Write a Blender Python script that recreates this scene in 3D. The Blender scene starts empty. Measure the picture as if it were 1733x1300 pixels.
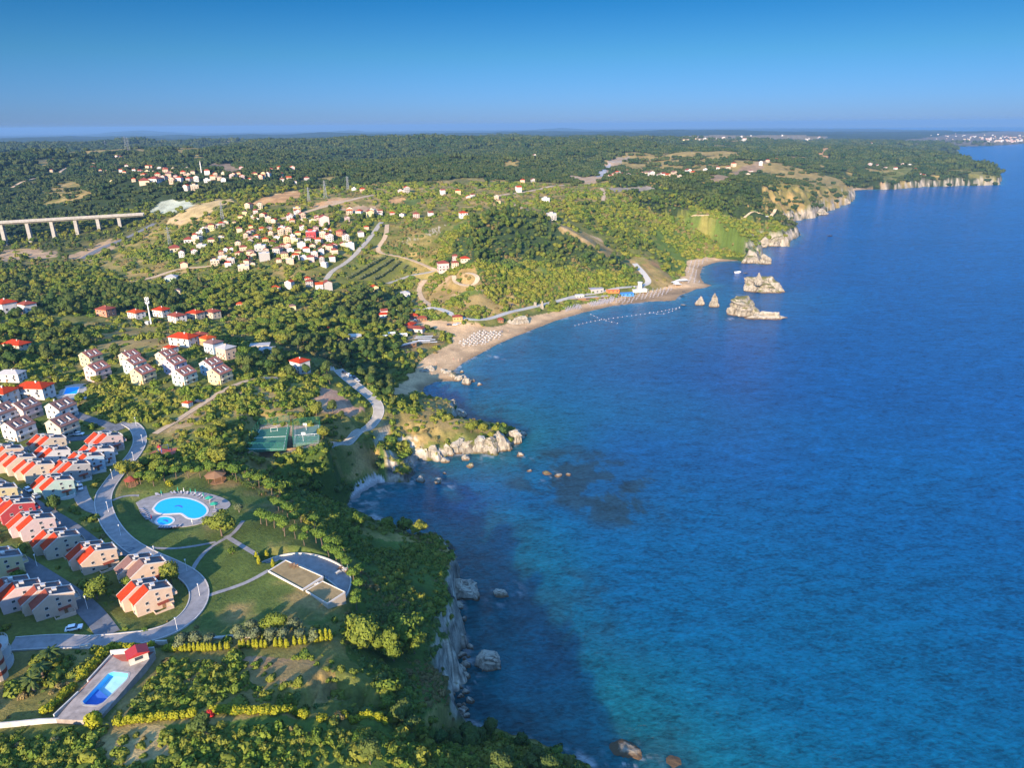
import bpy, math, random
import numpy as np
from mathutils import Vector, Matrix
C = bpy.data.collections.new("scene_objects")
bpy.context.scene.collection.children.link(C)
R = math.radians
SC = bpy.context.scene
rng = np.random.RandomState(7)
random.seed(7)

# ------------------------------------------------------------------ camera, world, sun, exposure
H = 170.0                       # camera height above the sea
F, CU, CV = 1201.0, 866.5, 650.0
PITCH = math.atan((650 - 210) / F)
cp, sp = math.cos(PITCH), math.sin(PITCH)
cam = bpy.data.cameras.new("camera")
cam.sensor_width = 36.0
cam.lens = 36.0 * F / 1733.0
cam.clip_start = 1.0
cam.clip_end = 200000.0
camo = bpy.data.objects.new("camera", cam)
camo.location = (0, 0, H)
ROLL = R(0.5)                    # the photograph's horizon climbs a little to the right
camo.rotation_mode = 'QUATERNION'
camo.rotation_quaternion = (Matrix.Rotation(math.pi / 2 - PITCH, 3, 'X') @ Matrix.Rotation(-ROLL, 3, 'Z')).to_quaternion()
C.objects.link(camo)
SC.camera = camo

SUN_AZ = R(19.0)                # shadows run away from the viewer and a little to the right
SUN_EL = R(18.5)
world = bpy.data.worlds.new("World")
SC.world = world
world.use_nodes = True
wn = world.node_tree
sky = wn.nodes.new("ShaderNodeTexSky")
sky.sky_type = 'NISHITA'
sky.sun_disc = False
sky.sun_elevation = SUN_EL
sky.sun_rotation = math.pi + SUN_AZ
sky.altitude = 170
sky.air_density = 1.0
sky.dust_density = 0.6
sky.ozone_density = 2.5
bg = wn.nodes["Background"]
bg.inputs[1].default_value = 0.15
wh = wn.nodes.new("ShaderNodeHueSaturation")
wh.inputs['Saturation'].default_value = 1.0
wn.links.new(sky.outputs[0], wh.inputs['Color'])
# deep blue evening air: the sky darkens and blues towards the horizon
wtc = wn.nodes.new("ShaderNodeTexCoord"); wsx = wn.nodes.new("ShaderNodeSeparateXYZ"); wr = wn.nodes.new("ShaderNodeValToRGB")
wn.links.new(wtc.outputs['Generated'], wsx.inputs[0])
wva = wn.nodes.new("ShaderNodeVectorMath"); wva.operation = 'ADD'; wva.inputs[1].default_value = (0, 0, .014)   # the horizon dips below eye level
wn.links.new(wtc.outputs['Generated'], wva.inputs[0]); wn.links.new(wva.outputs[0], sky.inputs['Vector']); wn.links.new(wsx.outputs['Z'], wr.inputs['Fac'])
SKYRAMP = [(0.0, (.104, .166, .385)), (.03, (.085, .165, .355)), (.083, (.056, .155, .265)), (.16, (.012, .112, .215)), (.30, (.10, .32, .62)), (.55, (1.0, 1.42, 1.75))]
el = wr.color_ramp.elements
el[0].position, el[0].color = SKYRAMP[0][0], (*SKYRAMP[0][1], 1)
el[1].position, el[1].color = SKYRAMP[-1][0], (*SKYRAMP[-1][1], 1)
for p_, c_ in SKYRAMP[1:-1]:
    e_ = el.new(p_); e_.color = (*c_, 1)
wm = wn.nodes.new("ShaderNodeMix"); wm.data_type = 'RGBA'; wm.blend_type = 'MULTIPLY'; wm.inputs[0].default_value = 1
wn.links.new(wh.outputs[0], wm.inputs[6]); wn.links.new(wr.outputs[0], wm.inputs[7])
wn.links.new(wm.outputs[2], bg.inputs[0])
sunl = bpy.data.lights.new("sun", 'SUN')
sunl.energy = 5.0
sunl.angle = R(0.5)
sunl.color = (1.0, 0.79, 0.55)
suno = bpy.data.objects.new("sun", sunl)
sd = Vector((math.sin(SUN_AZ) * math.cos(SUN_EL), math.cos(SUN_AZ) * math.cos(SUN_EL), -math.sin(SUN_EL)))
suno.rotation_euler = sd.to_track_quat('-Z', 'Y').to_euler()
suno.location = (0, 0, 400)
C.objects.link(suno)
SC.view_settings.view_transform = 'Standard'
SC.view_settings.look = 'None'
SC.view_settings.exposure = 1.36
SC.view_settings.gamma = 1.0
SC.render.engine = 'CYCLES'
SC.cycles.max_bounces = 5
SC.cycles.diffuse_bounces = 2
SC.cycles.glossy_bounces = 2
SC.cycles.transparent_max_bounces = 6
SC.cycles.volume_bounces = 0
SC.cycles.use_denoising = True
SC.cycles.caustics_reflective = False
SC.cycles.caustics_refractive = False

# ------------------------------------------------------------------ the view's geometry: pixel -> ground
cr, sr_ = math.cos(ROLL), math.sin(ROLL)
def ray(u, v):
    a, b = (u - CU) / F, (CV - v) / F
    dx, dy = a * cr + b * sr_, b * cr - a * sr_
    return dx, cp + dy * sp, -sp + dy * cp
def at(u, v, z=0.0):
    x, y, w = ray(u, v)
    t = (H - z) / -w
    return x * t, y * t
def pix(X, Y, Z):
    dz = Z - H
    d = Y * cp - dz * sp
    a, b = X / d, (Y * sp + dz * cp) / d
    return CU + F * (a * cr - b * sr_), CV - F * (b * cr + a * sr_)
def curv(r):
    return np.asarray(r) ** 2 / (2 * 6371000.0)

# ------------------------------------------------------------------ numpy noise
def _hash(ix, iy, seed):
    h = (ix.astype(np.int64) * 374761393 + iy.astype(np.int64) * 668265263 + seed * 1442695041) & 0xffffffff
    h = ((h ^ (h >> 13)) * 1274126177) & 0xffffffff
    return ((h ^ (h >> 16)) & 0xffff) / 65535.0
def vnoise(x, y, seed=0):
    ix, iy = np.floor(x), np.floor(y)
    fx, fy = x - ix, y - iy
    fx = fx * fx * fx * (fx * (fx * 6 - 15) + 10); fy = fy * fy * fy * (fy * (fy * 6 - 15) + 10)
    a = _hash(ix, iy, seed); b = _hash(ix + 1, iy, seed); c = _hash(ix, iy + 1, seed); d = _hash(ix + 1, iy + 1, seed)
    return (a + (b - a) * fx) * (1 - fy) + (c + (d - c) * fx) * fy
def fbm(x, y, scale, octv=4, seed=0, gain=0.5):
    x = np.asarray(x, float) / scale; y = np.asarray(y, float) / scale
    s = 0; a = 1; t = 0
    for k in range(octv):
        ca, sa = math.cos(0.6 * k), math.sin(0.6 * k)
        s = s + a * vnoise(x * ca - y * sa + 17.3 * k, x * sa + y * ca - 9.1 * k, seed + k * 31)
        t += a; a *= gain; x = x * 2.03; y = y * 2.03
    return s / t * 2 - 1
def sst(a, b, x):
    t = np.clip((x - a) / (b - a), 0, 1)
    return t * t * (3 - 2 * t)
def inpoly(px, py, poly):
    px = np.asarray(px); py = np.asarray(py)
    out = np.zeros(px.shape, bool)
    n = len(poly)
    for i in range(n):
        x0, y0 = poly[i]; x1, y1 = poly[(i + 1) % n]
        if y0 == y1: continue
        c = (y0 > py) != (y1 > py)
        out ^= c & (px < (x1 - x0) * (py - y0) / (y1 - y0) + x0)
    return out
def seg_dist(px, py, pts):
    """distance to an open polyline, and the segment index plus parameter of the nearest point"""
    best = np.full(px.shape, 1e18); bi = np.zeros(px.shape)
    for i in range(len(pts) - 1):
        x0, y0 = pts[i]; x1, y1 = pts[i + 1]
        dx, dy = x1 - x0, y1 - y0
        l2 = dx * dx + dy * dy + 1e-12
        t = np.clip(((px - x0) * dx + (py - y0) * dy) / l2, 0, 1)
        d = (px - x0 - t * dx) ** 2 + (py - y0 - t * dy) ** 2
        m = d < best
        best[m] = d[m]; bi[m] = i + t[m] * 0.9999
    return np.sqrt(best), bi
def chaikin(p, n=2):
    p = np.asarray(p, float)
    for _ in range(n):
        q = 0.75 * p[:-1] + 0.25 * p[1:]; r_ = 0.25 * p[:-1] + 0.75 * p[1:]
        m = np.empty((2 * len(q), p.shape[1])); m[0::2] = q; m[1::2] = r_
        p = np.vstack([p[:1], m, p[-1:]])
    return p
# ------------------------------------------------------------------ coast: (u, v, kind) waterline read off the view at z = 0
# kinds: c cliff, s steep grassy shore, b beach, r low rocks
COAST = [(1500,1900,'s'),(1200,1600,'s'),(1085,1400,'s'),(1030,1322,'s'),(985,1290,'s'),(930,1262,'s'),(875,1245,'s'),(812,1232,'s'),(768,1216,'C'),(770,1185,'C'),
 (782,1150,'C'),(775,1118,'C'),(790,1090,'C'),(783,1055,'C'),(780,1020,'C'),(772,985,'C'),(768,950,'C'),(764,930,'c'),(742,918,'s'),(700,905,'s'),
 (650,885,'s'),(612,868,'s'),(592,860,'s'),(598,848,'r'),(618,832,'r'),(640,818,'r'),(662,816,'d'),(692,816,'d'),(694,795,'d'),(700,782,'d'),(735,780,'d'),
 (770,770,'d'),(800,768,'d'),(838,770,'d'),(868,752,'d'),(884,738,'d'),(862,726,'d'),(825,720,'d'),(792,722,'d'),(775,712,'d'),(768,695,'c'),
 (745,690,'c'),(722,684,'c'),(714,668,'b'),(718,655,'b'),(738,647,'b'),(770,645,'b'),(782,636,'b'),(765,628,'b'),(785,613,'b'),(815,597,'b'),(845,581,'b'),(872,569,'b'),
 (905,557,'b'),(940,543,'b'),(990,528,'b'),(1040,517,'b'),(1100,511,'b'),(1142,509,'b'),(1150,501,'b'),(1180,489,'b'),(1207,483,'b'),
 (1192,479,'b'),(1184,466,'b'),(1190,451,'b'),(1215,443,'b'),(1248,441,'b'),(1268,444,'c'),(1283,446,'c'),(1292,432,'c'),(1284,420,'c'),
 (1300,416,'c'),(1330,416,'c'),(1350,398,'c'),(1330,380,'c'),(1345,373,'c'),(1375,368,'c'),(1405,355,'c'),(1440,341,'c'),(1446,330,'c'),(1437,323,'b'),
 (1470,320,'b'),(1510,320,'c'),(1560,316,'c'),(1620,314,'c'),(1690,312,'c'),(1694,302,'c'),(1670,293,'c'),(1620,284,'c'),
 (1570,270,'s'),(1545,267,'b'),(1575,265,'c'),(1625,261,'c'),(1618,254,'c'),(1580,250,'s'),(1610,246,'s'),(1660,246,'c'),(1700,244,'s'),(1740,241,'s'),
 (1850,239,'s'),(1990,233,'s'),(1900,227,'s'),(1730,224.5,'s'),(1620,221,'s'),(1545,217.5,'s'),(1490,214.5,'s')]
KIND = {'d': (1.9, 3.0, 0.62, 2.4), 'C': (3.6, 5.5, 0.75, 3.0), 'c': (2.7, 4.0, 0.7, 2.6), 's': (0.7, 14, 0.85, 1.6), 'b': (0.085, 34, 0.5, 0.4), 'r': (0.16, 10, 1.8, 2.5)}
cw = np.array([at(u, v, 0) for u, v, k in COAST])
cpar = np.array([KIND[k] for u, v, k in COAST])
land_poly = [tuple(p) for p in cw] + [(20000, 90000), (-90000, 90000), (-90000, -90000), (3000, -90000), (900, -2000)]
KL = np.array(cw)

# ------------------------------------------------------------------ heights read off the view: (u, v, z)
CTRL = [(0,1290,42),(200,1290,43),(400,1290,42),(560,1290,39),(700,1290,33),(820,1290,21),(920,1290,11),(-250,1290,44),(-250,1000,45),(-250,800,46),
 (620,1225,37),(720,1240,30),(600,1130,35),(680,1130,24),(640,1050,25),(690,1000,20),(720,1000,19),(725,1100,20),(655,950,18),(640,1190,36),
 (180,1170,41),(60,1000,40),(240,1040,38),(340,985,37),(300,860,36),(200,800,37),(450,1000,36),(560,985,35.5),(600,1000,33),(600,945,31),(470,978,36.6),(520,1005,36.5),(542,1026,36.2),(520,870,33),(430,790,33.5),
 (400,1090,38),(560,1080,37),(0,900,42),(0,800,42),(120,880,39),(100,760,40),(550,815,14),(590,905,24),
 (650,690,22),(590,742,20),(555,756,23),(500,765,29),(560,630,30),(480,735,33),(350,690,39),(250,720,38.5),(120,660,40),(215,625,40),(360,640,42),(300,580,40),(30,650,43),
 (600,580,18),(500,565,23),(640,605,14),(690,540,8),(710,560,6),(745,580,4),(420,640,41),(510,625,35),(580,670,29),(660,640,16),(672,660,8),
 (700,715,14),(740,735,10),(650,760,15),(600,785,12),(800,745,6),(850,738,4.5),(750,700,13),
 (400,560,24),(250,545,30),(100,525,31),(0,505,32),(0,465,27),(150,455,27),(300,475,29),(500,505,24),(600,505,20),(180,600,38),(60,590,38),(680,480,18),
 (330,430,38),(420,445,40),(500,435,47),(450,375,62),(600,375,62),(560,465,32),(650,405,50),(700,395,56),(640,450,34),(250,430,38),(320,400,46),(250,400,44),
 (900,528,6),(750,503,12),(760,462,24),(800,500,22),(860,364,75),(920,385,68),(790,400,62),(1000,415,45),(1040,440,28),(960,470,32),(900,470,36),(850,480,28),(1060,470,12),(1000,495,7),
 (1080,450,11),(1110,475,6),(1080,425,18),(1000,372,54),(1130,405,38),(1150,425,26),(1200,372,46),(1250,385,36),(1290,374,38),(1160,395,40),(1230,420,20),(1180,440,8),
 (1100,326,68),(1180,306,82),(1280,305,76),(1340,310,60),(1390,322,40),(1340,350,28),(1300,368,36),(1250,350,52),(1150,346,58),(1120,372,48),(1090,303,62),(1250,285,62),
 (700,322,80),(800,332,75),(900,345,68),(950,322,74),(600,335,78),(1000,335,68),(760,360,66),(680,355,66),(540,345,72),
 (100,400,38),(0,404,34),(200,388,44),(100,432,30),(245,358,60),(300,345,68),(340,350,72),(400,330,80),(100,335,68),(0,345,58),(200,300,98),(300,302,95),(400,302,92),(350,280,108),(480,310,84),
 (200,250,120),(80,255,112),(0,262,105),(330,252,112),(-150,270,100),(-150,350,60),(-150,412,34),(-150,550,36),(120,240,100),
 (500,282,90),(600,264,98),(450,256,104),(700,246,100),(560,300,84),(800,272,92),(700,290,86),(850,290,82),(900,252,96),(620,236,112),(800,235,106),(480,238,112),
 (960,294,64),(1000,302,60),(1050,272,74),(1000,270,80),(1100,268,80),(1200,264,82),(1300,270,72),(1200,295,62),(1390,268,62),(1420,282,52),(1350,290,48),(1500,285,38),(1550,292,30),(1640,298,24),(1480,300,28),(1520,308,16),
 (1000,246,92),(1150,246,84),(1300,248,76),(1450,250,62),(1530,254,44),(1590,258,24),(1400,238,60)]
cx = np.array([at(*c)[0] for c in CTRL]); cy = np.array([at(*c)[1] for c in CTRL]); cz = np.array([c[2] for c in CTRL], float)
bx_ = []
for a_, r_, z_ in [(-36,2700,64),(-30,2700,66),(-24,2800,70),(-40,2400,66),(-32,3500,74),(-18,3600,80),(-8,2250,62),(-3,2300,66),(-13,1900,70),(-90,120,48),(-90,400,60),(-120,300,60),(180,150,50),(180,600,60),(140,150,35),(100,100,5),(90,300,0),(60,300,0),(-70,800,60),(-70,2000,100),(-60,4000,110),
                   (0,25,20),(-40,40,36),(40,60,0),(-20,70,29),(20,85,12),(-70,150,48),(-65,400,45),(-5,95,30),(20,30,8)]:
    bx_.append((math.sin(R(a_)) * r_, math.cos(R(a_)) * r_, z_))
cx = np.append(cx, [b[0] for b in bx_]); cy = np.append(cy, [b[1] for b in bx_]); cz = np.append(cz, [b[2] for b in bx_])
def lp(x, y):
    return np.arctan2(x, y) * 1.0, np.log(np.hypot(x, y) + 1e-6)
qa, ql = lp(cx, cy)
MQ = 0.05
def kern(da, dl):
    return np.sqrt(da * da + dl * dl + MQ * MQ)
nC = len(cx)
A = kern(qa[:, None] - qa[None], ql[:, None] - ql[None])
A = np.block([[A - 0.012 * np.eye(nC), np.ones((nC, 1))], [np.ones((1, nC)), np.zeros((1, 1))]])
wts = np.linalg.solve(A, np.append(cz, 0))
def rbf(x, y):
    a, l = lp(x, y)
    o = np.full(a.shape, wts[-1])
    for i in range(nC):
        o += wts[i] * kern(a - qa[i], l - ql[i])
    return o

AZ = np.concatenate([np.linspace(-180, -56, 50)[:-1], np.linspace(-56, 56, 1121), np.linspace(56, 180, 50)[1:]])
AZ = np.radians(AZ)
RR = np.concatenate([np.geomspace(3, 110, 75)[:-1], np.geomspace(110, 1500, 640)[:-1], np.geomspace(1500, 4500, 150)[:-1], np.geomspace(4500, 75000, 110)])
LR = np.log(RR)
GA, GR = np.meshgrid(AZ, RR, indexing='ij')
GX, GY = np.sin(GA) * GR, np.cos(GA) * GR
def coast_field(X, Y):
    sh = X.shape; x = X.ravel(); y = Y.ravel()
    d, b = seg_dist(x, y, KL)
    ins = inpoly(x, y, land_poly)
    i = np.clip(b.astype(int), 0, len(cpar) - 2); t = (b - i)[:, None]
    par = cpar[i] * (1 - t) + cpar[i + 1] * t
    return np.where(ins, d, -d).reshape(sh), par.reshape(sh + (4,))
GD, GP = coast_field(GX, GY)
cl = sst(0.5, 2.2, GP[..., 0])                           # how cliff-like the nearest shore is
rs = np.clip(GR / 400.0, 0.6, 4)
GDj = GD + GP[..., 3] * (1.7 * fbm(GX, GY, 16, 4, 3) + 1.2 * fbm(GX, GY, 5, 2, 4)) * rs ** 0.6
base = np.clip(rbf(GX, GY), -5, 150)
base = base + 11 * np.exp(-(((GX + 172) / 22) ** 2 + ((GY - 122) / 34) ** 2))      # rise added out of view on the left, to help shade the estate
far = sst(4200, 6500, GR)
farh = 55 + 40 * fbm(GA * 7000, GR, 1900, 4, 11) + 30 * fbm(GX, GY, 650, 3, 12) 
farh *= 1 - 0.55 * sst(R(14), R(26), GA)
farh = farh - 110 * sst(12500, 15000, GR) * sst(R(30), R(22), GA)
mtn = sst(19000, 23000, GR) * sst(34000, 28000, GR)
farh = farh + mtn * (150 * np.exp(-((GA - R(-26)) / R(4)) ** 2) + 120 * np.exp(-((GA - R(3.5)) / R(3.2)) ** 2) + 105 * np.exp(-((GA - R(-12)) / R(2.5)) ** 2)) * (1 + .5 * fbm(GX, GY, 2500, 3, 16))
base = base * (1 - far) + farh * far
hill = sst(900, 1500, GR)
base = base + hill * (1 - far) * (15 * fbm(GX, GY, 330, 4, 21) + 5 * fbm(GX, GY, 90, 3, 22)) + sst(1300, 2000, GR) * (1 - far) * sst(R(28), R(16), GA) * (25 * fbm(GA * 2600, GR * 1.0, 420, 3, 25) + 12 * fbm(GX, GY, 500, 3, 26) - 6)
base = base + (1 - hill) * sst(330, 480, GR) * (2.6 * fbm(GX, GY, 70, 4, 23))
s1, wb, s2 = GP[..., 0], GP[..., 1], GP[..., 2]
dp = np.maximum(GDj, 0)
lim = np.minimum(dp, wb) * s1 + np.maximum(dp - wb, 0) * s2
lim = lim * (1 + cl * 0.35 * fbm(GX, GY, 26, 3, 41))
stp = 3.4 + .8 * fbm(GX, GY, 30, 2, 47); fr_ = lim / stp + .35 * fbm(GX, GY, 9, 3, 48); ter = stp * (np.floor(fr_) + sst(.45, 1, fr_ - np.floor(fr_)))
wt_ = .75 * sst(460, 330, GR) * sst(1.5, 2.5, s1) * sst(1, 5, dp) * sst(34, 22, lim); lim = lim * (1 - wt_) + ter * wt_
nearc = sst(420, 300, GR) * sst(1.5, 2.5, s1)
lim = lim + nearc * sst(1, 5, dp) * (2.2 * fbm(GX, GY * .12, 3.2, 3, 43) + 2.0 * fbm(GX * .5, GY, 4, 2, 44))
k_ = 2.5
hmin = np.clip(0.5 + 0.5 * (base - lim) / k_, 0, 1)
GZ = base * (1 - hmin) + lim * hmin - k_ * hmin * (1 - hmin) * sst(0, 10, lim)
GZ = np.where(GDj < 0, np.maximum(GDj * np.where(s1 > 1, 0.6, 0.18), -18), np.maximum(GZ, np.minimum(0.02 * dp, .6)))

def ground(x, y, G=None):
    """bilinear height of the ground sheet at world points"""
    G = GZ if G is None else G
    x = np.asarray(x, float); y = np.asarray(y, float)
    a = np.arctan2(x, y); l = np.log(np.maximum(np.hypot(x, y), 3.001))
    i = np.clip(np.searchsorted(AZ, a) - 1, 0, len(AZ) - 2); j = np.clip(np.searchsorted(LR, l) - 1, 0, len(LR) - 2)
    s = (a - AZ[i]) / (AZ[i + 1] - AZ[i]); t = np.clip((l - LR[j]) / (LR[j + 1] - LR[j]), 0, 1)
    return (G[i, j] * (1 - s) + G[i + 1, j] * s) * (1 - t) + (G[i, j + 1] * (1 - s) + G[i + 1, j + 1] * s) * t
def hit(u, v):
    """where the sight line through a pixel of the photograph meets the ground (x, y, z)"""
    x, y, w = ray(u, v)
    hl = math.hypot(x, y); a = math.atan2(x, y); k = w / hl
    i = int(np.clip(np.searchsorted(AZ, a) - 1, 0, len(AZ) - 2)); s = (a - AZ[i]) / (AZ[i + 1] - AZ[i])
    col = np.maximum(GZ[i] * (1 - s) + GZ[i + 1] * s, 0) - curv(RR)
    g = H + RR * k - col
    j = np.argmax((g < 0) & (RR > 60))
    if g[j] >= 0: j = len(RR) - 1
    f0, f1 = g[j - 1], g[j]
    t = f0 / (f0 - f1) if f0 != f1 else 0
    r_ = RR[j - 1] + (RR[j] - RR[j - 1]) * t
    X, Y = math.sin(a) * r_, math.cos(a) * r_
    return X, Y, float(max(ground(X, Y), 0))
def hits(pts):
    return [hit(u, v)[:2] for u, v in pts]

# ------------------------------------------------------------------ roads: (name, material, width, label-less structure, pixels)
ROADS = [
 ('estate_road', 'paving', 5.1, [(20,1092),(70,1088),(120,1087),(170,1086),(215,1084),(255,1078),(300,1062),(332,1032),(340,1002),(326,978),(290,958),(250,942),(215,922),(190,895),(176,865),(174,845),(182,825),(205,795),(230,768),(239,745),(232,725),(215,716)]),
 ('street', 'asphalt', 5.6, [(0,932),(52,963),(104,996),(140,1022),(165,1048),(185,1076)]),
 ('street', 'asphalt', 5.0, [(-20,810),(0,820),(31,836),(68,862),(116,890),(146,914),(172,932),(225,935)]),
 ('street', 'paving', 5.0, [(134,826),(139,845),(150,858),(172,866)]),
 ('street', 'asphalt', 5.0, [(-20,770),(30,765),(70,752),(110,744),(150,742),(185,728),(215,716)]),
 ('street', 'asphalt', 4.6, [(100,690),(138,706),(165,714),(205,728)]),
 ('coast_road', 'concrete', 5.3, [(462,784),(485,774),(510,766),(560,753),(600,738),(630,720),(643,700),(638,682),(622,668),(602,652),(578,634),(556,620)]),
 ('track', 'dirt', 3.2, [(262,735),(300,712),(340,686),(385,657),(430,641),(470,640)]),
 ('beach_road', 'gravel', 6.5, [(700,526),(735,520),(760,530),(785,541),(812,543),(842,536),(870,526),(905,519),(945,509),(985,498),(1030,491),(1078,486),(1100,480),(1092,466),(1074,446)]),
 ('track', 'dirt', 5, [(735,520),(712,505),(708,488),(720,474)]),
 ('track', 'sand', 4.5, [(790,462),(812,470),(800,486),(770,480),(768,466)]),
 ('town_road', 'concrete', 5.5, [(551,474),(562,458),(582,448),(605,428),(632,396),(646,376)]),
 ('track', 'dirt', 5.0, [(655,380),(654,400),(640,418),(640,428),(668,432),(700,440),(742,456)]),
 ('track', 'concrete', 5, [(655,480),(690,466),(720,462),(742,456)]),
 ('valley_road', 'asphalt', 8, [(140,438),(170,420),(215,402),(248,386),(262,378)]),
 ('plateau_road', 'dirt', 9, [(470,372),(540,352),(600,338),(640,328),(700,326)]),
 ('plateau_road', 'dirt', 9, [(840,332),(890,326),(930,315),(975,312)]),
 ('track', 'dirt', 5, [(1018,318),(1024,328),(1020,340)]),
 ('track', 'dirt', 5, [(870,346),(900,362)]),
 ('cliff_track', 'sand', 4.5, [(1170,366),(1200,370),(1230,366),(1262,363),(1300,368),(1335,370)]),
 ('village_track', 'dirt', 5, [(20,318),(60,303),(100,292),(140,275)]),
 ('town_road', 'dirt', 6, [(215,478),(250,472),(300,455),(335,452),(400,446)]),
 ('plaza_path', 'paving', 1.5, [(352,1010),(380,1000),(420,986),(455,966)]),
 ('lawn_path', 'paving', 1.4, [(322,972),(335,948),(352,930),(370,918),(395,905),(412,882)]),
 ('lawn_path', 'paving', 1.2, [(240,928),(290,930),(330,925),(365,918)]),
 ('lawn_path', 'paving', 1.8, [(382,908),(410,925),(442,944)]),
 ('lawn_path', 'paving', 1.2, [(190,849),(210,840),(235,838)]),
]
road_geo = []
for nm, mt, wd, pp in ROADS:
    P = np.array(hits(pp)); P = chaikin(P, 3)
    seg = np.hypot(*np.diff(P, axis=0).T); L = np.concatenate([[0], np.cumsum(seg)])
    n = max(4, int(L[-1] / max(1.4, wd / 4))); s_ = np.linspace(0, L[-1], n)
    P = np.column_stack([np.interp(s_, L, P[:, 0]), np.interp(s_, L, P[:, 1])])
    z = ground(P[:, 0], P[:, 1])
    for _ in range(12):
        z[1:-1] = 0.25 * z[:-2] + 0.5 * z[1:-1] + 0.25 * z[2:]
    road_geo.append((nm, mt, wd, P, np.maximum(z, 0.6)))
# soften the fold where the slope above the pebble cove meets the court terrace
_pp = np.array([at(u, v, 18) for u, v in [(455,770),(520,735),(600,735),(650,760),(640,800),(600,835),(570,858),(500,840),(450,800)]])
_m = (GX > _pp[:, 0].min() - 15) & (GX < _pp[:, 0].max() + 15) & (GY > _pp[:, 1].min() - 15) & (GY < _pp[:, 1].max() + 15)
_i = np.where(_m.any(1))[0]; _j = np.where(_m.any(0))[0]; _s = np.s_[_i[0] - 25:_i[-1] + 26, _j[0] - 25:_j[-1] + 26]
_b = GZ[_s].copy()
for _ in range(10):
    for ax, n_ in ((0, 7), (1, 3)):
        _c = np.cumsum(np.concatenate([np.repeat(np.take(_b, [0], ax), n_ + 1, ax), _b, np.repeat(np.take(_b, [-1], ax), n_, ax)], ax), ax)
        w_ = 2 * n_ + 1; _b = (np.take(_c, range(w_, _c.shape[ax]), ax) - np.take(_c, range(0, _c.shape[ax] - w_), ax)) / w_
_d, _ = seg_dist(GX[_s], GY[_s], np.vstack([_pp, _pp[:1]])); _d = np.where(inpoly(GX[_s], GY[_s], _pp), _d, -_d)
_w = sst(-6, 8, _d) * sst(1.5, 7, GD[_s]); GZ[_s] = GZ[_s] * (1 - _w) + _b * _w
# level pads: (pixels, z or None, feather) – lawns, decks, courts, plots
def wpoly(pp, sm=1):
    P = np.array(hits(pp)); P = np.vstack([P, P[:1]])
    return chaikin(P, sm)[:-1] if sm else P[:-1]
PADS = {
 'pool_deck': ([(230,852),(248,842),(290,834),(330,832),(362,838),(388,848),(392,858),(372,868),(352,884),(318,893),(270,894),(244,876)], 36.0, 5),
 'plaza': ([(443,955),(470,944),(505,938),(545,944),(580,960),(597,980),(592,1005),(583,1018),(577,1004),(547,979),(485,951),(455,963)], 33.3, 2),
 'old_pool': ([(92,1216),(186,1104),(262,1100),(178,1196),(150,1222)], 41.0, 2.5),
 'court': ([(418,768),(442,716),(545,722),(542,752),(482,768)], 32.0, 9),
 'far_pool': ([(94,672),(110,652),(146,650),(148,676),(104,682)], 40.2, 3),
}
pad_w = {}
def flatten(P, z, feather):
    global GZ
    x0, y0 = P.min(0) - feather * 2; x1, y1 = P.max(0) + feather * 2
    m = (GX > x0) & (GX < x1) & (GY > y0) & (GY < y1)
    if not m.any(): return
    x, y = GX[m], GY[m]
    d, _ = seg_dist(x, y, np.vstack([P, P[:1]])); d = np.where(inpoly(x, y, P), 0, d)
    w = 1 - sst(0.6, feather, d)
    GZ[m] = GZ[m] * (1 - w) + z * w
for k, (pp, z, f) in PADS.items():
    P = np.array([at(u, v, z) for u, v in pp]); P = chaikin(np.vstack([P, P[:1]]), 2 if k in ('pool_deck', 'plaza') else 0)[:-1]
    pad_w[k] = (P, z); flatten(P, z, f)
RD = np.full(GX.shape, 1e6)                              # distance to the nearest road edge
for nm, mt, wd, P, z in road_geo:
    pd = wd * 2 + 6
    m = (GX > P[:, 0].min() - pd) & (GX < P[:, 0].max() + pd) & (GY > P[:, 1].min() - pd) & (GY < P[:, 1].max() + pd)
    d, b = seg_dist(GX[m], GY[m], P)
    i = b.astype(int); zz = z[i] + (z[np.minimum(i + 1, len(z) - 1)] - z[i]) * (b - i)
    w = 1 - sst(wd / 2 + 0.5, wd / 2 + 4 + wd * 0.3, d)
    if 'path' in nm: w = w * 0
    GZ[m] = GZ[m] * (1 - w) + (zz - 0.03) * w
    RD[m] = np.minimum(RD[m], d - wd / 2)
# ------------------------------------------------------------------ land cover: albedo of the ground, and where woods and bushes grow
def col(*c): return np.array(c, float)
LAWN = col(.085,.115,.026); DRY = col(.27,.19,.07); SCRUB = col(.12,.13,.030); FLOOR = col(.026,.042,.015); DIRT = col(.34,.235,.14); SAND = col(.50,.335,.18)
GREEN = col(.075,.115,.022); STONE = col(.31,.27,.215); PALE = col(.34,.36,.27); GOLD = col(.42,.31,.14); ORANGE = col(.46,.26,.11); RED = col(.34,.20,.13); OLIVE = col(.165,.15,.040)
shp = GX.shape
ALB = np.zeros(shp + (3,)); WOOD = np.zeros(shp); BUSH = np.zeros(shp); TINT = np.zeros(shp)   # TINT: -1 dark .. 1 bright bush
nA = fbm(GX, GY, 38, 4, 51); nB = fbm(GX, GY, 9, 3, 52); nC_ = fbm(GX, GY, 160, 3, 53); nD = fbm(GX, GY, 420, 3, 54)
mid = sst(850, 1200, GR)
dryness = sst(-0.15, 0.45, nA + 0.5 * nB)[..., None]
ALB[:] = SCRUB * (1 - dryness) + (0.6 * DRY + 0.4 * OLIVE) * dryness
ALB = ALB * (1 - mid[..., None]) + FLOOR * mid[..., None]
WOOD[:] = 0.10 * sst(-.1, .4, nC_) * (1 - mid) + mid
BUSH[:] = 0.35 * (1 - mid)
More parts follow.
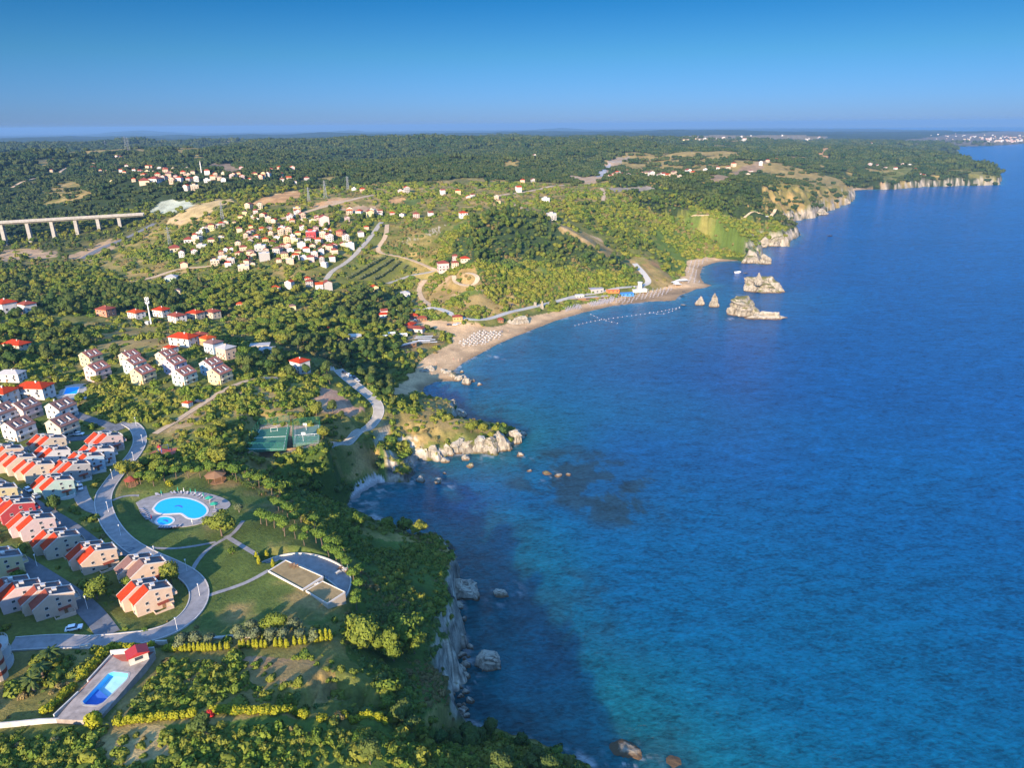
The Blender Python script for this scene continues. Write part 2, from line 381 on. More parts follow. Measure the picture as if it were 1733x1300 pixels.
clear = sst(0.36, 0.42, nD + 0.35 * nA) * mid * sst(6500, 4000, GR)                     # rare clearings in the far woods
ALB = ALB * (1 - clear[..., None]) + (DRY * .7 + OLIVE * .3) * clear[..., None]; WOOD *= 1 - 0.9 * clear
jx = 5 * fbm(GX, GY, 14, 3, 61); jy = 5 * fbm(GX, GY, 14, 3, 62)
def zone(pp, c=None, wood=None, bush=None, tint=None, mix=None, amt=0.0, jit=1.0, world=None, feather=0, pat=None):
    """paint one zone: base colour c, a second colour mix where the noise is high, and the density of woods and bushes"""
    P = np.array(hits(pp)) if world is None else world
    j = jit * np.clip(np.hypot(*P.mean(0)) / 300, .5, 5)
    m = (GX > P[:, 0].min() - 12 * j) & (GX < P[:, 0].max() + 12 * j) & (GY > P[:, 1].min() - 12 * j) & (GY < P[:, 1].max() + 12 * j) & (GD > -2)
    idx = np.where(m)
    k = inpoly(GX[idx] + jx[idx] * j, GY[idx] + jy[idx] * j, P)
    idx = (idx[0][k], idx[1][k])
    if c is not None:
        v = np.repeat(c[None], len(idx[0]), 0)
        if mix is not None:
            w = sst(0.25 - amt, 0.75 - amt, nA[idx] * .6 + nB[idx] * .5 + .25)[:, None]
            v = v * (1 - w) + mix * w
        ALB[idx] = v
    if wood is not None: WOOD[idx] = wood
    if bush is not None: BUSH[idx] = bush
    if tint is not None: TINT[idx] = tint
    return idx
# --- far and middle distance
zone([(0,262),(300,262),(420,300),(480,330),(400,335),(255,360),(0,372)], wood=.85)
zone([(75,318),(115,305),(150,310),(165,330),(110,345),(80,345)], OLIVE, wood=.15, bush=.3, mix=DRY, amt=.2)
zone([(0,425),(40,420),(90,424),(105,436),(0,442)], DIRT, wood=0, bush=.1, mix=DRY)
zone([(108,438),(185,405),(200,410),(142,442)], DIRT*.9, wood=0, bush=0, mix=DRY)
zone([(170,438),(262,388),(330,372),(400,346),(420,352),(370,376),(300,410),(240,432)], OLIVE, wood=.08, bush=.35, mix=DRY, amt=.15)
zone([(253,360),(268,342),(290,337),(330,340),(322,350),(300,358)], PALE, wood=0, bush=0, jit=.4)
zone([(282,378),(335,342),(372,336),(396,341),(350,362),(305,382)], GOLD, wood=.02, bush=.05, mix=DIRT, jit=.6)
zone([(352,277),(395,276),(418,290),(380,292)], DIRT*.7, wood=0, bush=0, jit=.4)
zone([(62,270),(95,268),(90,280),(68,284)], DRY, wood=0, bush=.1, jit=.5)
zone([(420,350),(520,320),(640,310),(800,300),(1030,306),(1080,330),(1040,360),(880,352),(800,352),(700,380),(640,372),(560,345)], OLIVE*.9, wood=.05, bush=.4, tint=-.25, mix=DRY, amt=.22)
zone([(430,345),(470,328),(505,322),(515,331),(470,346)], ORANGE*.9, wood=0, bush=0, mix=GOLD, jit=.5)
zone([(520,352),(560,336),(600,334),(560,348)], ORANGE, wood=0, bush=0, mix=DIRT, jit=.5)
zone([(648,338),(682,334),(692,342),(655,345)], ORANGE, wood=0, bush=0, jit=.5)
zone([(560,352),(640,350),(645,362),(600,360)], DIRT, wood=0, bush=0, jit=.5)
zone([(690,325),(720,335),(700,350),(680,345)], LAWN*1.1, wood=0, bush=.1, jit=.5)
zone([(255,425),(300,395),(430,345),(545,370),(648,362),(640,392),(560,458),(420,472),(290,445)], SCRUB, wood=.62, bush=.5, mix=DRY, amt=-.1)
zone([(195,470),(240,440),(330,432),(345,450),(270,475),(215,490)], OLIVE, wood=.06, bush=.3, mix=DRY, amt=.25)
zone([(430,470),(550,460),(545,478),(470,495),(420,490)], OLIVE, wood=.05, bush=.3, mix=DRY, amt=.1)
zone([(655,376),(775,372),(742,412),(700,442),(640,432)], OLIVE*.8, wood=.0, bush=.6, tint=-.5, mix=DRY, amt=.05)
for k in range(9):
    u0 = 668 + k * 9; v0 = 412 - k * 3.2
    zone([(u0,v0+8),(u0+16,v0-8),(u0+17.5,v0-7.7),(u0+2,v0+8.5)], STONE*1.1, bush=0, jit=.5, mix=OLIVE, amt=.25)
zone([(562,474),(648,428),(692,452),(640,478)], SCRUB, wood=0, bush=.0, mix=DRY, amt=-.1, jit=.3)
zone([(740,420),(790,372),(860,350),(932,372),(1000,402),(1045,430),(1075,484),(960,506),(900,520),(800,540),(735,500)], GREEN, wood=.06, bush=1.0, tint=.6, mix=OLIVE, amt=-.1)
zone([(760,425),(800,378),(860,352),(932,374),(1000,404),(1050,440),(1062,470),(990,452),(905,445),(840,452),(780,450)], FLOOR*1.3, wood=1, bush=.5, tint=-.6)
zone([(765,520),(800,500),(880,500),(890,520),(815,540)], OLIVE, wood=0, bush=.5, mix=DRY, amt=.45, tint=.5)
zone([(706,520),(712,478),(770,462),(812,462),(815,490),(770,500),(740,512)], DRY, wood=0, bush=.3, mix=DIRT, amt=.1)
zone([(1062,440),(1095,442),(1135,465),(1152,478),(1108,492),(1090,470)], OLIVE, wood=0, bush=.1, mix=DRY, amt=.3, jit=.4)
zone([(1064,438),(1100,440),(1132,452),(1138,466),(1110,458)], ORANGE*.7, wood=0, bush=.1, mix=OLIVE, jit=.5)
zone([(900,345),(1000,340),(1100,345),(1180,372),(1175,432),(1150,470),(1105,438),(1062,436),(1000,400)], SCRUB, wood=.6, bush=.8, tint=.1, mix=OLIVE)
zone([(930,372),(965,385),(1010,400),(1050,432),(1030,436),(980,405),(935,385)], DRY, wood=.05, bush=.2, mix=DIRT, jit=.4)
zone([(1090,372),(1180,376),(1190,436),(1150,468),(1120,440)], GREEN, wood=.1, bush=1.0, tint=.7)
zone([(1150,380),(1335,378),(1295,446),(1180,440)], GREEN, wood=.12, bush=1.0, tint=.45, mix=OLIVE, amt=.1)
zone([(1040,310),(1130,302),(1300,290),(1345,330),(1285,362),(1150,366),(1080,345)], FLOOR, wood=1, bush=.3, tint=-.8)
zone([(1300,308),(1400,312),(1440,332),(1352,366),(1285,366),(1290,338)], OLIVE, wood=.30, bush=.5, mix=DRY, amt=.2)
zone([(950,292),(962,290),(985,300),(1005,298),(1022,280),(1046,266),(1066,266),(1060,272),(1040,282),(1022,302),(1000,312),(972,306)], DIRT*1.05, wood=0, bush=0, jit=.25, mix=STONE*.8)
zone([(1000,297),(1022,282),(1034,276),(1030,286),(1012,300)], col(.3,.3,.31), jit=.1)
zone([(1200,306),(1250,286),(1300,270),(1345,264),(1350,268),(1262,296),(1228,309)], DIRT*.7, wood=.02, bush=0, jit=.4)
zone([(1375,264),(1398,250),(1408,252),(1400,266)], ORANGE, wood=0, bush=0, jit=.3)
zone([(1030,318),(1100,314),(1110,320),(1040,324)], STONE*.7, wood=0, bush=0, jit=.3)
zone([(1480,290),(1520,276),(1560,280),(1540,300),(1500,312)], SCRUB, wood=.25, bush=.2, mix=DRY)
zone([(1600,286),(1640,288),(1690,300),(1690,311),(1640,308)], OLIVE, wood=.15, bush=.3)
zone([(1130,232),(1300,228),(1400,232),(1380,242),(1150,240)], DRY*.8, wood=.15, mix=STONE*.6, jit=.3)
zone([(1500,240),(1600,228),(1760,222),(1760,242),(1640,247),(1560,250)], STONE*.45, wood=.25, mix=DRY*.5, jit=.1)
# --- valley and the ground between the beach and the estates
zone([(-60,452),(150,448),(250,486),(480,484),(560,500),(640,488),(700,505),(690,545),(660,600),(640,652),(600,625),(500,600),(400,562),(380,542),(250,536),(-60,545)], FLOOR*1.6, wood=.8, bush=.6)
zone([(160,560),(240,556),(300,566),(290,592),(200,600),(160,585)], DRY, wood=0, bush=.15, mix=OLIVE)
zone([(370,542),(450,522),(540,512),(560,522),(470,545),(400,555)], OLIVE, wood=.05, bush=.3, mix=DRY, amt=.3)
zone([(-60,548),(160,556),(150,602),(60,645),(-60,640)], SCRUB, wood=.42, bush=.5, mix=OLIVE, amt=.1)
zone([(380,600),(500,602),(560,640),(520,662),(420,640)], SCRUB*.8, wood=.45, bush=.6, mix=OLIVE)
zone([(0,640),(60,625),(150,610),(160,650),(100,655),(30,650)], OLIVE, wood=.1, bush=.35, mix=DRY, amt=.2)
zone([(130,600),(240,592),(400,600),(420,640),(380,660),(170,655)], SCRUB, wood=.10, bush=.4, mix=OLIVE, amt=.15)
zone([(150,655),(370,655),(420,650),(480,640),(560,640),(560,690),(470,745),(420,750),(300,720),(250,735),(205,705),(155,690)], SCRUB*1.1, wood=.05, bush=.5, tint=.55, mix=OLIVE, amt=.1)
zone([(265,740),(300,708),(350,676),(380,660),(395,668),(330,715)], DRY, wood=0, bush=.3, mix=DIRT, amt=.0)
zone([(395,660),(500,650),(530,690),(500,720),(440,735),(400,720)], OLIVE*1.1, wood=.0, bush=.4, tint=.2, mix=DRY, amt=.2)
zone([(250,745),(420,735),(430,770),(400,800),(240,790)], SCRUB, wood=.25, bush=.8, tint=.0)
zone([(527,672),(545,655),(572,662),(602,692),(625,702),(600,710),(545,702)], RED, wood=0, bush=0, mix=DIRT, jit=.5)
zone([(640,702),(700,690),(745,690),(790,735),(700,775),(620,785),(560,775),(600,745)], OLIVE, wood=0, bush=.22, mix=DRY, amt=.35, tint=.2)
zone([(600,745),(640,725),(700,735),(690,765),(640,780)], SCRUB, bush=.8, tint=.5)
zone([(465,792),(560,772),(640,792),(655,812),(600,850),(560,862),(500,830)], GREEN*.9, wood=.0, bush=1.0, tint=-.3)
zone(None, col(.46,.44,.43), wood=0, bush=0, jit=.25, mix=STONE*.5, world=np.array([at(u, v, 3) for u, v in [(588,846),(602,820),(632,801),(655,808),(640,825),(612,846),(598,862)]]))
zone([(660,640),(690,560),(735,560),(760,575),(700,610),(680,660)], SCRUB, wood=.3, bush=.6, mix=OLIVE)
zone([(668,580),(700,560),(745,565),(755,580),(700,605)], DRY*.8, wood=.0, bush=.1, mix=DIRT, amt=.1, jit=.6)
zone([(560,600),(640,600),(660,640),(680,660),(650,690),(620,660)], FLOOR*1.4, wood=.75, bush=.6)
# --- estate and park
zone([(-120,760),(-80,690),(100,678),(215,722),(236,745),(205,795),(176,840),(178,880),(215,925),(290,960),(335,1000),(320,1050),(250,1082),(0,1097),(-120,1095)], SCRUB, wood=.05, bush=.42, mix=LAWN, amt=.1)
zone([(188,868),(212,818),(260,806),(330,797),(390,800),(440,830),(470,855),(520,890),(560,930),(602,962),(604,1012),(575,1045),(540,1062),(345,1080),(340,1060),(347,1010),(322,966),(240,932),(205,900)], LAWN, wood=0, bush=0, mix=DRY*.75, amt=-.04, jit=.3)
zone([(350,1000),(440,965),(560,1030),(540,1055),(345,1078)], LAWN*1.05, mix=DRY*.8, amt=.12, jit=.6)
zone([(0,1098),(190,1090),(170,1120),(60,1250),(-120,1260),(-120,1100)], OLIVE, wood=0, bush=.35, mix=DRY, amt=.35)
zone([(255,1105),(340,1100),(560,1096),(590,1190),(430,1200),(200,1225),(180,1215)], DRY, wood=.03, bush=.8, mix=OLIVE, amt=.3)
zone([(400,1118),(520,1112),(545,1150),(430,1160)], DRY, wood=0, bush=.12, mix=RED, amt=.1)
zone([(-200,1246),(160,1226),(200,1232),(520,1215),(640,1245),(700,1300),(800,1500),(-400,1500)], SCRUB, wood=.02, bush=1.0, tint=.35, mix=GREEN, amt=.3)
zone([(150,1225),(290,1225),(300,1285),(200,1290)], DRY, wood=0, bush=.3, mix=GOLD*.7, amt=.1)
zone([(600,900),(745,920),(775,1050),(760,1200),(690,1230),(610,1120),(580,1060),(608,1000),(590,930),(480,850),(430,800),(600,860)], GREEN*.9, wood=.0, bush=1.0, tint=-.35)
zone([(600,1215),(720,1225),(820,1240),(1010,1295),(1020,1340),(640,1340)], GREEN, wood=.32, bush=.95, tint=.3)
# --- beach sand follows the waterline
zone([(662,668),(682,650),(690,634),(700,622),(722,604),(748,590),(768,580),(766,562),(735,556),(690,545),(692,536),(735,542),(790,549),(850,551),(900,536),(950,523),(1000,513),(1060,500),(1100,493),(1150,479),(1158,460),(1164,440),(1195,435),(1250,440),(1258,445),(1215,450),(1200,470),(1225,483),(1160,512),(1100,518),(1000,535),(900,566),(800,618),(782,645),(720,665),(690,668)], SAND, wood=0, bush=0, jit=.3, mix=SAND*.88)
zone([(1437,327),(1445,318),(1500,312),(1500,322),(1450,326)], SAND*.8, wood=0, bush=0, jit=.2)
for k, c in (('pool_deck', LAWN), ('plaza', LAWN), ('old_pool', DIRT), ('court', DIRT), ('far_pool', DRY)):
    zone(None, c, wood=0, bush=0, world=pad_w[k][0], jit=.1)
# --- rock where it is steep near the sea, wet sand and wet rock at the waterline
dza = np.gradient(GZ, axis=0) / (np.gradient(AZ)[:, None] * GR); dzr = np.gradient(GZ, axis=1) / np.gradient(RR)[None]
SLOPE = np.hypot(dza, dzr)
rock = sst(.8, 1.2, SLOPE + .35 * nB + .5 * fbm(GX, GY * .3, 7, 3, 58) * sst(500, 300, GR)) * sst(26, 14, GD * np.clip(400 / GR, .3, 1)) * sst(1.0, 1.8, GP[..., 0]) * sst(21, 14, GZ + 6 * nA)
ALB = ALB * (1 - rock[..., None]) + (np.clip(STONE * (1 - .25 * sst(500, 300, GR)[..., None]) * (1 + .25 * nB[..., None] + (.25 + 2.0 * fbm(GZ * 1.0 + .35 * GX, GY * .12, 1.7, 3, 57)[..., None]) * sst(500, 300, GR)[..., None]), .04, .6)) * rock[..., None]
BUSH *= 1 - sst(.2, .7, rock); WOOD *= 1 - sst(.1, .5, rock)
wet = sst(1.0, .15, GZ) * (GD > -3)
ALB *= (1 - .45 * wet)[..., None]
ok = sst(0.5, 2.5, RD)
WOOD *= sst(1.0, 4.5, RD) * (GZ > 2.0); BUSH *= ok * (GZ > 1.6)
ALB *= (1 + .26 * nB + .14 * nA)[..., None]
ALB = np.clip(ALB, .01, .8)
def sample(G, x, y):
    a = np.arctan2(x, y); l = np.log(np.hypot(x, y))
    i = np.clip(np.searchsorted(AZ, a), 0, len(AZ) - 1); j = np.clip(np.searchsorted(LR, l), 0, len(LR) - 1)
    return G[i, j]

# ------------------------------------------------------------------ materials
MATS = {}
def mat(name):
    m = bpy.data.materials.new(name); m.use_nodes = True
    return m, m.node_tree, m.node_tree.nodes["Principled BSDF"]
def node(nt, t, **kw):
    n = nt.nodes.new(t)
    for k, v in kw.items():
        if k in n.inputs: n.inputs[k].default_value = v
        else: setattr(n, k, v)
    return n
def paint(name, c, rough=.7, noise=.18, scale=1.5, bump=0.0, metal=0.0, spec=.3):
    """a painted, plastered, paved or tiled surface with weathering"""
    m, nt, b = mat(name)
    tc = node(nt, "ShaderNodeNewGeometry")
    n1 = node(nt, "ShaderNodeTexNoise", Scale=scale, Detail=5.0, Roughness=.65)
    nt.links.new(tc.outputs['Position'], n1.inputs['Vector'])
    mr = node(nt, "ShaderNodeMapRange"); mr.inputs[1].default_value = .25; mr.inputs[2].default_value = .75
    mr.inputs[3].default_value = 1 - noise; mr.inputs[4].default_value = 1 + noise
    nt.links.new(n1.outputs['Fac'], mr.inputs[0])
    mx = node(nt, "ShaderNodeMix", data_type='RGBA', blend_type='MULTIPLY'); mx.inputs[0].default_value = 1
    mx.inputs[6].default_value = (*c, 1)
    nt.links.new(mr.outputs[0], mx.inputs[7]); nt.links.new(mx.outputs[2], b.inputs['Base Color'])
    b.inputs['Roughness'].default_value = rough; b.inputs['Metallic'].default_value = metal; b.inputs['Specular IOR Level'].default_value = spec
    if bump:
        bp = node(nt, "ShaderNodeBump", Strength=bump, Distance=.3)
        nt.links.new(n1.outputs['Fac'], bp.inputs['Height']); nt.links.new(bp.outputs[0], b.inputs['Normal'])
    MATS[name] = m
    return m
def ground_mat():
    m, nt, b = mat("ground")
    at_ = node(nt, "ShaderNodeAttribute", attribute_name="albedo")
    g = node(nt, "ShaderNodeNewGeometry")
    n1 = node(nt, "ShaderNodeTexNoise", Scale=.9, Detail=6.0, Roughness=.7); n2 = node(nt, "ShaderNodeTexNoise", Scale=.06, Detail=8.0, Roughness=.72)
    for n in (n1, n2): nt.links.new(g.outputs['Position'], n.inputs['Vector'])
    ad = node(nt, "ShaderNodeMath", operation='MULTIPLY'); nt.links.new(n1.outputs['Fac'], ad.inputs[0]); nt.links.new(n2.outputs['Fac'], ad.inputs[1])
    mr = node(nt, "ShaderNodeMapRange"); mr.inputs[1].default_value = .1; mr.inputs[2].default_value = .42; mr.inputs[3].default_value = .55; mr.inputs[4].default_value = 1.5
    nt.links.new(ad.outputs[0], mr.inputs[0])
    mx = node(nt, "ShaderNodeMix", data_type='RGBA', blend_type='MULTIPLY'); mx.inputs[0].default_value = 1
    nt.links.new(at_.outputs['Color'], mx.inputs[6]); nt.links.new(mr.outputs[0], mx.inputs[7]); nt.links.new(mx.outputs[2], b.inputs['Base Color'])
    b.inputs['Roughness'].default_value = .95; b.inputs['Specular IOR Level'].default_value = .1
    bp = node(nt, "ShaderNodeBump", Strength=.6, Distance=1.2)
    nt.links.new(ad.outputs[0], bp.inputs['Height']); nt.links.new(bp.outputs[0], b.inputs['Normal'])
    return m
def sea_mat():
    m, nt, b = mat("sea")
    at_ = node(nt, "ShaderNodeAttribute", attribute_name="albedo")
    g = node(nt, "ShaderNodeNewGeometry")
    mp = node(nt, "ShaderNodeMapping"); mp.inputs['Rotation'].default_value = (0, 0, R(-28)); mp.inputs['Scale'].default_value = (1, 2.0, 1)
    nt.links.new(g.outputs['Position'], mp.inputs['Vector'])
    n1 = node(nt, "ShaderNodeTexNoise", Scale=.42, Detail=4.0, Roughness=.62, Distortion=.5)
    n2 = node(nt, "ShaderNodeTexNoise", Scale=.10, Detail=5.0, Roughness=.62, Distortion=.4)
    for n in (n1, n2): nt.links.new(mp.outputs[0], n.inputs['Vector'])
    ad = node(nt, "ShaderNodeMath", operation='MULTIPLY_ADD'); ad.inputs[1].default_value = 0.8
    nt.links.new(n2.outputs['Fac'], ad.inputs[0]); nt.links.new(n1.outputs['Fac'], ad.inputs[2])
    n3_ = node(nt, "ShaderNodeTexNoise", Scale=.022, Detail=6.0, Roughness=.65, Distortion=.6); nt.links.new(mp.outputs[0], n3_.inputs['Vector'])
    a3 = node(nt, "ShaderNodeMath", operation='MULTIPLY_ADD'); a3.inputs[1].default_value = .32; nt.links.new(n3_.outputs['Fac'], a3.inputs[0]); nt.links.new(ad.outputs[0], a3.inputs[2]); ad0 = ad; ad = a3
    mr = node(nt, "ShaderNodeMapRange"); mr.inputs[1].default_value = .82; mr.inputs[2].default_value = 1.31; mr.inputs[3].default_value = .48; mr.inputs[4].default_value = 1.5  # light and dark of the waves, put into the sea colour as well
    nt.links.new(ad.outputs[0], mr.inputs[0])
    mx = node(nt, "ShaderNodeMix", data_type='RGBA', blend_type='MULTIPLY'); mx.inputs[0].default_value = 1
    nt.links.new(at_.outputs['Color'], mx.inputs[6]); nt.links.new(mr.outputs[0], mx.inputs[7]); nt.links.new(mx.outputs[2], b.inputs['Base Color'])
    b.inputs['Roughness'].default_value = .2; b.inputs['IOR'].default_value = 1.33; b.inputs['Specular IOR Level'].default_value = .28
    b.inputs['Subsurface Weight'].default_value = .85; b.inputs['Subsurface Radius'].default_value = (.5, .8, 1.0); b.inputs['Subsurface Scale'].default_value = 24.0; b.subsurface_method = 'BURLEY'
    bp = node(nt, "ShaderNodeBump", Strength=.9, Distance=1.1)
    nt.links.new(ad.outputs[0], bp.inputs['Height']); nt.links.new(bp.outputs[0], b.inputs['Normal'])
    return m
paint('asphalt', (.12,.125,.135), .9, .3, .5); paint('paving', (.235,.22,.215), .85, .3, .45); paint('concrete', (.29,.265,.225), .9, .28, .35); paint('gravel', (.40,.38,.34), .95, .15, .6)
paint('dirt', (.40,.29,.18), .95, .25, .4); paint('sand', (.50,.38,.24), .95, .2, .4); paint('kerb', (.42,.39,.36), .8, .25, .7)

# ------------------------------------------------------------------ mesh helpers
def mesh_np(name, V, Fq, mats, mi=None, smooth=False, attrs=None):
    me = bpy.data.meshes.new(name)
    V = np.asarray(V, np.float32)
    me.vertices.add(len(V)); me.vertices.foreach_set('co', V.ravel())
    Fq = np.asarray(Fq, np.int32); k = Fq.shape[1]
    me.loops.add(Fq.size); me.loops.foreach_set('vertex_index', Fq.ravel())
    me.polygons.add(len(Fq)); me.polygons.foreach_set('loop_start', np.arange(0, Fq.size, k, dtype=np.int32))
    if mi is not None: me.polygons.foreach_set('material_index', np.asarray(mi, np.int32))
    me.update(calc_edges=True)
    me.polygons.foreach_set('use_smooth', np.full(len(Fq), smooth, bool))
    for m in mats: me.materials.append(m)
    if attrs:
        for an, av in attrs.items():
            if av.ndim == 2:
                a = me.attributes.new(an, 'FLOAT_COLOR', 'POINT'); a.data.foreach_set('color', np.column_stack([av, np.ones(len(av))]).astype(np.float32).ravel())
            else:
                a = me.attributes.new(an, 'FLOAT', 'POINT'); a.data.foreach_set('value', av.astype(np.float32))
    return me
def link(name, data, parent=None, loc=(0, 0, 0), rz=0.0, **props):
    o = bpy.data.objects.new(name, data); C.objects.link(o)
    o.location = loc; o.rotation_euler = (0, 0, rz)
    if parent: o.parent = parent
    for k, v in props.items():
        if v is not None: o[k] = v
    return o
def grid_faces(n, m):
    i, j = np.meshgrid(np.arange(n - 1), np.arange(m - 1), indexing='ij')
    a = i * m + j
    return np.stack([a, a + 1, a + m + 1, a + m], -1).reshape(-1, 4)

# ------------------------------------------------------------------ ground, sea, roads
V = np.stack([GX, GY, GZ - curv(GR)], -1).reshape(-1, 3)
gf = grid_faces(*GX.shape)
keep = GZ.ravel()[gf].max(1) > -6
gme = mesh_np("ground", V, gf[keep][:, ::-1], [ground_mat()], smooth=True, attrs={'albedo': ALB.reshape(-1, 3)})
link("ground", gme, kind='structure')
# sea colour: deep blue, green over pale sand, dark over weed-grown reefs
SA = np.radians(np.concatenate([np.linspace(-180, -44, 12)[:-1], np.linspace(-44, 60, 521), np.linspace(60, 180, 12)[1:]]))
SRr = np.concatenate([np.geomspace(4, 110, 12)[:-1], np.geomspace(110, 1500, 420)[:-1], np.geomspace(1500, 80000, 120)])
sa, sr = np.meshgrid(SA, SRr, indexing='ij'); sx, sy = np.sin(sa) * sr, np.cos(sa) * sr
sdist, spar = coast_field(sx, sy); sdist = -sdist
DEEP = col(.0005,.064,.200); TEAL = col(.0012,.086,.140); SHAL = col(.02,.17,.25); REEF = col(.012,.034,.045)
fb = fbm(sx, sy, 120, 4, 71)
w_near = sst(520, 120, sr + 60 * fb)
sc = DEEP * (1 - w_near[..., None] * .75) + TEAL * (w_near[..., None] * .75)
bay = sst(190, 5, sdist + 25 * fb) * sst(350, 420, sr) * sst(900, 700, sr)
sc = sc * (1 - .6 * bay[..., None]) + col(.003,.112,.172) * .6 * bay[..., None]
shal = sst(20, 0, sdist + 6 * fb); sc = sc * (1 - .6 * shal[..., None]) + SHAL * .6 * shal[..., None]
ncl = sst(75, 8, sdist + 20 * fb) * sst(460, 380, sr) * .75; sc = sc * (1 - ncl[..., None]) + col(.006,.100,.105) * ncl[..., None]  # greener near the cliffs, put into the colour to offset the blue shade
reef = np.zeros(sx.shape)
REEFS = [([(880,770),(960,760),(1080,790),(1140,830),(1130,880),(1040,890),(960,870),(890,830)],1.0),([(620,840),(720,800),(860,780),(900,860),(850,920),(760,930),(650,880)],.35),
 ([(770,930),(860,930),(960,960),(1010,1040),(1000,1120),(900,1150),(800,1120),(780,1040)],.5),([(820,960),(1020,960),(1060,1010),(960,1030)],.6),
 ([(780,1130),(900,1180),(960,1240),(1010,1300),(940,1300),(860,1240),(780,1210)],.6),([(1010,1020),(1080,1030),(1090,1130),(1020,1120)],.6),([(1000,1230),(1120,1220),(1180,1300),(1020,1320)],.7),
 ([(715,690),(790,660),(850,650),(870,720),(790,720)],.5),([(760,625),(840,640),(850,660),(790,660)],.6)]
jx2 = 16 * fbm(sx, sy, 40, 4, 81); jy2 = 16 * fbm(sx, sy, 40, 4, 82)
for pp, amt in REEFS:
    P = np.array([at(u, v, 0) for u, v in pp]); ctr = P.mean(0)
    d, _ = seg_dist((sx + jx2).ravel(), (sy + jy2).ravel(), np.vstack([P, P[:1]])); d = d.reshape(sx.shape)
    ins = inpoly(sx + jx2, sy + jy2, P)
    sdv = np.where(ins, d, -d)
    reef = np.maximum(reef, amt * sst(-8, 9, sdv + 9 * fbm(sx, sy, 12, 3, 84)) * (.18 * sst(-.5, .2, fbm(sx, sy, 26, 3, 83) + .2) + .82 * sst(-.06, .12, fbm(sx, sy, 15, 5, 85, .62) + .35 * fbm(sx, sy, 30, 2, 86) + .05)))
sc = sc * (1 - reef[..., None] * .8) + REEF * reef[..., None] * .8
sc *= (1 + .10 * fbm(sx, sy * 2.2, 260, 4, 88) + .05 * fbm(sx, sy, 25, 3, 89))[..., None]
foam = sst(3.2, .4, sdist + 2.2 * fbm(sx, sy, 9, 3, 92)) * sst(.0, .35, fbm(sx, sy, 7, 3, 93)) * sst(1200, 700, sr)
for u, v, r_ in [(860,1000,7),(842,1017,5),(604,848,16),(640,826,10),(838,603,7),(846,609,5),(700,816,7),(757,822,5),(830,776,7),(885,776,5),(925,806,7),(800,1160,6),(785,1120,6),(1066,1296,8),(1250,500,7),(1240,541,8)]:
    x_, y_ = at(u, v, 0); foam = np.maximum(foam, np.exp(-((sx - x_) ** 2 + (sy - y_) ** 2) / (r_ * .65) ** 2) * sst(.05, .3, fbm(sx, sy, 3.0, 4, 94)))
sc = sc * (1 - .5 * foam[..., None]) + .60 * .5 * foam[..., None]
sme = mesh_np("sea", np.stack([sx, sy, -curv(sr)], -1).reshape(-1, 3), grid_faces(*sx.shape)[:, ::-1], [sea_mat()], smooth=True, attrs={'albedo': sc.reshape(-1, 3)})
link("sea", sme, kind='structure')
RNAMES = {}
for nm, mt, wd, P, z in road_geo:
    t = np.gradient(P, axis=0); t /= np.hypot(t[:, 0], t[:, 1])[:, None] + 1e-9
    nrm = np.column_stack([-t[:, 1], t[:, 0]])
    offs = np.linspace(-wd / 2, wd / 2, 5)
    VV = []
    for o in offs:
        q = P + nrm * o
        VV.append(np.column_stack([q, ground(q[:, 0], q[:, 1]) + .10 + (.16 if wd > 3 else 0)]))
    VV = np.stack(VV, 1)
    if wd > 3:
        VV[:, :, 2] = np.maximum(VV[:, :, 2], VV[:, 2:3, 2] - .15)
        lo = VV[:, [0, 4]].copy(); lo[:, :, 2] -= .8                   # skirts down into the ground
        VV = np.concatenate([lo[:, :1], VV, lo[:, 1:]], 1)
    me = mesh_np(nm, VV.reshape(-1, 3), grid_faces(VV.shape[0], VV.shape[1]), [MATS[mt]], smooth=False)
    link(nm, me, kind='structure')
    if nm in ('estate_road', 'coast_road'):                                # a low kerb down both sides
        KV, KF = [], []
        for sgn in (-1, 1):
            i0 = sum(len(q) for q in KV)
            prof = [(wd / 2 - .02, -.3), (wd / 2 - .02, .17), (wd / 2 + .30, .17), (wd / 2 + .30, -.5)]
            rows_ = []
            for off, up in prof:
                q = P + nrm * off * sgn; cen = ground(P[:, 0] + nrm[:, 0] * wd / 2 * sgn, P[:, 1] + nrm[:, 1] * wd / 2 * sgn) + .26
                rows_.append(np.column_stack([q, cen + up]))
            KV.append(np.stack(rows_, 1).reshape(-1, 3)); f_ = grid_faces(len(P), 4) + i0; KF.append(f_ if sgn > 0 else f_[:, ::-1])
        link('kerb', mesh_np('kerb', np.vstack(KV), np.vstack(KF), [MATS['kerb']]), kind='structure')
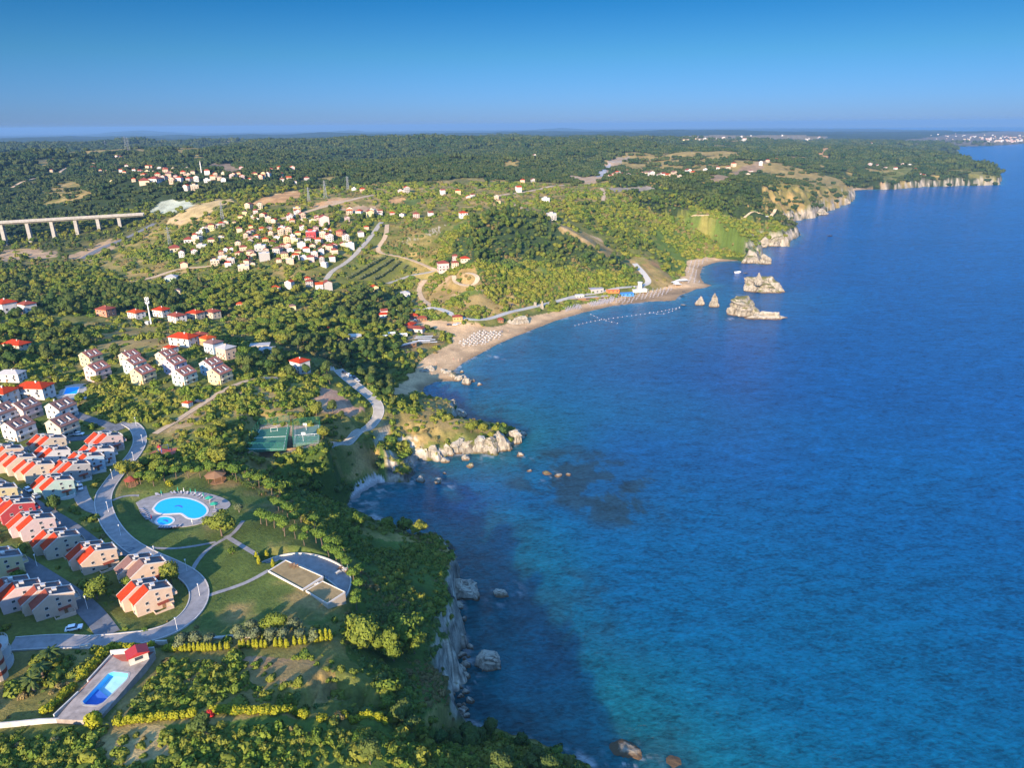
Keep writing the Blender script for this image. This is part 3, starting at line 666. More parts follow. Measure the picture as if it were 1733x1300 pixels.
# ------------------------------------------------------------------ plants
def leafmat(name, c1, c2, c3, spec=.15):
    """foliage: leaf clumps vary from c1 to c2, plants vary towards c3"""
    m, nt, b = mat(name)
    a = node(nt, "ShaderNodeAttribute", attribute_name="shade"); oi = node(nt, "ShaderNodeObjectInfo")
    g = node(nt, "ShaderNodeNewGeometry"); n = node(nt, "ShaderNodeTexNoise", Scale=.035, Detail=3.0)
    nt.links.new(g.outputs['Position'], n.inputs['Vector'])
    m1 = node(nt, "ShaderNodeMix", data_type='RGBA'); m1.inputs[6].default_value = (*c1, 1); m1.inputs[7].default_value = (*c2, 1)
    nt.links.new(a.outputs['Fac'], m1.inputs[0])
    ad = node(nt, "ShaderNodeMath", operation='ADD'); nt.links.new(oi.outputs['Random'], ad.inputs[0]); nt.links.new(n.outputs['Fac'], ad.inputs[1])
    mr = node(nt, "ShaderNodeMapRange"); mr.inputs[1].default_value = .55; mr.inputs[2].default_value = 1.5; nt.links.new(ad.outputs[0], mr.inputs[0])
    m2 = node(nt, "ShaderNodeMix", data_type='RGBA'); m2.inputs[7].default_value = (*c3, 1)
    nt.links.new(mr.outputs[0], m2.inputs[0]); nt.links.new(m1.outputs[2], m2.inputs[6])
    nt.links.new(m2.outputs[2], b.inputs['Base Color'])
    b.inputs['Roughness'].default_value = .7; b.inputs['Specular IOR Level'].default_value = spec
    MATS[name] = m
leafmat('leaf', (.048,.090,.010), (.125,.180,.020), (.16,.165,.022))
leafmat('leaf_dark', (.028,.062,.014), (.062,.110,.022), (.085,.105,.022))
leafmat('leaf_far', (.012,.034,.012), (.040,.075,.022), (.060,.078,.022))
leafmat('leaf_pine', (.055,.105,.014), (.11,.175,.022), (.10,.15,.02))
leafmat('leaf_bright', (.065,.105,.010), (.15,.19,.018), (.17,.165,.025))
leafmat('leaf_gold', (.075,.11,.010), (.32,.28,.012), (.24,.24,.012))
leafmat('leaf_olive', (.075,.095,.045), (.14,.16,.085), (.12,.14,.06))
leafmat('leaf_palm', (.03,.06,.015), (.09,.12,.03), (.08,.10,.02))
leafmat('leaf_dry', (.12,.09,.035), (.22,.16,.06), (.14,.13,.04))
leafmat('leaf_shade', (.038,.082,.018), (.10,.155,.034), (.11,.135,.03))  # darker copy of the leaf, shade of the shaded slopes put into its colour
paint('bark', (.13,.095,.07), .95, .3, 3); paint('bark_pale', (.24,.20,.16), .95, .3, 3)

def ico(n):
    t = (1 + 5 ** .5) / 2
    v = [(-1,t,0),(1,t,0),(-1,-t,0),(1,-t,0),(0,-1,t),(0,1,t),(0,-1,-t),(0,1,-t),(t,0,-1),(t,0,1),(-t,0,-1),(-t,0,1)]
    f = [(0,11,5),(0,5,1),(0,1,7),(0,7,10),(0,10,11),(1,5,9),(5,11,4),(11,10,2),(10,7,6),(7,1,8),(3,9,4),(3,4,2),(3,2,6),(3,6,8),(3,8,9),(4,9,5),(2,4,11),(6,2,10),(8,6,7),(9,8,1)]
    v = [np.array(p) / np.linalg.norm(p) for p in v]
    for _ in range(n):
        mid_, nf = {}, []
        def mp_(a, b):
            k = (min(a, b), max(a, b))
            if k not in mid_:
                p = v[a] + v[b]; v.append(p / np.linalg.norm(p)); mid_[k] = len(v) - 1
            return mid_[k]
        for a, b, c in f:
            x, y, z = mp_(a, b), mp_(b, c), mp_(c, a)
            nf += [(a, x, z), (b, y, x), (c, z, y), (x, y, z)]
        f = nf
    return np.array(v), np.array(f)
def crown(name, lobes, n, size, mt, seed, core=.78, up=.25, jit=.6):
    """a crown of n leaf clumps spread over the outsides of ellipsoid lobes, with a ragged core that closes it"""
    r_ = np.random.RandomState(seed)
    L = np.array(lobes, float); w = (L[:, 3] * L[:, 4] + L[:, 3] * L[:, 5]); w /= w.sum()
    V, Fc, S = [], [], []
    li = r_.choice(len(L), n, p=w)
    d = r_.normal(size=(n, 3)); d[:, 2] += up; d /= np.linalg.norm(d, axis=1)[:, None]
    c = L[li, :3] + d * L[li, 3:6] * r_.uniform(.82, 1.08, n)[:, None]
    keep = np.ones(n, bool)
    for k in range(len(L)):
        q = (((c - L[k, :3]) / (L[k, 3:6] * .80)) ** 2).sum(1)
        keep &= (q > 1) | (li == k)
    c, d = c[keep], d[keep]; n = len(c)
    nr = d + r_.normal(size=(n, 3)) * jit * .6; nr /= np.linalg.norm(nr, axis=1)[:, None]
    t = np.cross(nr, r_.normal(size=(n, 3))); t /= np.linalg.norm(t, axis=1)[:, None]; b = np.cross(nr, t)
    s = size * r_.uniform(.55, 1.25, n)[:, None]
    q = np.stack([c - t * s, c - b * s * .7 + nr * s * .15, c + t * s, c + b * s * .7 + nr * s * .15], 1)
    sh = np.repeat(r_.uniform(0, 1, n), 4)
    V = [q.reshape(-1, 3)]; Fq = [np.arange(4 * n).reshape(-1, 4)]; S = [sh]; off = 4 * n
    iv, if_ = ico(1)
    for k in range(len(L)):
        p = L[k, :3] + iv * L[k, 3:6] * core * (1 + .22 * r_.normal(size=(len(iv), 1)))
        V.append(p); Fq.append(np.column_stack([if_, if_[:, 2]]) + off); S.append(np.full(len(iv), .0)); off += len(iv)
    V = np.vstack(V); Fq = np.vstack(Fq); S = np.concatenate(S)
    # triangles of the core: rebuild as polygons of three
    me = bpy.data.meshes.new(name)
    me.vertices.add(len(V)); me.vertices.foreach_set('co', V.astype(np.float32).ravel())
    nq = n; nt = len(Fq) - n
    loops = np.concatenate([Fq[:n].ravel(), Fq[n:, :3].ravel()])
    me.loops.add(len(loops)); me.loops.foreach_set('vertex_index', loops.astype(np.int32))
    me.polygons.add(nq + nt)
    me.polygons.foreach_set('loop_start', np.concatenate([np.arange(nq) * 4, nq * 4 + np.arange(nt) * 3]).astype(np.int32))
    me.update(calc_edges=True)
    a = me.attributes.new('shade', 'FLOAT', 'POINT'); a.data.foreach_set('value', S.astype(np.float32))
    me.materials.append(MATS[mt])
    return me
def tube(pts, rad, k=6):
    """a tapered tube through points, as vertices and quads"""
    pts = np.array(pts, float); V = []; n = len(pts)
    for i in range(n):
        t = pts[min(i + 1, n - 1)] - pts[max(i - 1, 0)]; t /= np.linalg.norm(t) + 1e-9
        a = np.cross(t, (0.3, 1, .1)); a /= np.linalg.norm(a) + 1e-9; b = np.cross(t, a)
        ang = np.linspace(0, 2 * np.pi, k, endpoint=False)
        V.append(pts[i] + rad[i] * (np.cos(ang)[:, None] * a + np.sin(ang)[:, None] * b))
    V = np.vstack(V); Fq = []
    for i in range(n - 1):
        for j in range(k):
            Fq.append((i * k + j, i * k + (j + 1) % k, (i + 1) * k + (j + 1) % k, (i + 1) * k + j))
    return V, np.array(Fq)
def trunk(name, h, r, lobes, mt='bark', nl=5):
    Vs, Fs, off = [], [], 0
    parts = [tube([(0,0,-.6),(0,0,h * .3),(.06 * h,.02 * h,h * .7),(.03 * h,0,h)], [r * 1.35, r, r * .8, r * .6])]
    for l in lobes[:nl]:
        parts.append(tube([(.03 * h, 0, h * .65), ((l[0]) * .55, l[1] * .55, (h * .65 + l[2]) / 2 + .1), (l[0] * .9, l[1] * .9, l[2])], [r * .5, r * .35, r * .12], 5))
    for V, f in parts:
        Vs.append(V); Fs.append(f + off); off += len(V)
    return mesh_np(name, np.vstack(Vs), np.vstack(Fs), [MATS[mt]], smooth=True)
def round_lobes(h, w, n, seed, flat=.8, base=.35):
    r_ = np.random.RandomState(seed); o = [(0, 0, h * .68, w * .36, w * .36, h * .27)]
    for k in range(n):
        a = k * 2.4 + r_.uniform(-.4, .4); q = w * r_.uniform(.2, .34); z = h * r_.uniform(base + .08, .82)
        s = w * r_.uniform(.12, .27); q *= r_.uniform(.7, 1.35)
        o.append((math.cos(a) * q, math.sin(a) * q, z, s * r_.uniform(.8, 1.3), s, s * flat * r_.uniform(.75, 1.25)))
    return o
PLANT = {}
def plant(kind, lobes, n, size, mt, seed, th, tr, bark='bark', **kw):
    PLANT.setdefault(kind, []).append((crown("crown", lobes, n, size, mt, seed, **kw), trunk("trunk", th, tr, lobes, bark) if th else None))
for s_ in range(4): plant('broadleaf_tree', round_lobes(8, 8.5, 9 + s_, 10 + s_), 1100, .42, 'leaf', 20 + s_, 4.5, .24)
for s_ in range(2): plant('dark_tree', round_lobes(9, 7.5, 8, 30 + s_, 1.1), 1000, .42, 'leaf_dark', 34 + s_, 4.5, .24)
for s_ in range(3):
    r_ = np.random.RandomState(50 + s_); lb = [(0, 0, 5.0, 1.7, 1.7, .95)] + [(math.cos(k * 1.05) * 1.35, math.sin(k * 1.05) * 1.35, 4.7 + r_.uniform(-.25, .35), .95, .95, .7) for k in range(6)]
    plant('stone_pine', lb, 800, .26, 'leaf_pine', 54 + s_, 4.6, .16, jit=.8)
for s_ in range(2):
    lb = [(0, 0, .9, .55, .55, .95), (0, 0, 1.7, .45, .45, .8), (.05, 0, 2.5, .28, .28, .6)]
    plant('golden_cypress', lb, 420, .20, 'leaf_gold', 60 + s_, .8, .07, up=.5)
for s_ in range(2): plant('olive_tree', round_lobes(4.2, 4.2, 7, 66 + s_), 520, .27, 'leaf_olive', 66 + s_, 2.2, .14, 'bark_pale')
for s_ in range(3): plant('shrub', [(0,0,.7,.9,.9,.75)] + [(math.cos(k * 2.1 + s_) * .8, math.sin(k * 2.1 + s_) * .8, .55, .6, .6, .55) for k in range(3)], 240, .24, 'leaf', 70 + s_, 0, 0)
for s_ in range(2): plant('golden_shrub', [(0,0,.9,.8,.8,.85), (.5,.3,.7,.6,.6,.6), (-.5,.2,.7,.6,.6,.6)], 260, .22, 'leaf_gold', 76 + s_, 0, 0)
def bushmesh(mt, seed, n=150, sz=.30):
    r_ = np.random.RandomState(seed)
    return crown("bush", [(0,0,.45,1.0,1.0,.75)] + [(r_.uniform(-.9,.9), r_.uniform(-.9,.9), .35, .6, .6, .55) for _ in range(3)], n, sz, mt, seed)
def clumpmesh(mt, seed, n=420):
    r_ = np.random.RandomState(seed); lb = []
    for _ in range(7): lb.append((r_.uniform(-9,9), r_.uniform(-9,9), r_.uniform(4.0,6.5), r_.uniform(3.2,4.8), r_.uniform(3.2,4.8), r_.uniform(3.0,4.5)))
    return crown("clump", lb, n, 1.5, mt, seed)

# ------------------------------------------------------------------ labels: each names one thing by its look and by what it stands beside
LANDMARK = []          # (phrase, x, y)
def mark(phrase, u, v):
    x, y, z = hit(u, v); LANDMARK.append((phrase, x, y))
for ph, u, v in [('oval pool', 308, 862), ('round plaza', 560, 968), ('tennis court', 470, 742), ('cell mast', 253, 545), ('viaduct', 120, 375), ('empty pool', 178, 1165), ('small blue pool', 122, 662),
    ('wooded hill', 860, 390), ('terrace lawn', 440, 1030), ('rocky headland', 800, 745), ('pebble cove', 600, 835), ('beach parking', 690, 535), ('white parasols', 815, 575),
    ('coast road bend', 640, 695), ('dirt clearing', 560, 685), ('sandy loop track', 790, 480), ('orchard rows', 620, 455), ('striped field', 700, 405), ('pale green field', 295, 350), ('golden field', 345, 358), ('hill village', 330, 300),
    ('big town', 450, 415), ('pastel houses', 265, 620), ('red rooftops', 150, 920), ('white cliff', 740, 1010), ('apartment tower', 10, 1120), ('stream meadow', 240, 575), ('far dirt cut', 1010, 292), ('beach hut', 1085, 485),
    ('inner cove', 1200, 455), ('far headland', 1640, 300), ('east village', 1150, 297), ('shingle point', 740, 635), ('yellow hedge', 430, 1095)]: mark(ph, u, v)
TODO = []              # things waiting for a label: (object, description)
def where(o, skip=''):
    """position words relative to the nearest landmark"""
    x, y = o.location.x, o.location.y
    best = sorted((math.hypot(x - a, y - b) / (1 + 0 * a), p, a, b) for p, a, b in LANDMARK if p != skip)[:1][0]
    _, p, a, b = best
    r0, r1 = math.hypot(x, y), math.hypot(a, b); da = (math.atan2(x, y) - math.atan2(a, b)) * r1; dr = r0 - r1
    if abs(dr) > abs(da) * 1.6: w = 'behind' if dr > 0 else 'before'
    elif abs(da) > abs(dr) * 1.6: w = 'right of' if da > 0 else 'left of'
    else: w = ('behind right of' if da > 0 else 'behind left of') if dr > 0 else ('before right of' if da > 0 else 'before left of')
    return f"{w} the {p}"
ORD = ['leftmost', 'second from left', 'third from left', 'fourth from left', 'fifth from left', 'sixth from left', 'seventh from left', 'eighth from left', 'ninth from left', 'tenth from left', 'eleventh from left', 'twelfth from left']
NUMW = ['zero','one','two','three','four','five','six','seven','eight','nine','ten','eleven','twelve']
def finish_labels():
    from collections import defaultdict
    B = defaultdict(list)
    for o, desc in TODO:
        B[f"{desc} {where(o)}"].append(o)
    for ph, L in B.items():
        if len(L) == 1: L[0]['label'] = ph; continue
        L.sort(key=lambda o: math.atan2(o.location.x, o.location.y))
        if len(L) <= 12:
            for k, o in enumerate(L): o['label'] = (f"{ph}, {ORD[k] if k < len(L) - 1 else 'rightmost'} of {NUMW[len(L)]}")
        else:                                            # a crowd nothing tells apart
            for o in L:
                o['label'] = ph
                o['group'] = f"{o['category']}s {where(o)}"
def grow(kind, x, y, s=1.0, label=None, desc=None, cat='tree', group=None, idx=None, z=None, sz=None):
    pl = PLANT[kind]; cm, tm = pl[random.randrange(len(pl)) if idx is None else idx]
    z = float(ground(x, y)) if z is None else z
    if tm is None:
        o = link(kind, cm, None, (x, y, z - .05), random.uniform(0, 6.28), category=cat, group=group)
    else:
        o = link(kind, None, None, (x, y, z), random.uniform(0, 6.28), category=cat, group=group)
        link("crown", cm, o); link("trunk", tm, o)
    o.scale = (s, s, sz or s * random.uniform(.9, 1.12))
    if label: o['label'] = label
    else: TODO.append((o, desc))
    return o

# ------------------------------------------------------------------ woods and scrub as masses: one object each, leaf clumps instanced on scattered points
def jgrid(x0, x1, y0, y1, s):
    x, y = np.meshgrid(np.arange(x0, x1, s), np.arange(y0, y1, s))
    x = x.ravel() + rng.uniform(-.48, .48, x.size) * s; y = y.ravel() + rng.uniform(-.48, .48, y.size) * s
    return x, y
def inview(x, y, pad=60):
    z = ground(x, y); u, v = pix(x, y, z)
    return (u > -pad) & (u < 1733 + pad) & (v < 1300 + pad * 1.2) & (y > 20)
NOGO = []                # discs kept free: (x, y, r)
def free(x, y, extra=0.0):
    k = np.ones(len(x), bool)
    for a, b, r in NOGO: k &= (x - a) ** 2 + (y - b) ** 2 > (r + extra) ** 2
    return k
def mass(name, label, pts, protos, seed=0):
    """one 'stuff' object: a point mesh with size and kind, instanced by geometry nodes"""
    x, y, z, s, k = pts
    me = bpy.data.meshes.new(name); me.vertices.add(len(x))
    me.vertices.foreach_set('co', np.column_stack([x, y, z]).astype(np.float32).ravel())
    vs = np.column_stack([s * rng.uniform(.8, 1.2, len(x)), s * rng.uniform(.8, 1.2, len(x)), s * rng.uniform(.72, 1.38, len(x))])
    a = me.attributes.new('size', 'FLOAT_VECTOR', 'POINT'); a.data.foreach_set('vector', vs.astype(np.float32).ravel())
    for an, av, ty in (('turn', rng.uniform(0, 6.28, len(x)), 'FLOAT'),):
        a = me.attributes.new(an, ty, 'POINT'); a.data.foreach_set('value', av.astype(np.float32))
    a = me.attributes.new('pick', 'INT', 'POINT'); a.data.foreach_set('value', k.astype(np.int32))
    o = link(name, me, kind='stuff', label=label)
    ng = bpy.data.node_groups.new(name, 'GeometryNodeTree')
    ng.interface.new_socket("Geometry", in_out='INPUT', socket_type='NodeSocketGeometry'); ng.interface.new_socket("Geometry", in_out='OUTPUT', socket_type='NodeSocketGeometry')
    gi = ng.nodes.new('NodeGroupInput'); go = ng.nodes.new('NodeGroupOutput')
    ip = ng.nodes.new('GeometryNodeInstanceOnPoints'); jn = ng.nodes.new('GeometryNodeJoinGeometry')
    for p in reversed(protos):
        oi = ng.nodes.new('GeometryNodeObjectInfo'); oi.inputs['Object'].default_value = p; oi.transform_space = 'ORIGINAL'
        oi.inputs['As Instance'].default_value = True
        ng.links.new(oi.outputs['Geometry'], jn.inputs[0])
    def attr(n_, t):
        a_ = ng.nodes.new('GeometryNodeInputNamedAttribute'); a_.data_type = t; a_.inputs['Name'].default_value = n_; return a_.outputs[0]
    cb = ng.nodes.new('ShaderNodeCombineXYZ'); ng.links.new(attr('turn', 'FLOAT'), cb.inputs['Z'])
    ng.links.new(gi.outputs[0], ip.inputs['Points']); ng.links.new(jn.outputs[0], ip.inputs['Instance'])
    ip.inputs['Pick Instance'].default_value = True
    ng.links.new(attr('pick', 'INT'), ip.inputs['Instance Index']); ng.links.new(attr('size', 'FLOAT_VECTOR'), ip.inputs['Scale'])
    ng.links.new(cb.outputs[0], ip.inputs['Rotation']); ng.links.new(ip.outputs[0], go.inputs[0])
    md = o.modifiers.new("scatter", 'NODES'); md.node_group = ng
    return o
# ------------------------------------------------------------------ building materials
for n_, c_ in (('cream', (.50,.42,.31)), ('white', (.54,.53,.51)), ('pink', (.50,.38,.36)), ('peach', (.50,.37,.275)), ('mint', (.36,.46,.40)), ('lemon', (.52,.44,.24)), ('lilac', (.42,.36,.43)), ('crimson', (.36,.045,.05)), ('skyblue', (.36,.46,.52)), ('ochre', (.48,.30,.11)), ('grey', (.33,.32,.31)), ('terracotta_wall', (.42,.18,.11)), ('sandwall', (.44,.36,.27))):
    paint(n_, c_, .85, .10, .7)
paint('tile_red', (.33,.036,.011), .9, .25, 1.6, .3, spec=.08); paint('tile_orange', (.35,.055,.013), .9, .25, 1.6, .3, spec=.08); paint('tile_brown', (.16,.085,.07), .8, .2, 1.6, .3); paint('tile_faded', (.25,.105,.08), .9, .28, 1.6, .3, spec=.1); paint('tile_rust', (.20,.042,.022), .8, .28, 1.6, .3)
paint('trim', (.52,.49,.45), .7, .1); paint('terrace_floor', (.10,.095,.10), .9, .2, 1); paint('deck_red', (.30,.085,.055), .9, .3, .8); paint('wood', (.22,.12,.06), .8, .25, 3)
paint('metal', (.45,.46,.47), .4, .08, 2, metal=.6, spec=.5); paint('darkmetal', (.06,.06,.065), .5, .1, 2, metal=.4); paint('rubber', (.02,.02,.02), .9, .1); paint('net_green', (.02,.16,.09), .9, .2, 1)
paint('court_green', (.045,.14,.085), .9, .12, .5); paint('court_grey', (.10,.17,.13), .9, .12, .5); paint('line_white', (.75,.75,.73), .8, .08); paint('pool_tile', (.10,.52,.86), .4, .06, .5, spec=.6); paint('deck_old', (.27,.225,.195), .9, .45, .5); paint('pool_dry', (.30,.52,.60), .6, .2, .5); paint('pool_shadow_tile', (.04,.12,.42), .6, .2, .4)  # last one is the dark blue of the mosaics and the standing water
paint('limewash', (.46,.43,.38), .9, .25, .6); paint('concrete_pale', (.31,.295,.27), .9, .28, .35); paint('roofturf', (.23,.165,.075), .95, .3, .5); paint('canvas_white', (.50,.49,.47), .8, .08); paint('canvas_green', (.02,.25,.16), .8, .1); paint('canvas_grey', (.30,.29,.33), .8, .12); paint('canvas_orange', (.70,.17,.05), .8, .1); paint('canvas_blue', (.05,.22,.55), .7, .1); paint('red_paint', (.33,.03,.03), .5, .1); paint('yellow_paint', (.70,.50,.05), .5, .1); paint('blue_paint', (.05,.14,.42), .4, .1)
paint('skin', (.52,.33,.24), .7, .06); paint('cloth_dark', (.03,.03,.04), .9, .2); paint('steel_white', (.72,.72,.72), .5, .06)
def glassmat():
    m, nt, b = mat('glass'); b.inputs['Base Color'].default_value = (.035, .045, .06, 1); b.inputs['Roughness'].default_value = .12; b.inputs['Specular IOR Level'].default_value = .6
    MATS['glass'] = m
glassmat()
def watermat(name, c, rough=.08):
    m, nt, b = mat(name)
    g = node(nt, "ShaderNodeNewGeometry"); n = node(nt, "ShaderNodeTexNoise", Scale=.8, Detail=3.0); nt.links.new(g.outputs['Position'], n.inputs['Vector'])
    bp = node(nt, "ShaderNodeBump", Strength=.25, Distance=.2); nt.links.new(n.outputs['Fac'], bp.inputs['Height']); nt.links.new(bp.outputs[0], b.inputs['Normal'])
    b.inputs['Base Color'].default_value = (*c, 1); b.inputs['Roughness'].default_value = rough; b.inputs['IOR'].default_value = 1.33
    MATS[name] = m
watermat('pool_water', (.012, .36, .86))
for n_, c_ in (('car_white', (.75,.75,.76)), ('car_silver', (.40,.42,.44)), ('car_dark', (.03,.035,.05)), ('car_red', (.40,.03,.03)), ('car_blue', (.04,.10,.28))): paint(n_, c_, .25, .03, .5, spec=.7)

class MB:
    """collects boxes, prisms and sheets; build() links them as one mesh object"""
    def __init__(s): s.V, s.F, s.M, s.mats = [], [], [], []
    def mi(s, m):
        if m not in s.mats: s.mats.append(m)
        return s.mats.index(m)
    def poly(s, pts, faces, m):
        o = len(s.V); s.V += [tuple(p) for p in pts]; s.F += [tuple(i + o for i in f) for f in faces]; s.M += [s.mi(m)] * len(faces); return s
    def box(s, x0, x1, y0, y1, z0, z1, m):
        return s.poly([(x0,y0,z0),(x1,y0,z0),(x1,y1,z0),(x0,y1,z0),(x0,y0,z1),(x1,y0,z1),(x1,y1,z1),(x0,y1,z1)],
                      [(0,3,2,1),(4,5,6,7),(0,1,5,4),(1,2,6,5),(2,3,7,6),(3,0,4,7)], m)
    def prism(s, prof, y0, y1, m):
        """a profile in the x-z plane (counter-clockwise seen from -y) run along y"""
        n = len(prof)
        return s.poly([(x, y0, z) for x, z in prof] + [(x, y1, z) for x, z in prof],
                      [tuple(range(n)), tuple(range(2 * n - 1, n - 1, -1))] + [((i + 1) % n, i, n + i, n + (i + 1) % n) for i in range(n)], m)
    def slab(s, pts, z0, z1, m):
        """a polygon in the x-y plane (counter-clockwise) between two heights"""
        n = len(pts)
        return s.poly([(x, y, z0) for x, y in pts] + [(x, y, z1) for x, y in pts],
                      [tuple(range(n - 1, -1, -1)), tuple(range(n, 2 * n))] + [(i, (i + 1) % n, n + (i + 1) % n, n + i) for i in range(n)], m)
    def cyl(s, x, y, z0, z1, r0, r1=None, m='metal', k=10):
        r1 = r0 if r1 is None else r1
        P = [(x + math.cos(t * 2 * math.pi / k) * r0, y + math.sin(t * 2 * math.pi / k) * r0, z0) for t in range(k)] + [(x + math.cos(t * 2 * math.pi / k) * r1, y + math.sin(t * 2 * math.pi / k) * r1, z1) for t in range(k)]
        return s.poly(P, [tuple(range(k - 1, -1, -1)), tuple(range(k, 2 * k))] + [(i, (i + 1) % k, k + (i + 1) % k, k + i) for i in range(k)], m)
    def bar(s, a, b, w, m):
        V, f = tube([a, b], [w, w], 4)
        return s.poly(V, [tuple(q) for q in f], m)
    def hip(s, x0, x1, y0, y1, z0, z1, over, m):
        """a hipped roof with thickness"""
        x0 -= over; x1 += over; y0 -= over; y1 += over
        if x1 - x0 >= y1 - y0: h = (y1 - y0) / 2; r = [(x0 + h * .95, (y0 + y1) / 2, z1), (x1 - h * .95, (y0 + y1) / 2, z1)]; f = [(4,5,9,8),(5,6,9),(6,7,8,9),(7,4,8)]
        else: h = (x1 - x0) / 2; r = [((x0 + x1) / 2, y0 + h * .95, z1), ((x0 + x1) / 2, y1 - h * .95, z1)]; f = [(4,5,8),(5,6,9,8),(6,7,9),(7,4,8,9)]
        return s.poly([(x0,y0,z0-.2),(x1,y0,z0-.2),(x1,y1,z0-.2),(x0,y1,z0-.2),(x0,y0,z0),(x1,y0,z0),(x1,y1,z0),(x0,y1,z0)] + r,
                      [(0,3,2,1),(0,1,5,4),(1,2,6,5),(2,3,7,6),(3,0,4,7)] + f, m)
    flip = False                  # mirrored plans: +y in the plan is the front, -y in the mesh
    def mesh(s, name):
        me = bpy.data.meshes.new(name)
        if MB.flip: me.from_pydata([(x, -y, z) for x, y, z in s.V], [], [f[::-1] for f in s.F])
        else: me.from_pydata(s.V, [], s.F)
        for m in s.mats: me.materials.append(MATS[m])
        me.polygons.foreach_set('material_index', s.M); me.update(); return me
    def build(s, name, parent=None, loc=(0,0,0), rz=0, **p): return link(name, s.mesh(name), parent, loc, rz, **p)

class Proto:
    """a thing's parts: (name, mesh, parent index). place() makes an Empty with its own copy of every part"""
    def __init__(s): s.parts = []
    def add(s, name, mb, parent=None, label=None):
        s.parts.append((name, mb.mesh(name), parent, label)); return len(s.parts) - 1
    def place(s, kind, x, y, z, rz, recol=None, scale=1.0, skip=(), **props):
        root = link(kind, None, None, (x, y, z), rz, **props); root.scale = (scale,) * 3; made = []
        for nm, me, par, lb in s.parts:
            if nm in skip: made.append(None); continue
            o = link(nm, me, root if par is None else made[par])
            if lb: o['label'] = lb
            if recol:
                for k, m in enumerate(me.materials):
                    new = recol.get(m.name)
                    if new: o.material_slots[k].link = 'OBJECT'; o.material_slots[k].material = MATS[new]
            made.append(o)
        return root
def window(pr, x, y, z, w, h, axis, sgn, parent=None):
    """a window with frame, sill and pane on a wall at x (axis 'x') or y (axis 'y'), facing sgn"""
    f, p = MB(), MB(); d = .06
    if axis == 'x':
        a0, a1 = sorted((x, x + sgn * d)); b0, b1 = sorted((x + sgn * .015, x + sgn * (d + .015)))
        f.box(a0, a1, y - w/2 - .1, y + w/2 + .1, z, z + h, 'trim'); f.box(min(x, x + sgn * .18), max(x, x + sgn * .18), y - w/2 - .16, y + w/2 + .16, z - .1, z, 'trim')
        p.box(b0, b1, y - w/2, y + w/2, z + .08, z + h - .08, 'glass')
    else:
        a0, a1 = sorted((y, y + sgn * d)); b0, b1 = sorted((y + sgn * .015, y + sgn * (d + .015)))
        f.box(x - w/2 - .1, x + w/2 + .1, a0, a1, z, z + h, 'trim'); f.box(x - w/2 - .16, x + w/2 + .16, min(y, y + sgn * .18), max(y, y + sgn * .18), z - .1, z, 'trim')
        p.box(x - w/2, x + w/2, b0, b1, z + .08, z + h - .08, 'glass')
    i = pr.add('window', f, parent); pr.add('pane', p, i)

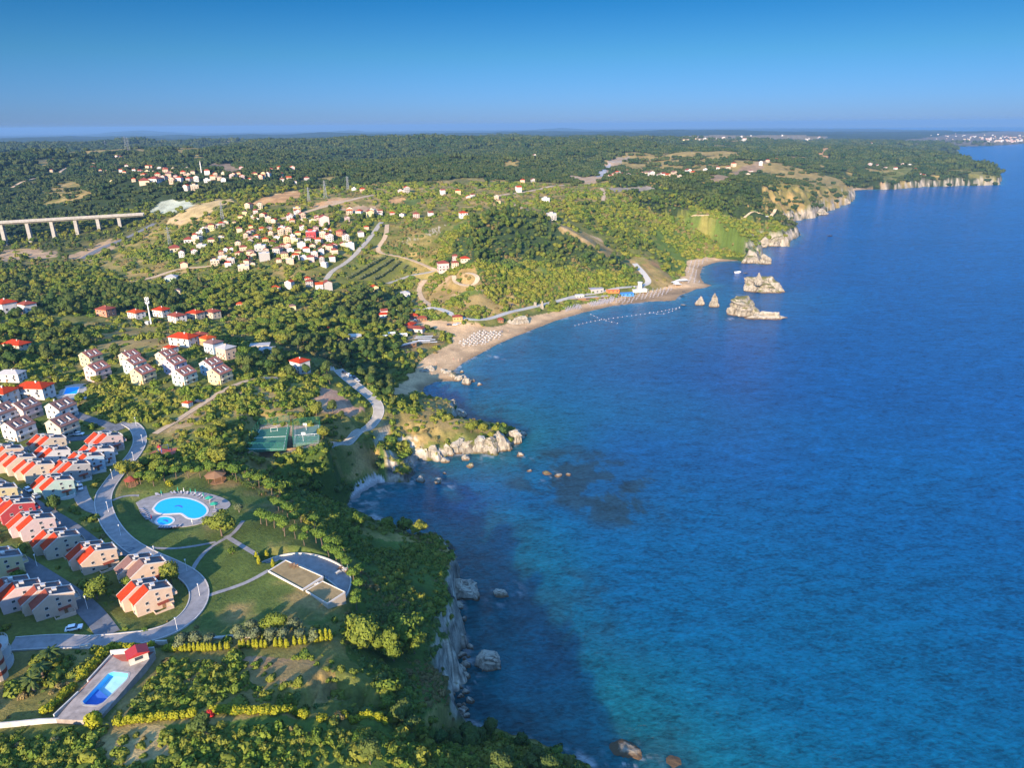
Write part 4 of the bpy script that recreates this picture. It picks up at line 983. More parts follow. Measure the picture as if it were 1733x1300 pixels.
# ---- semi-detached villa: two stepped units, red tiled front slope, roof terraces let into the rear slope.  x: slope direction (eaves at 0), y: along the ridge, +y nearer the viewer
def villa(red='front'):
    pr = Proto()
    for (ox, oy, dp_) in ((0, 0, 5.6), (-2.3, -5.4, 5.4)):
        w = MB()                                    # x from ox .. ox+12.5
        prof = [(ox, -1.5), (ox + 12.2, -1.5), (ox + 12.2, 6.3), (ox + 5.2, 8.55), (ox, 5.4)]
        w.prism(prof, oy - dp_, oy, 'cream'); iw = pr.add('wall', w)
        # roof slab on the long slope
        sl = (8.55 - 5.4) / 5.2
        def rz_(x): return 5.4 + (x - ox) * sl
        r1 = MB(); x0, x1 = ox - .45, ox + 5.1
        r1.prism([(x0, rz_(x0) + .06), (x1, rz_(x1) + .06), (x1, rz_(x1) + .26), (x0, rz_(x0) + .26)], oy - dp_ + .13, oy - .13, 'tile_red' if red == 'front' else 'trim'); pr.add('roof', r1)
        v = MB()                                    # verges: a raised white edge down each side of the tiles
        for yy in (oy - dp_, oy - .125):
            v.prism([(x0, rz_(x0) + .02), (ox + 5.2, rz_(ox + 5.2) + .02), (ox + 5.2, rz_(ox + 5.2) + .36), (x0, rz_(x0) + .36)], yy, yy + .125, 'trim')
        pr.add('verge', v)
        # rear slope with the sunken terrace
        s2 = (6.3 - 8.55) / 7.0
        def rb(x): return 8.55 + (x - ox - 5.2) * s2
        r2 = MB(); c = 'tile_brown' if red == 'front' else 'tile_rust'
        for a, b_, y0, y1 in ((5.2, 6.6, oy - dp_ + .25, oy - .25), (6.6, 11.4, oy - dp_ + .25, oy - dp_ + .8), (6.6, 11.4, oy - .8, oy - .25), (11.4, 12.5, oy - dp_ + .25, oy - .25)):
            xa, xb = ox + a, ox + b_
            r2.prism([(xa, rb(xa) + .05), (xb, rb(xb) + .05), (xb, rb(xb) + .22), (xa, rb(xa) + .22)], y0, y1, c)
        pr.add('rear_roof', r2)
        t = MB(); xa, xb = ox + 6.62, ox + 11.38
        t.prism([(xa, rb(xa) - .12), (xb, rb(xb) - .12), (xb, rb(xb) + .03), (xa, rb(xa) + .03)], oy - dp_ + .82, oy - .82, 'terrace_floor')
        it = pr.add('roof_terrace', t)
        pp = MB()                                   # parapet round the terrace
        for y0, y1 in ((oy - dp_, oy - dp_ + .24), (oy - .24, oy)):
            pp.prism([(ox + 5.25, rb(ox + 5.25) + .02), (ox + 12.3, rb(ox + 12.3) + .02), (ox + 12.3, rb(ox + 12.3) + .5), (ox + 5.25, rb(ox + 5.25) + .42)], y0, y1, 'trim')
        pp.prism([(ox + 12.2, 5.9), (ox + 12.55, 5.9), (ox + 12.55, 6.95), (ox + 12.2, 6.95)], oy - dp_, oy, 'trim')
        pr.add('parapet', pp, it)
        st = MB(); st.prism([(ox + 6.7, rb(ox + 6.7)), (ox + 8.0, rb(ox + 8.0)), (ox + 8.0, rb(ox + 6.7) + .55), (ox + 6.7, rb(ox + 6.7) + .75)], oy - dp_ + 1.2, oy - dp_ + 2.6, 'trim'); pr.add('stair_hood', st, it)
        ch = MB(); ch.box(ox + 5.6, ox + 6.2, oy - 1.4, oy - .9, 7.9, 9.35, 'white'); ch.box(ox + 5.52, ox + 6.28, oy - 1.48, oy - .82, 9.35, 9.5, 'trim'); pr.add('chimney', ch)
        # balcony at the tall rear end
        bl = MB(); bl.box(ox + 12.2, ox + 13.9, oy - dp_ + .5, oy - .5, 2.7, 2.9, 'trim'); bl.box(ox + 13.75, ox + 13.9, oy - dp_ + .5, oy - .5, 2.9, 3.8, 'cream')
        bl.box(ox + 12.2, ox + 13.75, oy - dp_ + .5, oy - dp_ + .62, 2.9, 3.8, 'cream'); bl.box(ox + 12.2, ox + 13.75, oy - .62, oy - .5, 2.9, 3.8, 'cream'); pr.add('balcony', bl)
        for zz in (.6, 3.1): window(pr, ox + 12.2, oy - dp_ / 2, zz, 1.9, 1.7, 'x', 1, iw)
        for zz in (.7, 3.2): window(pr, ox, oy - dp_ / 2, zz, 1.2, 1.3, 'x', -1, iw)
        if oy == 0:
            for xx, zz in ((3.4, 1.0), (3.6, 3.7), (7.4, 3.5), (7.2, 5.7), (10.4, 3.4)): window(pr, ox + xx, oy, zz, .95, 1.15, 'y', 1, iw)
            d = MB(); d.box(8.2, 9.3, 0, .08, -.3, 1.9, 'wood'); d.box(9.1, 9.2, .08, .14, .75, .9, 'metal'); pr.add('door', d)
            po = MB(); po.box(5.0, 11.2, 0, 2.4, -1.4, -.3, 'peach'); po.box(5.0, 11.2, 2.2, 2.4, -.3, .55, 'peach'); po.box(5.0, 5.2, 0, 2.2, -.3, .55, 'peach'); po.box(11.0, 11.2, 0, 2.2, -.3, .55, 'peach'); pr.add('porch', po)
            cn = MB(); cn.prism([(6.6, 2.35), (10.4, 2.35), (10.4, 2.5), (6.6, 2.5)], 0, 1.6, 'tile_rust'); pr.add('canopy', cn)
        else:
            for xx, zz in ((3.4, 3.4),): window(pr, ox + xx - .3, oy - dp_, zz, .95, 1.15, 'y', -1, iw)
    return pr
MB.flip = True
VILLA = villa('front')
MB.flip = False
# ---- gabled terrace house (pastel estate): ridge along y, rust roof on the right slope with two white-framed lights let in
def pastel():
    pr = Proto(); w = MB()
    w.prism([(0, -2.0), (9.0, -2.0), (9.0, 5.6), (3.8, 8.6), (0, 6.3)], -9.5, 0, 'cream'); iw = pr.add('wall', w)
    r1 = MB(); r1.prism([(-.4, 6.12), (3.8, 8.66), (3.8, 8.9), (-.4, 6.36)], -9.7, .2, 'trim'); pr.add('roof', r1)
    r2 = MB(); s2 = (5.6 - 8.6) / 5.2
    def rb(x): return 8.6 + (x - 3.8) * s2
    for a, b_, y0, y1 in ((3.8, 5.2, -9.7, .2), (5.2, 8.2, -9.7, -8.3), (5.2, 8.2, -5.4, -4.1), (5.2, 8.2, -1.2, .2), (8.2, 9.4, -9.7, .2)):
        r2.prism([(a, rb(a) + .06), (b_, rb(b_) + .06), (b_, rb(b_) + .28), (a, rb(a) + .28)], y0, y1, 'tile_faded')
    pr.add('rear_roof', r2)
    for y0 in (-8.28, -4.08):
        t = MB(); t.prism([(5.22, rb(5.22) - .1), (8.18, rb(8.18) - .1), (8.18, rb(8.18) + .03), (5.22, rb(5.22) + .03)], y0, y0 + 2.86, 'terrace_floor'); i = pr.add('roof_terrace', t)
        p = MB(); p.prism([(5.22, rb(5.22) + .05), (8.18, rb(8.18) + .05), (8.18, rb(8.18) + .5), (5.22, rb(5.22) + .4)], y0 + 1.2, y0 + 1.6, 'white'); p.box(8.0, 8.2, y0, y0 + 2.8, rb(8.1) + .04, rb(8.1) + .7, 'white'); pr.add('parapet', p, i)
    ch = MB(); ch.box(3.2, 3.8, -3.2, -2.6, 8.2, 9.7, 'trim'); pr.add('chimney', ch)
    for xx, zz in ((2.2, .8), (2.2, 3.6), (5.6, .8), (5.6, 3.6), (4.0, 6.0)): window(pr, xx, 0, zz, 1.05, 1.25, 'y', 1, iw)
    for yy in (-2.2, -6.6):
        for zz in (.6, 3.2): window(pr, 9.0, yy, zz, 1.5, 1.5, 'x', 1, iw)
    b = MB(); b.box(9.0, 10.5, -8.6, -.6, 2.6, 2.8, 'trim'); b.box(10.35, 10.5, -8.6, -.6, 2.8, 3.6, 'cream'); pr.add('balcony', b)
    b = MB(); b.box(3.0, 8.6, 0, 1.6, -2.0, -.2, 'cream'); b.box(3.0, 8.6, 1.45, 1.6, -.2, .6, 'cream'); pr.add('porch', b)
    d = MB(); d.box(7.4, 8.4, 0, .08, -.2, 2.0, 'wood'); pr.add('door', d)
    return pr
MB.flip = True
PASTEL = pastel()
# ---- villa with hipped roof
def hiphouse(wx=11, wy=9, h=5.6, rh=2.2):
    pr = Proto(); w = MB(); w.box(0, wx, -wy, 0, -1.5, h, 'white'); iw = pr.add('wall', w)
    r = MB(); r.hip(0, wx, -wy, 0, h + .02, h + rh, .6, 'tile_red'); ir = pr.add('roof', r)
    c = MB(); c.box(wx * .62, wx * .62 + .6, -wy * .45, -wy * .45 + .6, h + rh * .4, h + rh + .6, 'white'); pr.add('chimney', c, ir)
    for zz in (.8, 3.5):
        for xx in (.18, .5, .82): window(pr, wx * xx, 0, zz, 1.2, 1.4, 'y', 1, iw)
        for yy in (.25, .7): window(pr, wx, -wy * yy, zz, 1.2, 1.4, 'x', 1, iw)
    b = MB(); b.box(wx * .2, wx * .8, 0, 1.5, 2.75, 2.92, 'trim'); b.box(wx * .2, wx * .8, 1.38, 1.5, 2.92, 3.7, 'white'); b.box(wx * .2, wx * .2 + .12, .02, 1.38, 2.92, 3.7, 'white'); b.box(wx * .8 - .12, wx * .8, .02, 1.38, 2.92, 3.7, 'white'); pr.add('balcony', b)
    d = MB(); d.box(wx * .42, wx * .42 + 1.0, 0, .08, -.2, 2.0, 'wood'); pr.add('door', d)
    return pr
HIP = hiphouse(); HIP_LONG = hiphouse(15, 8.5, 5.4, 2.3); HIP_TALL = hiphouse(10, 9, 8.2, 2.2)
MB.flip = False
# ---- small houses of the towns: one mesh each, walls, tiled roof and dark window openings
def townmesh(kind, seed):
    r_ = random.Random(seed); m = MB(); wx = r_.uniform(8, 11); wy = r_.uniform(7.5, 10); h = r_.choice((4.8, 5.6, 7.6, 8.4)) if kind != 'low' else 3.2
    m.box(-wx/2, wx/2, -wy/2, wy/2, -2, h, 'white')
    if kind in ('hip', 'low'): m.hip(-wx/2, wx/2, -wy/2, wy/2, h + .02, h + 2.1, .5, 'tile_red')
    elif kind == 'gable':
        m.prism([(-wx/2 - .4, h - .15), (0, h + 2.0), (0, h + 2.25), (-wx/2 - .4, h + .1)], -wy/2 - .3, wy/2 + .3, 'tile_red'); m.prism([(0, h + 2.0), (wx/2 + .4, h - .15), (wx/2 + .4, h + .1), (0, h + 2.25)], -wy/2 - .3, wy/2 + .3, 'tile_red')
        m.prism([(-wx/2 + .02, h), (wx/2 - .02, h), (0, h + 2.05)], -wy/2 + .02, wy/2 - .02, 'white')
    else:
        m.box(-wx/2 - .15, wx/2 + .15, -wy/2 - .15, wy/2 + .15, h + .01, h + .3, 'trim'); m.box(-wx/4, wx/8, -wy/4, wy/8, h + .3, h + 2.2, 'white'); m.box(-wx/4 - .2, wx/8 + .2, -wy/4 - .2, wy/8 + .2, h + 2.2, h + 2.4, 'tile_red')
    fl = int(h // 2.7)
    for f in range(fl):
        for k in range(3):
            xx = -wx/2 + wx * (k + .5) / 3; yy = -wy/2 + wy * (k + .5) / 3; zz = .8 + 2.75 * f
            m.box(xx - .6, xx + .6, -wy/2 - .03, -wy/2 + .05, zz, zz + 1.3, 'glass'); m.box(wx/2 - .05, wx/2 + .03, yy - .6, yy + .6, zz, zz + 1.3, 'glass'); m.box(-wx/2 - .03, -wx/2 + .05, yy - .6, yy + .6, zz, zz + 1.3, 'glass')
        if f and r_.random() < .8: m.box(-wx * .35, wx * .35, -wy/2 - 1.3, -wy/2, 2.7 * f, 2.7 * f + .15, 'trim'); m.box(-wx * .35, wx * .35, -wy/2 - 1.3, -wy/2 - 1.2, 2.7 * f + .15, 2.7 * f + .95, 'white')
    return m.mesh("town_house")
TOWN = {k: [townmesh(k, 100 + i * 7 + j) for j in range(3)] for i, k in enumerate(('hip', 'gable', 'flat', 'low'))}
WALLW = {'white': 'white', 'cream': 'cream', 'pink': 'pink', 'peach': 'peach', 'lemon': 'yellow', 'mint': 'mint', 'grey': 'grey', 'terracotta_wall': 'brick', 'sandwall': 'sandy', 'ochre': 'ochre', 'lilac': 'lilac', 'skyblue': 'bluish', 'crimson': 'crimson'}
ROOFW = {'tile_red': 'red', 'tile_orange': 'orange', 'tile_brown': 'brown', 'tile_rust': 'rust red', 'grey': 'grey'}
SHAPEW = {'hip': 'hipped', 'gable': 'gabled', 'flat': 'flat', 'low': 'low hipped'}
def town_house(u, v, shape=None, wall=None, roof=None, s=1.0, rz=None, xy=None, group='houses of the towns', r_=random):
    x, y, z = hit(u, v) if xy is None else (*xy, float(ground(*xy)))
    shape = shape or r_.choice(('hip', 'hip', 'gable', 'gable', 'flat')); wall = wall or r_.choice(('white', 'white', 'white', 'cream', 'cream', 'pink', 'peach', 'sandwall', 'lemon', 'grey'))
    roof = roof or r_.choice(('tile_red', 'tile_rust', 'tile_orange', 'tile_rust', 'tile_brown'))
    o = link('house', r_.choice(TOWN[shape]), None, (x, y, z - float(curv(math.hypot(x, y))) * (math.hypot(x, y) > 1500)), rz if rz is not None else r_.choice((.3, .5, .2, .3 + math.pi/2, .4 + math.pi, -.2)), category='house', group=group)
    o.scale = (s, s, s)
    for k, m in enumerate(o.data.materials):
        n = {'white': wall, 'tile_red': roof}.get(m.name)
        if n: o.material_slots[k].link = 'OBJECT'; o.material_slots[k].material = MATS[n]
    NOGO.append((x, y, 6.0 * s))
    TODO.append((o, f"{WALLW[wall]} house, {'flat' if shape == 'flat' else SHAPEW[shape].replace('low hipped', 'low') + ' ' + ROOFW[roof].replace('rust red', 'rust')} roof"))
    return o
# ---- cars
def carproto():
    pr = Proto(); b = MB()
    b.poly([(-2.1,-.85,.35),(2.1,-.85,.35),(2.1,.85,.35),(-2.1,.85,.35),(-2.15,-.88,.75),(2.15,-.88,.7),(2.15,.88,.7),(-2.15,.88,.75),(-1.95,-.8,.98),(2.0,-.8,.86),(2.0,.8,.86),(-1.95,.8,.98)],
           [(0,3,2,1),(0,1,5,4),(1,2,6,5),(2,3,7,6),(3,0,4,7),(4,5,9,8),(5,6,10,9),(6,7,11,10),(7,4,8,11),(8,9,10,11)], 'car_white'); ib = pr.add('body', b)
    c = MB(); c.poly([(-1.75,-.74,.96),(1.0,-.74,.9),(1.0,.74,.9),(-1.75,.74,.96),(-1.35,-.62,1.46),(.35,-.62,1.46),(.35,.62,1.46),(-1.35,.62,1.46)], [(0,1,5,4),(1,2,6,5),(2,3,7,6),(3,0,4,7)], 'glass'); pr.add('window', c)
    t = MB(); t.poly([(-1.4,-.66,1.44),(.42,-.66,1.44),(.42,.66,1.44),(-1.4,.66,1.44),(-1.3,-.58,1.53),(.3,-.58,1.53),(.3,.58,1.53),(-1.3,.58,1.53)], [(0,1,5,4),(1,2,6,5),(2,3,7,6),(3,0,4,7),(4,5,6,7),(0,3,2,1)], 'car_white'); pr.add('roof', t)
    for x in (-1.3, 1.35):
        for y in (-.82, .82):
            w = MB(); k = 10; P = [(x + math.cos(a * 2 * math.pi / k) * .33, y + d, .33 + math.sin(a * 2 * math.pi / k) * .33) for d in (-.11, .11) for a in range(k)]
            w.poly(P, [tuple(range(k)), tuple(range(2 * k - 1, k - 1, -1))] + [(i, k + i, k + (i + 1) % k, (i + 1) % k) for i in range(k)], 'rubber'); pr.add('wheel', w)
    for y in (-.6, .6):
        h = MB(); h.box(2.08, 2.16, y - .2, y + .2, .6, .76, 'trim'); pr.add('headlight', h)
    return pr
CAR = carproto()
CARW = {'car_white': 'white', 'car_silver': 'silver', 'car_dark': 'black', 'car_red': 'red', 'car_blue': 'blue'}
def car(u, v, rz, c='car_white', label=None, group='cars parked around the estate', xy=None):
    x, y, z = hit(u, v) if xy is None else (*xy, float(ground(*xy)))
    o = CAR.place('parked_car', x, y, z + .2, rz, {'car_white': c} if c != 'car_white' else None, category='car', group=group)
    if label: o['label'] = label
    else: TODO.append((o, f"{CARW[c]} parked car"))
    NOGO.append((x, y, 3.0)); return o
# ------------------------------------------------------------------ placing helpers
def over(u, v, h=0.0):
    """ground point whose height h above the ground is seen at a pixel"""
    x, y, z = hit(u, v)
    for _ in range(12):
        zg = float(ground(x, y)); x2, y2 = at(u, v, max(zg, 0) + h); x, y = .5 * (x + x2), .5 * (y + y2)
    return x, y
def rot(x, y, a): return x * math.cos(a) - y * math.sin(a), x * math.sin(a) + y * math.cos(a)
def place_at(pr, kind, u, v, h, lx, ly, rz, scale=1.0, dz=0.0, nogo=9, **kw):
    """put a prototype so that its local point (lx, ly) at height h shows at a pixel"""
    x, y = over(u, v, h * scale); ox, oy = rot(lx * scale, ly * scale, rz)
    x -= ox; y -= oy
    mx, my = rot(5 * scale, 4 * scale, rz)
    zc = min(float(ground(x + mx, y + my)), float(ground(x + ox, y + oy)) + .6)
    NOGO.append((x + mx, y + my, nogo)); NOGO.append((x + ox, y + oy, nogo * .7))
    return pr.place(kind, x, y, zc + dz, rz, scale=scale, **kw)

# ------------------------------------------------------------------ the estate's villas: front ridge end read off the view
VH = [(253,1001,'peach','tile_red',None,45,'peach villa with two red roof slopes beside the loop of the estate road'),
 (245,957,'peach','tile_brown',None,44,'peach and yellow villa with one dark brown roof slope behind a dense green tree'),
 (161,934,'peach','tile_red',None,45,'peach villa with red roof slopes third from the road loop in the middle row'),
 (99,911,'sandwall','tile_red',None,46,'sand coloured villa with red roof slopes between two streets, middle row'),
 (57,881,'pink','tile_red',None,46,'pale pink villa with two red roof slopes, next to the crimson villa'),
 (23,854,'crimson','tile_red',None,46,'crimson walled villa with red roof slopes'),
 (83,1009,'peach','tile_rust',None,43,'peach villa with rust roof and pale balcony beside the wide paved junction'),
 (27,998,'pink','tile_red',None,43,'pinkish villa with red slope just left of the rust roofed one'),
 (-4,946,'lemon','tile_orange',None,45,'pale yellow villa cut by the left edge, above the front street'),
 (-6,828,'lemon','tile_orange',None,46,'pale yellow villa cut by the left edge, behind the crimson villa'),
 (93,815,'mint','tile_red',None,46,'pale mint villa with three red slopes at the street end near a white car'),
 (61,788,'cream','tile_red',None,46,'cream villa with red slopes, behind the mint villa'),
 (123,788,'grey','tile_red',None,48,'grey walled villa with one narrow red slope beside the curved road'),
 (84,743,'cream','tile_red',None,50,'cream villa with two red slopes at the head of the upper row'),
 (90,764,'white','tile_red',None,48,'white villa with two red slopes just below the head of the upper row'),
 (182,739,'pink','tile_red',None,50,'pale pink villa with two red slopes nearest the bend of the road'),
 (166,762,'white','tile_red',None,49,'white villa with long red slopes between the pink and grey villas'),
 (148,774,'skyblue','tile_red',None,48,'bluish white villa with one red slope in the row beside the road'),
 (30,776,'cream','tile_red',None,47,'cream villa with red slope left in the upper rows'),
 (9,761,'peach','tile_orange',None,47,'orange peach villa at the left edge of the upper rows')]
for u, v, wall, roof, _, a, lab in VH:
    rc = {'cream': wall}
    if roof != 'tile_red': rc['tile_red'] = roof
    if wall in ('white', 'skyblue', 'mint', 'cream', 'lemon', 'grey', 'crimson'): rc['peach'] = 'crimson' if wall == 'crimson' else 'white'
    o = place_at(VILLA, 'villa', u, v, 8.55, 5.2, 0, R(a), label=lab, category='house', group='red roofed villas of the estate', recol=rc, scale=.83)
# pastel and white gabled houses
PH = [(154,605,'lemon','pale yellow gabled house, upper of the leftmost pastel pair',.92),(165,627,'pink','pink gabled house, lower of the leftmost pastel pair',.98),(220,605,'cream','cream gabled house at the back of the second pastel row',.88),(228,617,'mint','mint green gabled house in the middle of the second pastel row',.92),(242,633,'lemon','pale yellow gabled house at the front of the second pastel row',.95),
 (282,604,'cream','cream gabled house at the back of the third pastel row',.9),(296,617,'lilac','lilac pink gabled house in the middle of the third pastel row',.93),(312,635,'mint','mint green gabled house at the front of the third pastel row',.95),(358,619,'skyblue','bluish white gabled house, upper of the rightmost pastel pair',.93),(372,633,'lemon','pale yellow gabled house, lower of the rightmost pastel pair',.95)]
for u, v, wall, lab, s_ in PH:
    place_at(PASTEL, 'gabled_house', u, v, 4.2, 4.5, 4.7, R(-22), s_, label=lab, category='house', group='pastel houses on the slope', recol={'cream': wall})
for u, v, wall, lab in [(44,692,'pink','pale pink house with roof terraces near the long red roofed villa'),(104,692,'white','white house with brown roof terraces beside the small blue pool'),(32,725,'white','white house with roof terraces and round balconies at the left rows'),(106,720,'cream','cream house with roof terraces above a parked white car'),(3,700,'white','white balconied house cut by the left edge above the villas')]:
    place_at(PASTEL, 'gabled_house', u, v, 4.2, 4.5, 4.7, R(-20), .98, label=lab, category='house', group='white houses above the villas', recol={'cream': wall, 'tile_faded': 'tile_brown'})
HH = [(HIP,231,531,'white','tile_orange',.95,-30,'white villa with orange hipped roof just left of the cell mast'),(HIP,274,527,'white','tile_red',1.0,-25,'white villa with red hipped roof right behind the cell mast'),(HIP,300,537,'white','tile_rust',1.0,-35,'white villa with faded hipped roof, nearest of the row by the mast'),
 (HIP,331,532,'cream','tile_red',.95,-25,'cream villa with red hipped roof, second from right in the mast row'),(HIP,360,530,'cream','tile_rust',.9,-30,'small cream villa with faded roof at the right end of the mast row'),(HIP,179,526,'terracotta_wall','tile_rust',1.0,-20,'brick red villa with balconies left of the cell mast row'),
 (HIP_LONG,307,573,'white','tile_red',1.05,-20,'large white villa with red hipped roof behind the pastel houses'),(HIP_TALL,341,574,'ochre','tile_rust',.75,-35,'narrow ochre house with rust roof behind the pastel houses'),(HIP_TALL,353,580,'ochre','tile_orange',.75,-35,'narrow ochre house with orange roof behind the pastel houses'),(HIP_TALL,363,589,'skyblue','tile_brown',.85,-30,'pale blue house with dark roof behind the pastel houses'),
 (HIP_TALL,384,598,'peach','grey',.85,-30,'peach house with grey roof at the right end behind the pastel houses'),(HIP,289,590,'white','tile_red',.6,-25,'little house with red roof among trees behind the pastel houses'),(HIP_LONG,26,584,'cream','tile_red',.95,-20,'cream bungalow with red roof among trees at the left edge'),
 (HIP_TALL,12,523,'white','tile_red',1.25,-30,'big white house block with red roof cut by the left edge'),(HIP_TALL,48,523,'white','tile_rust',1.0,-30,'tall white house with rust roof at the left beside the big block'),(HIP_LONG,53,658,'white','tile_red',1.0,-5,'long white villa with broad red roof left of the small blue pool'),
 (HIP,4,667,'white','tile_red',1.0,-10,'white villa with red roof cut by the left edge near the small blue pool'),(HIP_TALL,509,621,'white','tile_red',.85,-35,'white three storey house with red roof alone on the scrub slope'),(HIP,317,683,'white','tile_orange',.35,-20,'tiny white hut with orange roof beside the dirt track'),(HIP_LONG,14,635,'white','grey',.8,0,'low white shed in the meadow at the left edge')]
for pr, u, v, wall, roof, s_, a, lab in HH:
    rc = {'white': wall, 'tile_red': roof}
    place_at(pr, 'hip_roofed_house', u, v, 3.6, 5.5, 4.5, R(a), s_, label=lab, category='house', group='hip roofed houses', recol=rc, nogo=9 * s_)

# ------------------------------------------------------------------ town houses, read off the view
def zc(ox, oy, k, L): return [(ox + a * k, oy + b * k) for a, b in L]
TP = zc(260, 300, .2308, [(305,440),(328,427),(352,417),(377,405),(402,395),(427,385),(452,375),(477,365),(500,357),(525,347),(700,235),(720,225),(780,230),(750,272),(670,278),(740,305),(810,310),(842,327),(1055,285),(1000,318),(1090,305),(1108,322),(1200,318),(1280,352),(800,400),(855,405),(950,385),(990,412),(1095,395),(1190,388),(1060,432),(1195,418),(700,430),(680,447),(760,455),(722,467),(822,477),(980,482),(1042,477),(950,517),(990,527),(1215,487),(1290,467),(1390,507),(1322,520),(1300,542),(1165,517),(1120,547),(912,562),(962,587),(1060,572),(1045,597),(1180,587),(1150,612),(1000,632),(1100,602),(1310,612),(1440,522),(1410,462),(1520,432),(1560,382),(630,397),(490,462),(430,492),(210,582),(540,542),(660,547),(632,580),(715,582),(680,607),(520,607),(570,632),(550,657),(690,642),(225,657),(1000,812),(1130,762),(1145,792),(1215,812),(1280,822),(900,837),(180,872),(640,957),(1020,967),(1690,1002),(1620,827),(1440,267),(1510,272),(1590,292),(1605,262),(1660,277),(1420,322),(860,430),(880,395),(905,455),(1020,445),(1130,470),(1240,440),(1005,560),(1085,520),(875,500),(1230,560),(640,310),(600,345),(935,420),(1330,570)])
for u, v in TP: town_house(u, v, s=random.uniform(.58, .84))
for u, v, w, r_, sh, s_, in [(503,360,'ochre','tile_rust','flat',1.1),(527,403,'crimson','tile_red','flat',1.0),(549,382,'pink','tile_rust','gable',1.2),(577,398,'terracotta_wall','tile_rust','hip',.9),(321,410,'white','tile_rust','low',1.3),(297,425,'cream','tile_rust','low',1.4),(342,421,'grey','tile_brown','flat',.95),(335,410,'cream','tile_brown','flat',.9),(442,428,'grey','tile_rust','flat',1.05),(448,440,'grey','tile_brown','flat',.95),(365,449,'sandwall','tile_rust','flat',.95),(413,457,'sandwall','tile_rust','flat',.95),(291,474,'mint','grey','low',1.1)]:
    town_house(u, v, sh, w, r_, s_)
for u, v in zc(0, 200, .2308, [(685,382),(690,352),(740,397),(780,397),(850,362),(860,287),(890,297),(930,357),(915,412),(888,397),(985,392),(1025,402),(1060,432),(1080,367),(1105,362),(1085,412),(1130,407),(1170,387),(1212,390),(1218,407),(1190,402),(1270,377),(1250,417),(1290,437),(1205,452),(1240,442),(985,462),(825,477),(1265,477),(1320,467),(1380,387),(1385,427),(1420,457),(1442,462),(1390,462),(1415,407),(1520,412),(1560,447),(1640,412),(1610,452),(1580,432),(1370,527),(1720,437),(1700,442),(1520,467),(380,392),(1640,477),(1040,395),(1345,415),(1160,430)]) + zc(400, 180, .2885, [(30,377),(15,402),(35,432),(80,442),(110,417),(150,432),(160,412),(190,412),(255,377),(205,382),(330,380),(265,412),(270,442),(310,442),(345,452),(415,442),(690,497),(740,502),(965,507),(1000,507),(1210,517),(1300,517),(1360,542),(1385,532),(1525,542),(1540,567),(1655,502),(665,632),(720,632),(785,652),(840,642),(915,642),(975,647),(1055,652),(1140,650),(1680,452)]):
    town_house(u, v, s=random.uniform(.62, .92), group='houses of the hill villages')
for u, v, w, r_, sh, s_ in [(330,322,'sandwall','tile_rust','flat',1.0),(245,311,'cream','tile_rust','low',1.7),(264,308,'white','tile_rust','low',1.7),(784,368,'white','tile_red','hip',1.0),(771,439,'pink','tile_rust','hip',.75),(787,441,'cream','tile_red','low',.9),(770,451,'cream','tile_rust','hip',.8),(750,458,'pink','tile_rust','hip',1.1),(924,341,'white','tile_brown','flat',1.0),(933,372,'grey','tile_brown','flat',1.0),(686,500,'white','grey','low',.9)]:
    town_house(u, v, sh, w, r_, s_, group='houses of the hill villages')
for u, v in zc(900, 180, .4807, [(275,250),(290,247),(303,244),(322,241),(340,246),(358,243),(370,247),(388,243),(402,246),(420,249),(435,243),(448,247),(462,246),(480,249),(500,246),(520,252),(550,241),(565,244),(580,239),(610,229),(655,221),(690,223),(710,211),(770,236),(760,246),(860,191),(830,196),(805,206),(535,121),(550,119),(575,118),(590,119),(615,119),(1190,209),(1215,213),(1245,219),(1280,221),(1305,206),(1330,209),(1350,226),(1365,241),(1380,246),(1155,131),(1195,131),(10,181),(35,188),(85,126),(5,266)]):
    town_house(u, v, s=random.uniform(.7, 1.05), group='houses along the far coast')
rr = random.Random(5)
TPOLY = [(300,432),(400,385),(440,362),(530,372),(610,398),(590,430),(550,452),(430,455),(360,440)]; k_ = 0
while k_ < 26:                                             # small houses filling the gaps of the big town
    u, v = rr.uniform(295, 615), rr.uniform(360, 456)
    if not inpoly(np.array([u]), np.array([v]), TPOLY)[0]: continue
    x, y, z = hit(u, v)
    if free(np.array([x]), np.array([y]), 2.5)[0]: town_house(0, 0, xy=(x, y), s=rr.uniform(.5, .72), r_=rr); k_ += 1
for _ in range(84):
    u = 1733 - abs(rr.gauss(0, 75)); v = 241 - rr.random() * 11 - (1733 - u) * .02
    if u < 1570: u = rr.uniform(1580, 1730)
    x, y, z = hit(u, v)
    if z > 1.0: town_house(0, 0, xy=(x, y), s=rr.uniform(.8, 1.5), group='houses of the far coastal town', r_=rr, shape=rr.choice(('hip', 'flat', 'flat')), wall=rr.choice(('white', 'white', 'cream', 'pink')))
for _ in range(26):
    x, y, z = hit(rr.uniform(1165, 1390), rr.uniform(230, 238)); town_house(0, 0, xy=(x, y), s=rr.uniform(.9, 1.6), group='houses on the far plateau', r_=rr, shape=rr.choice(('hip', 'flat')), wall='white')

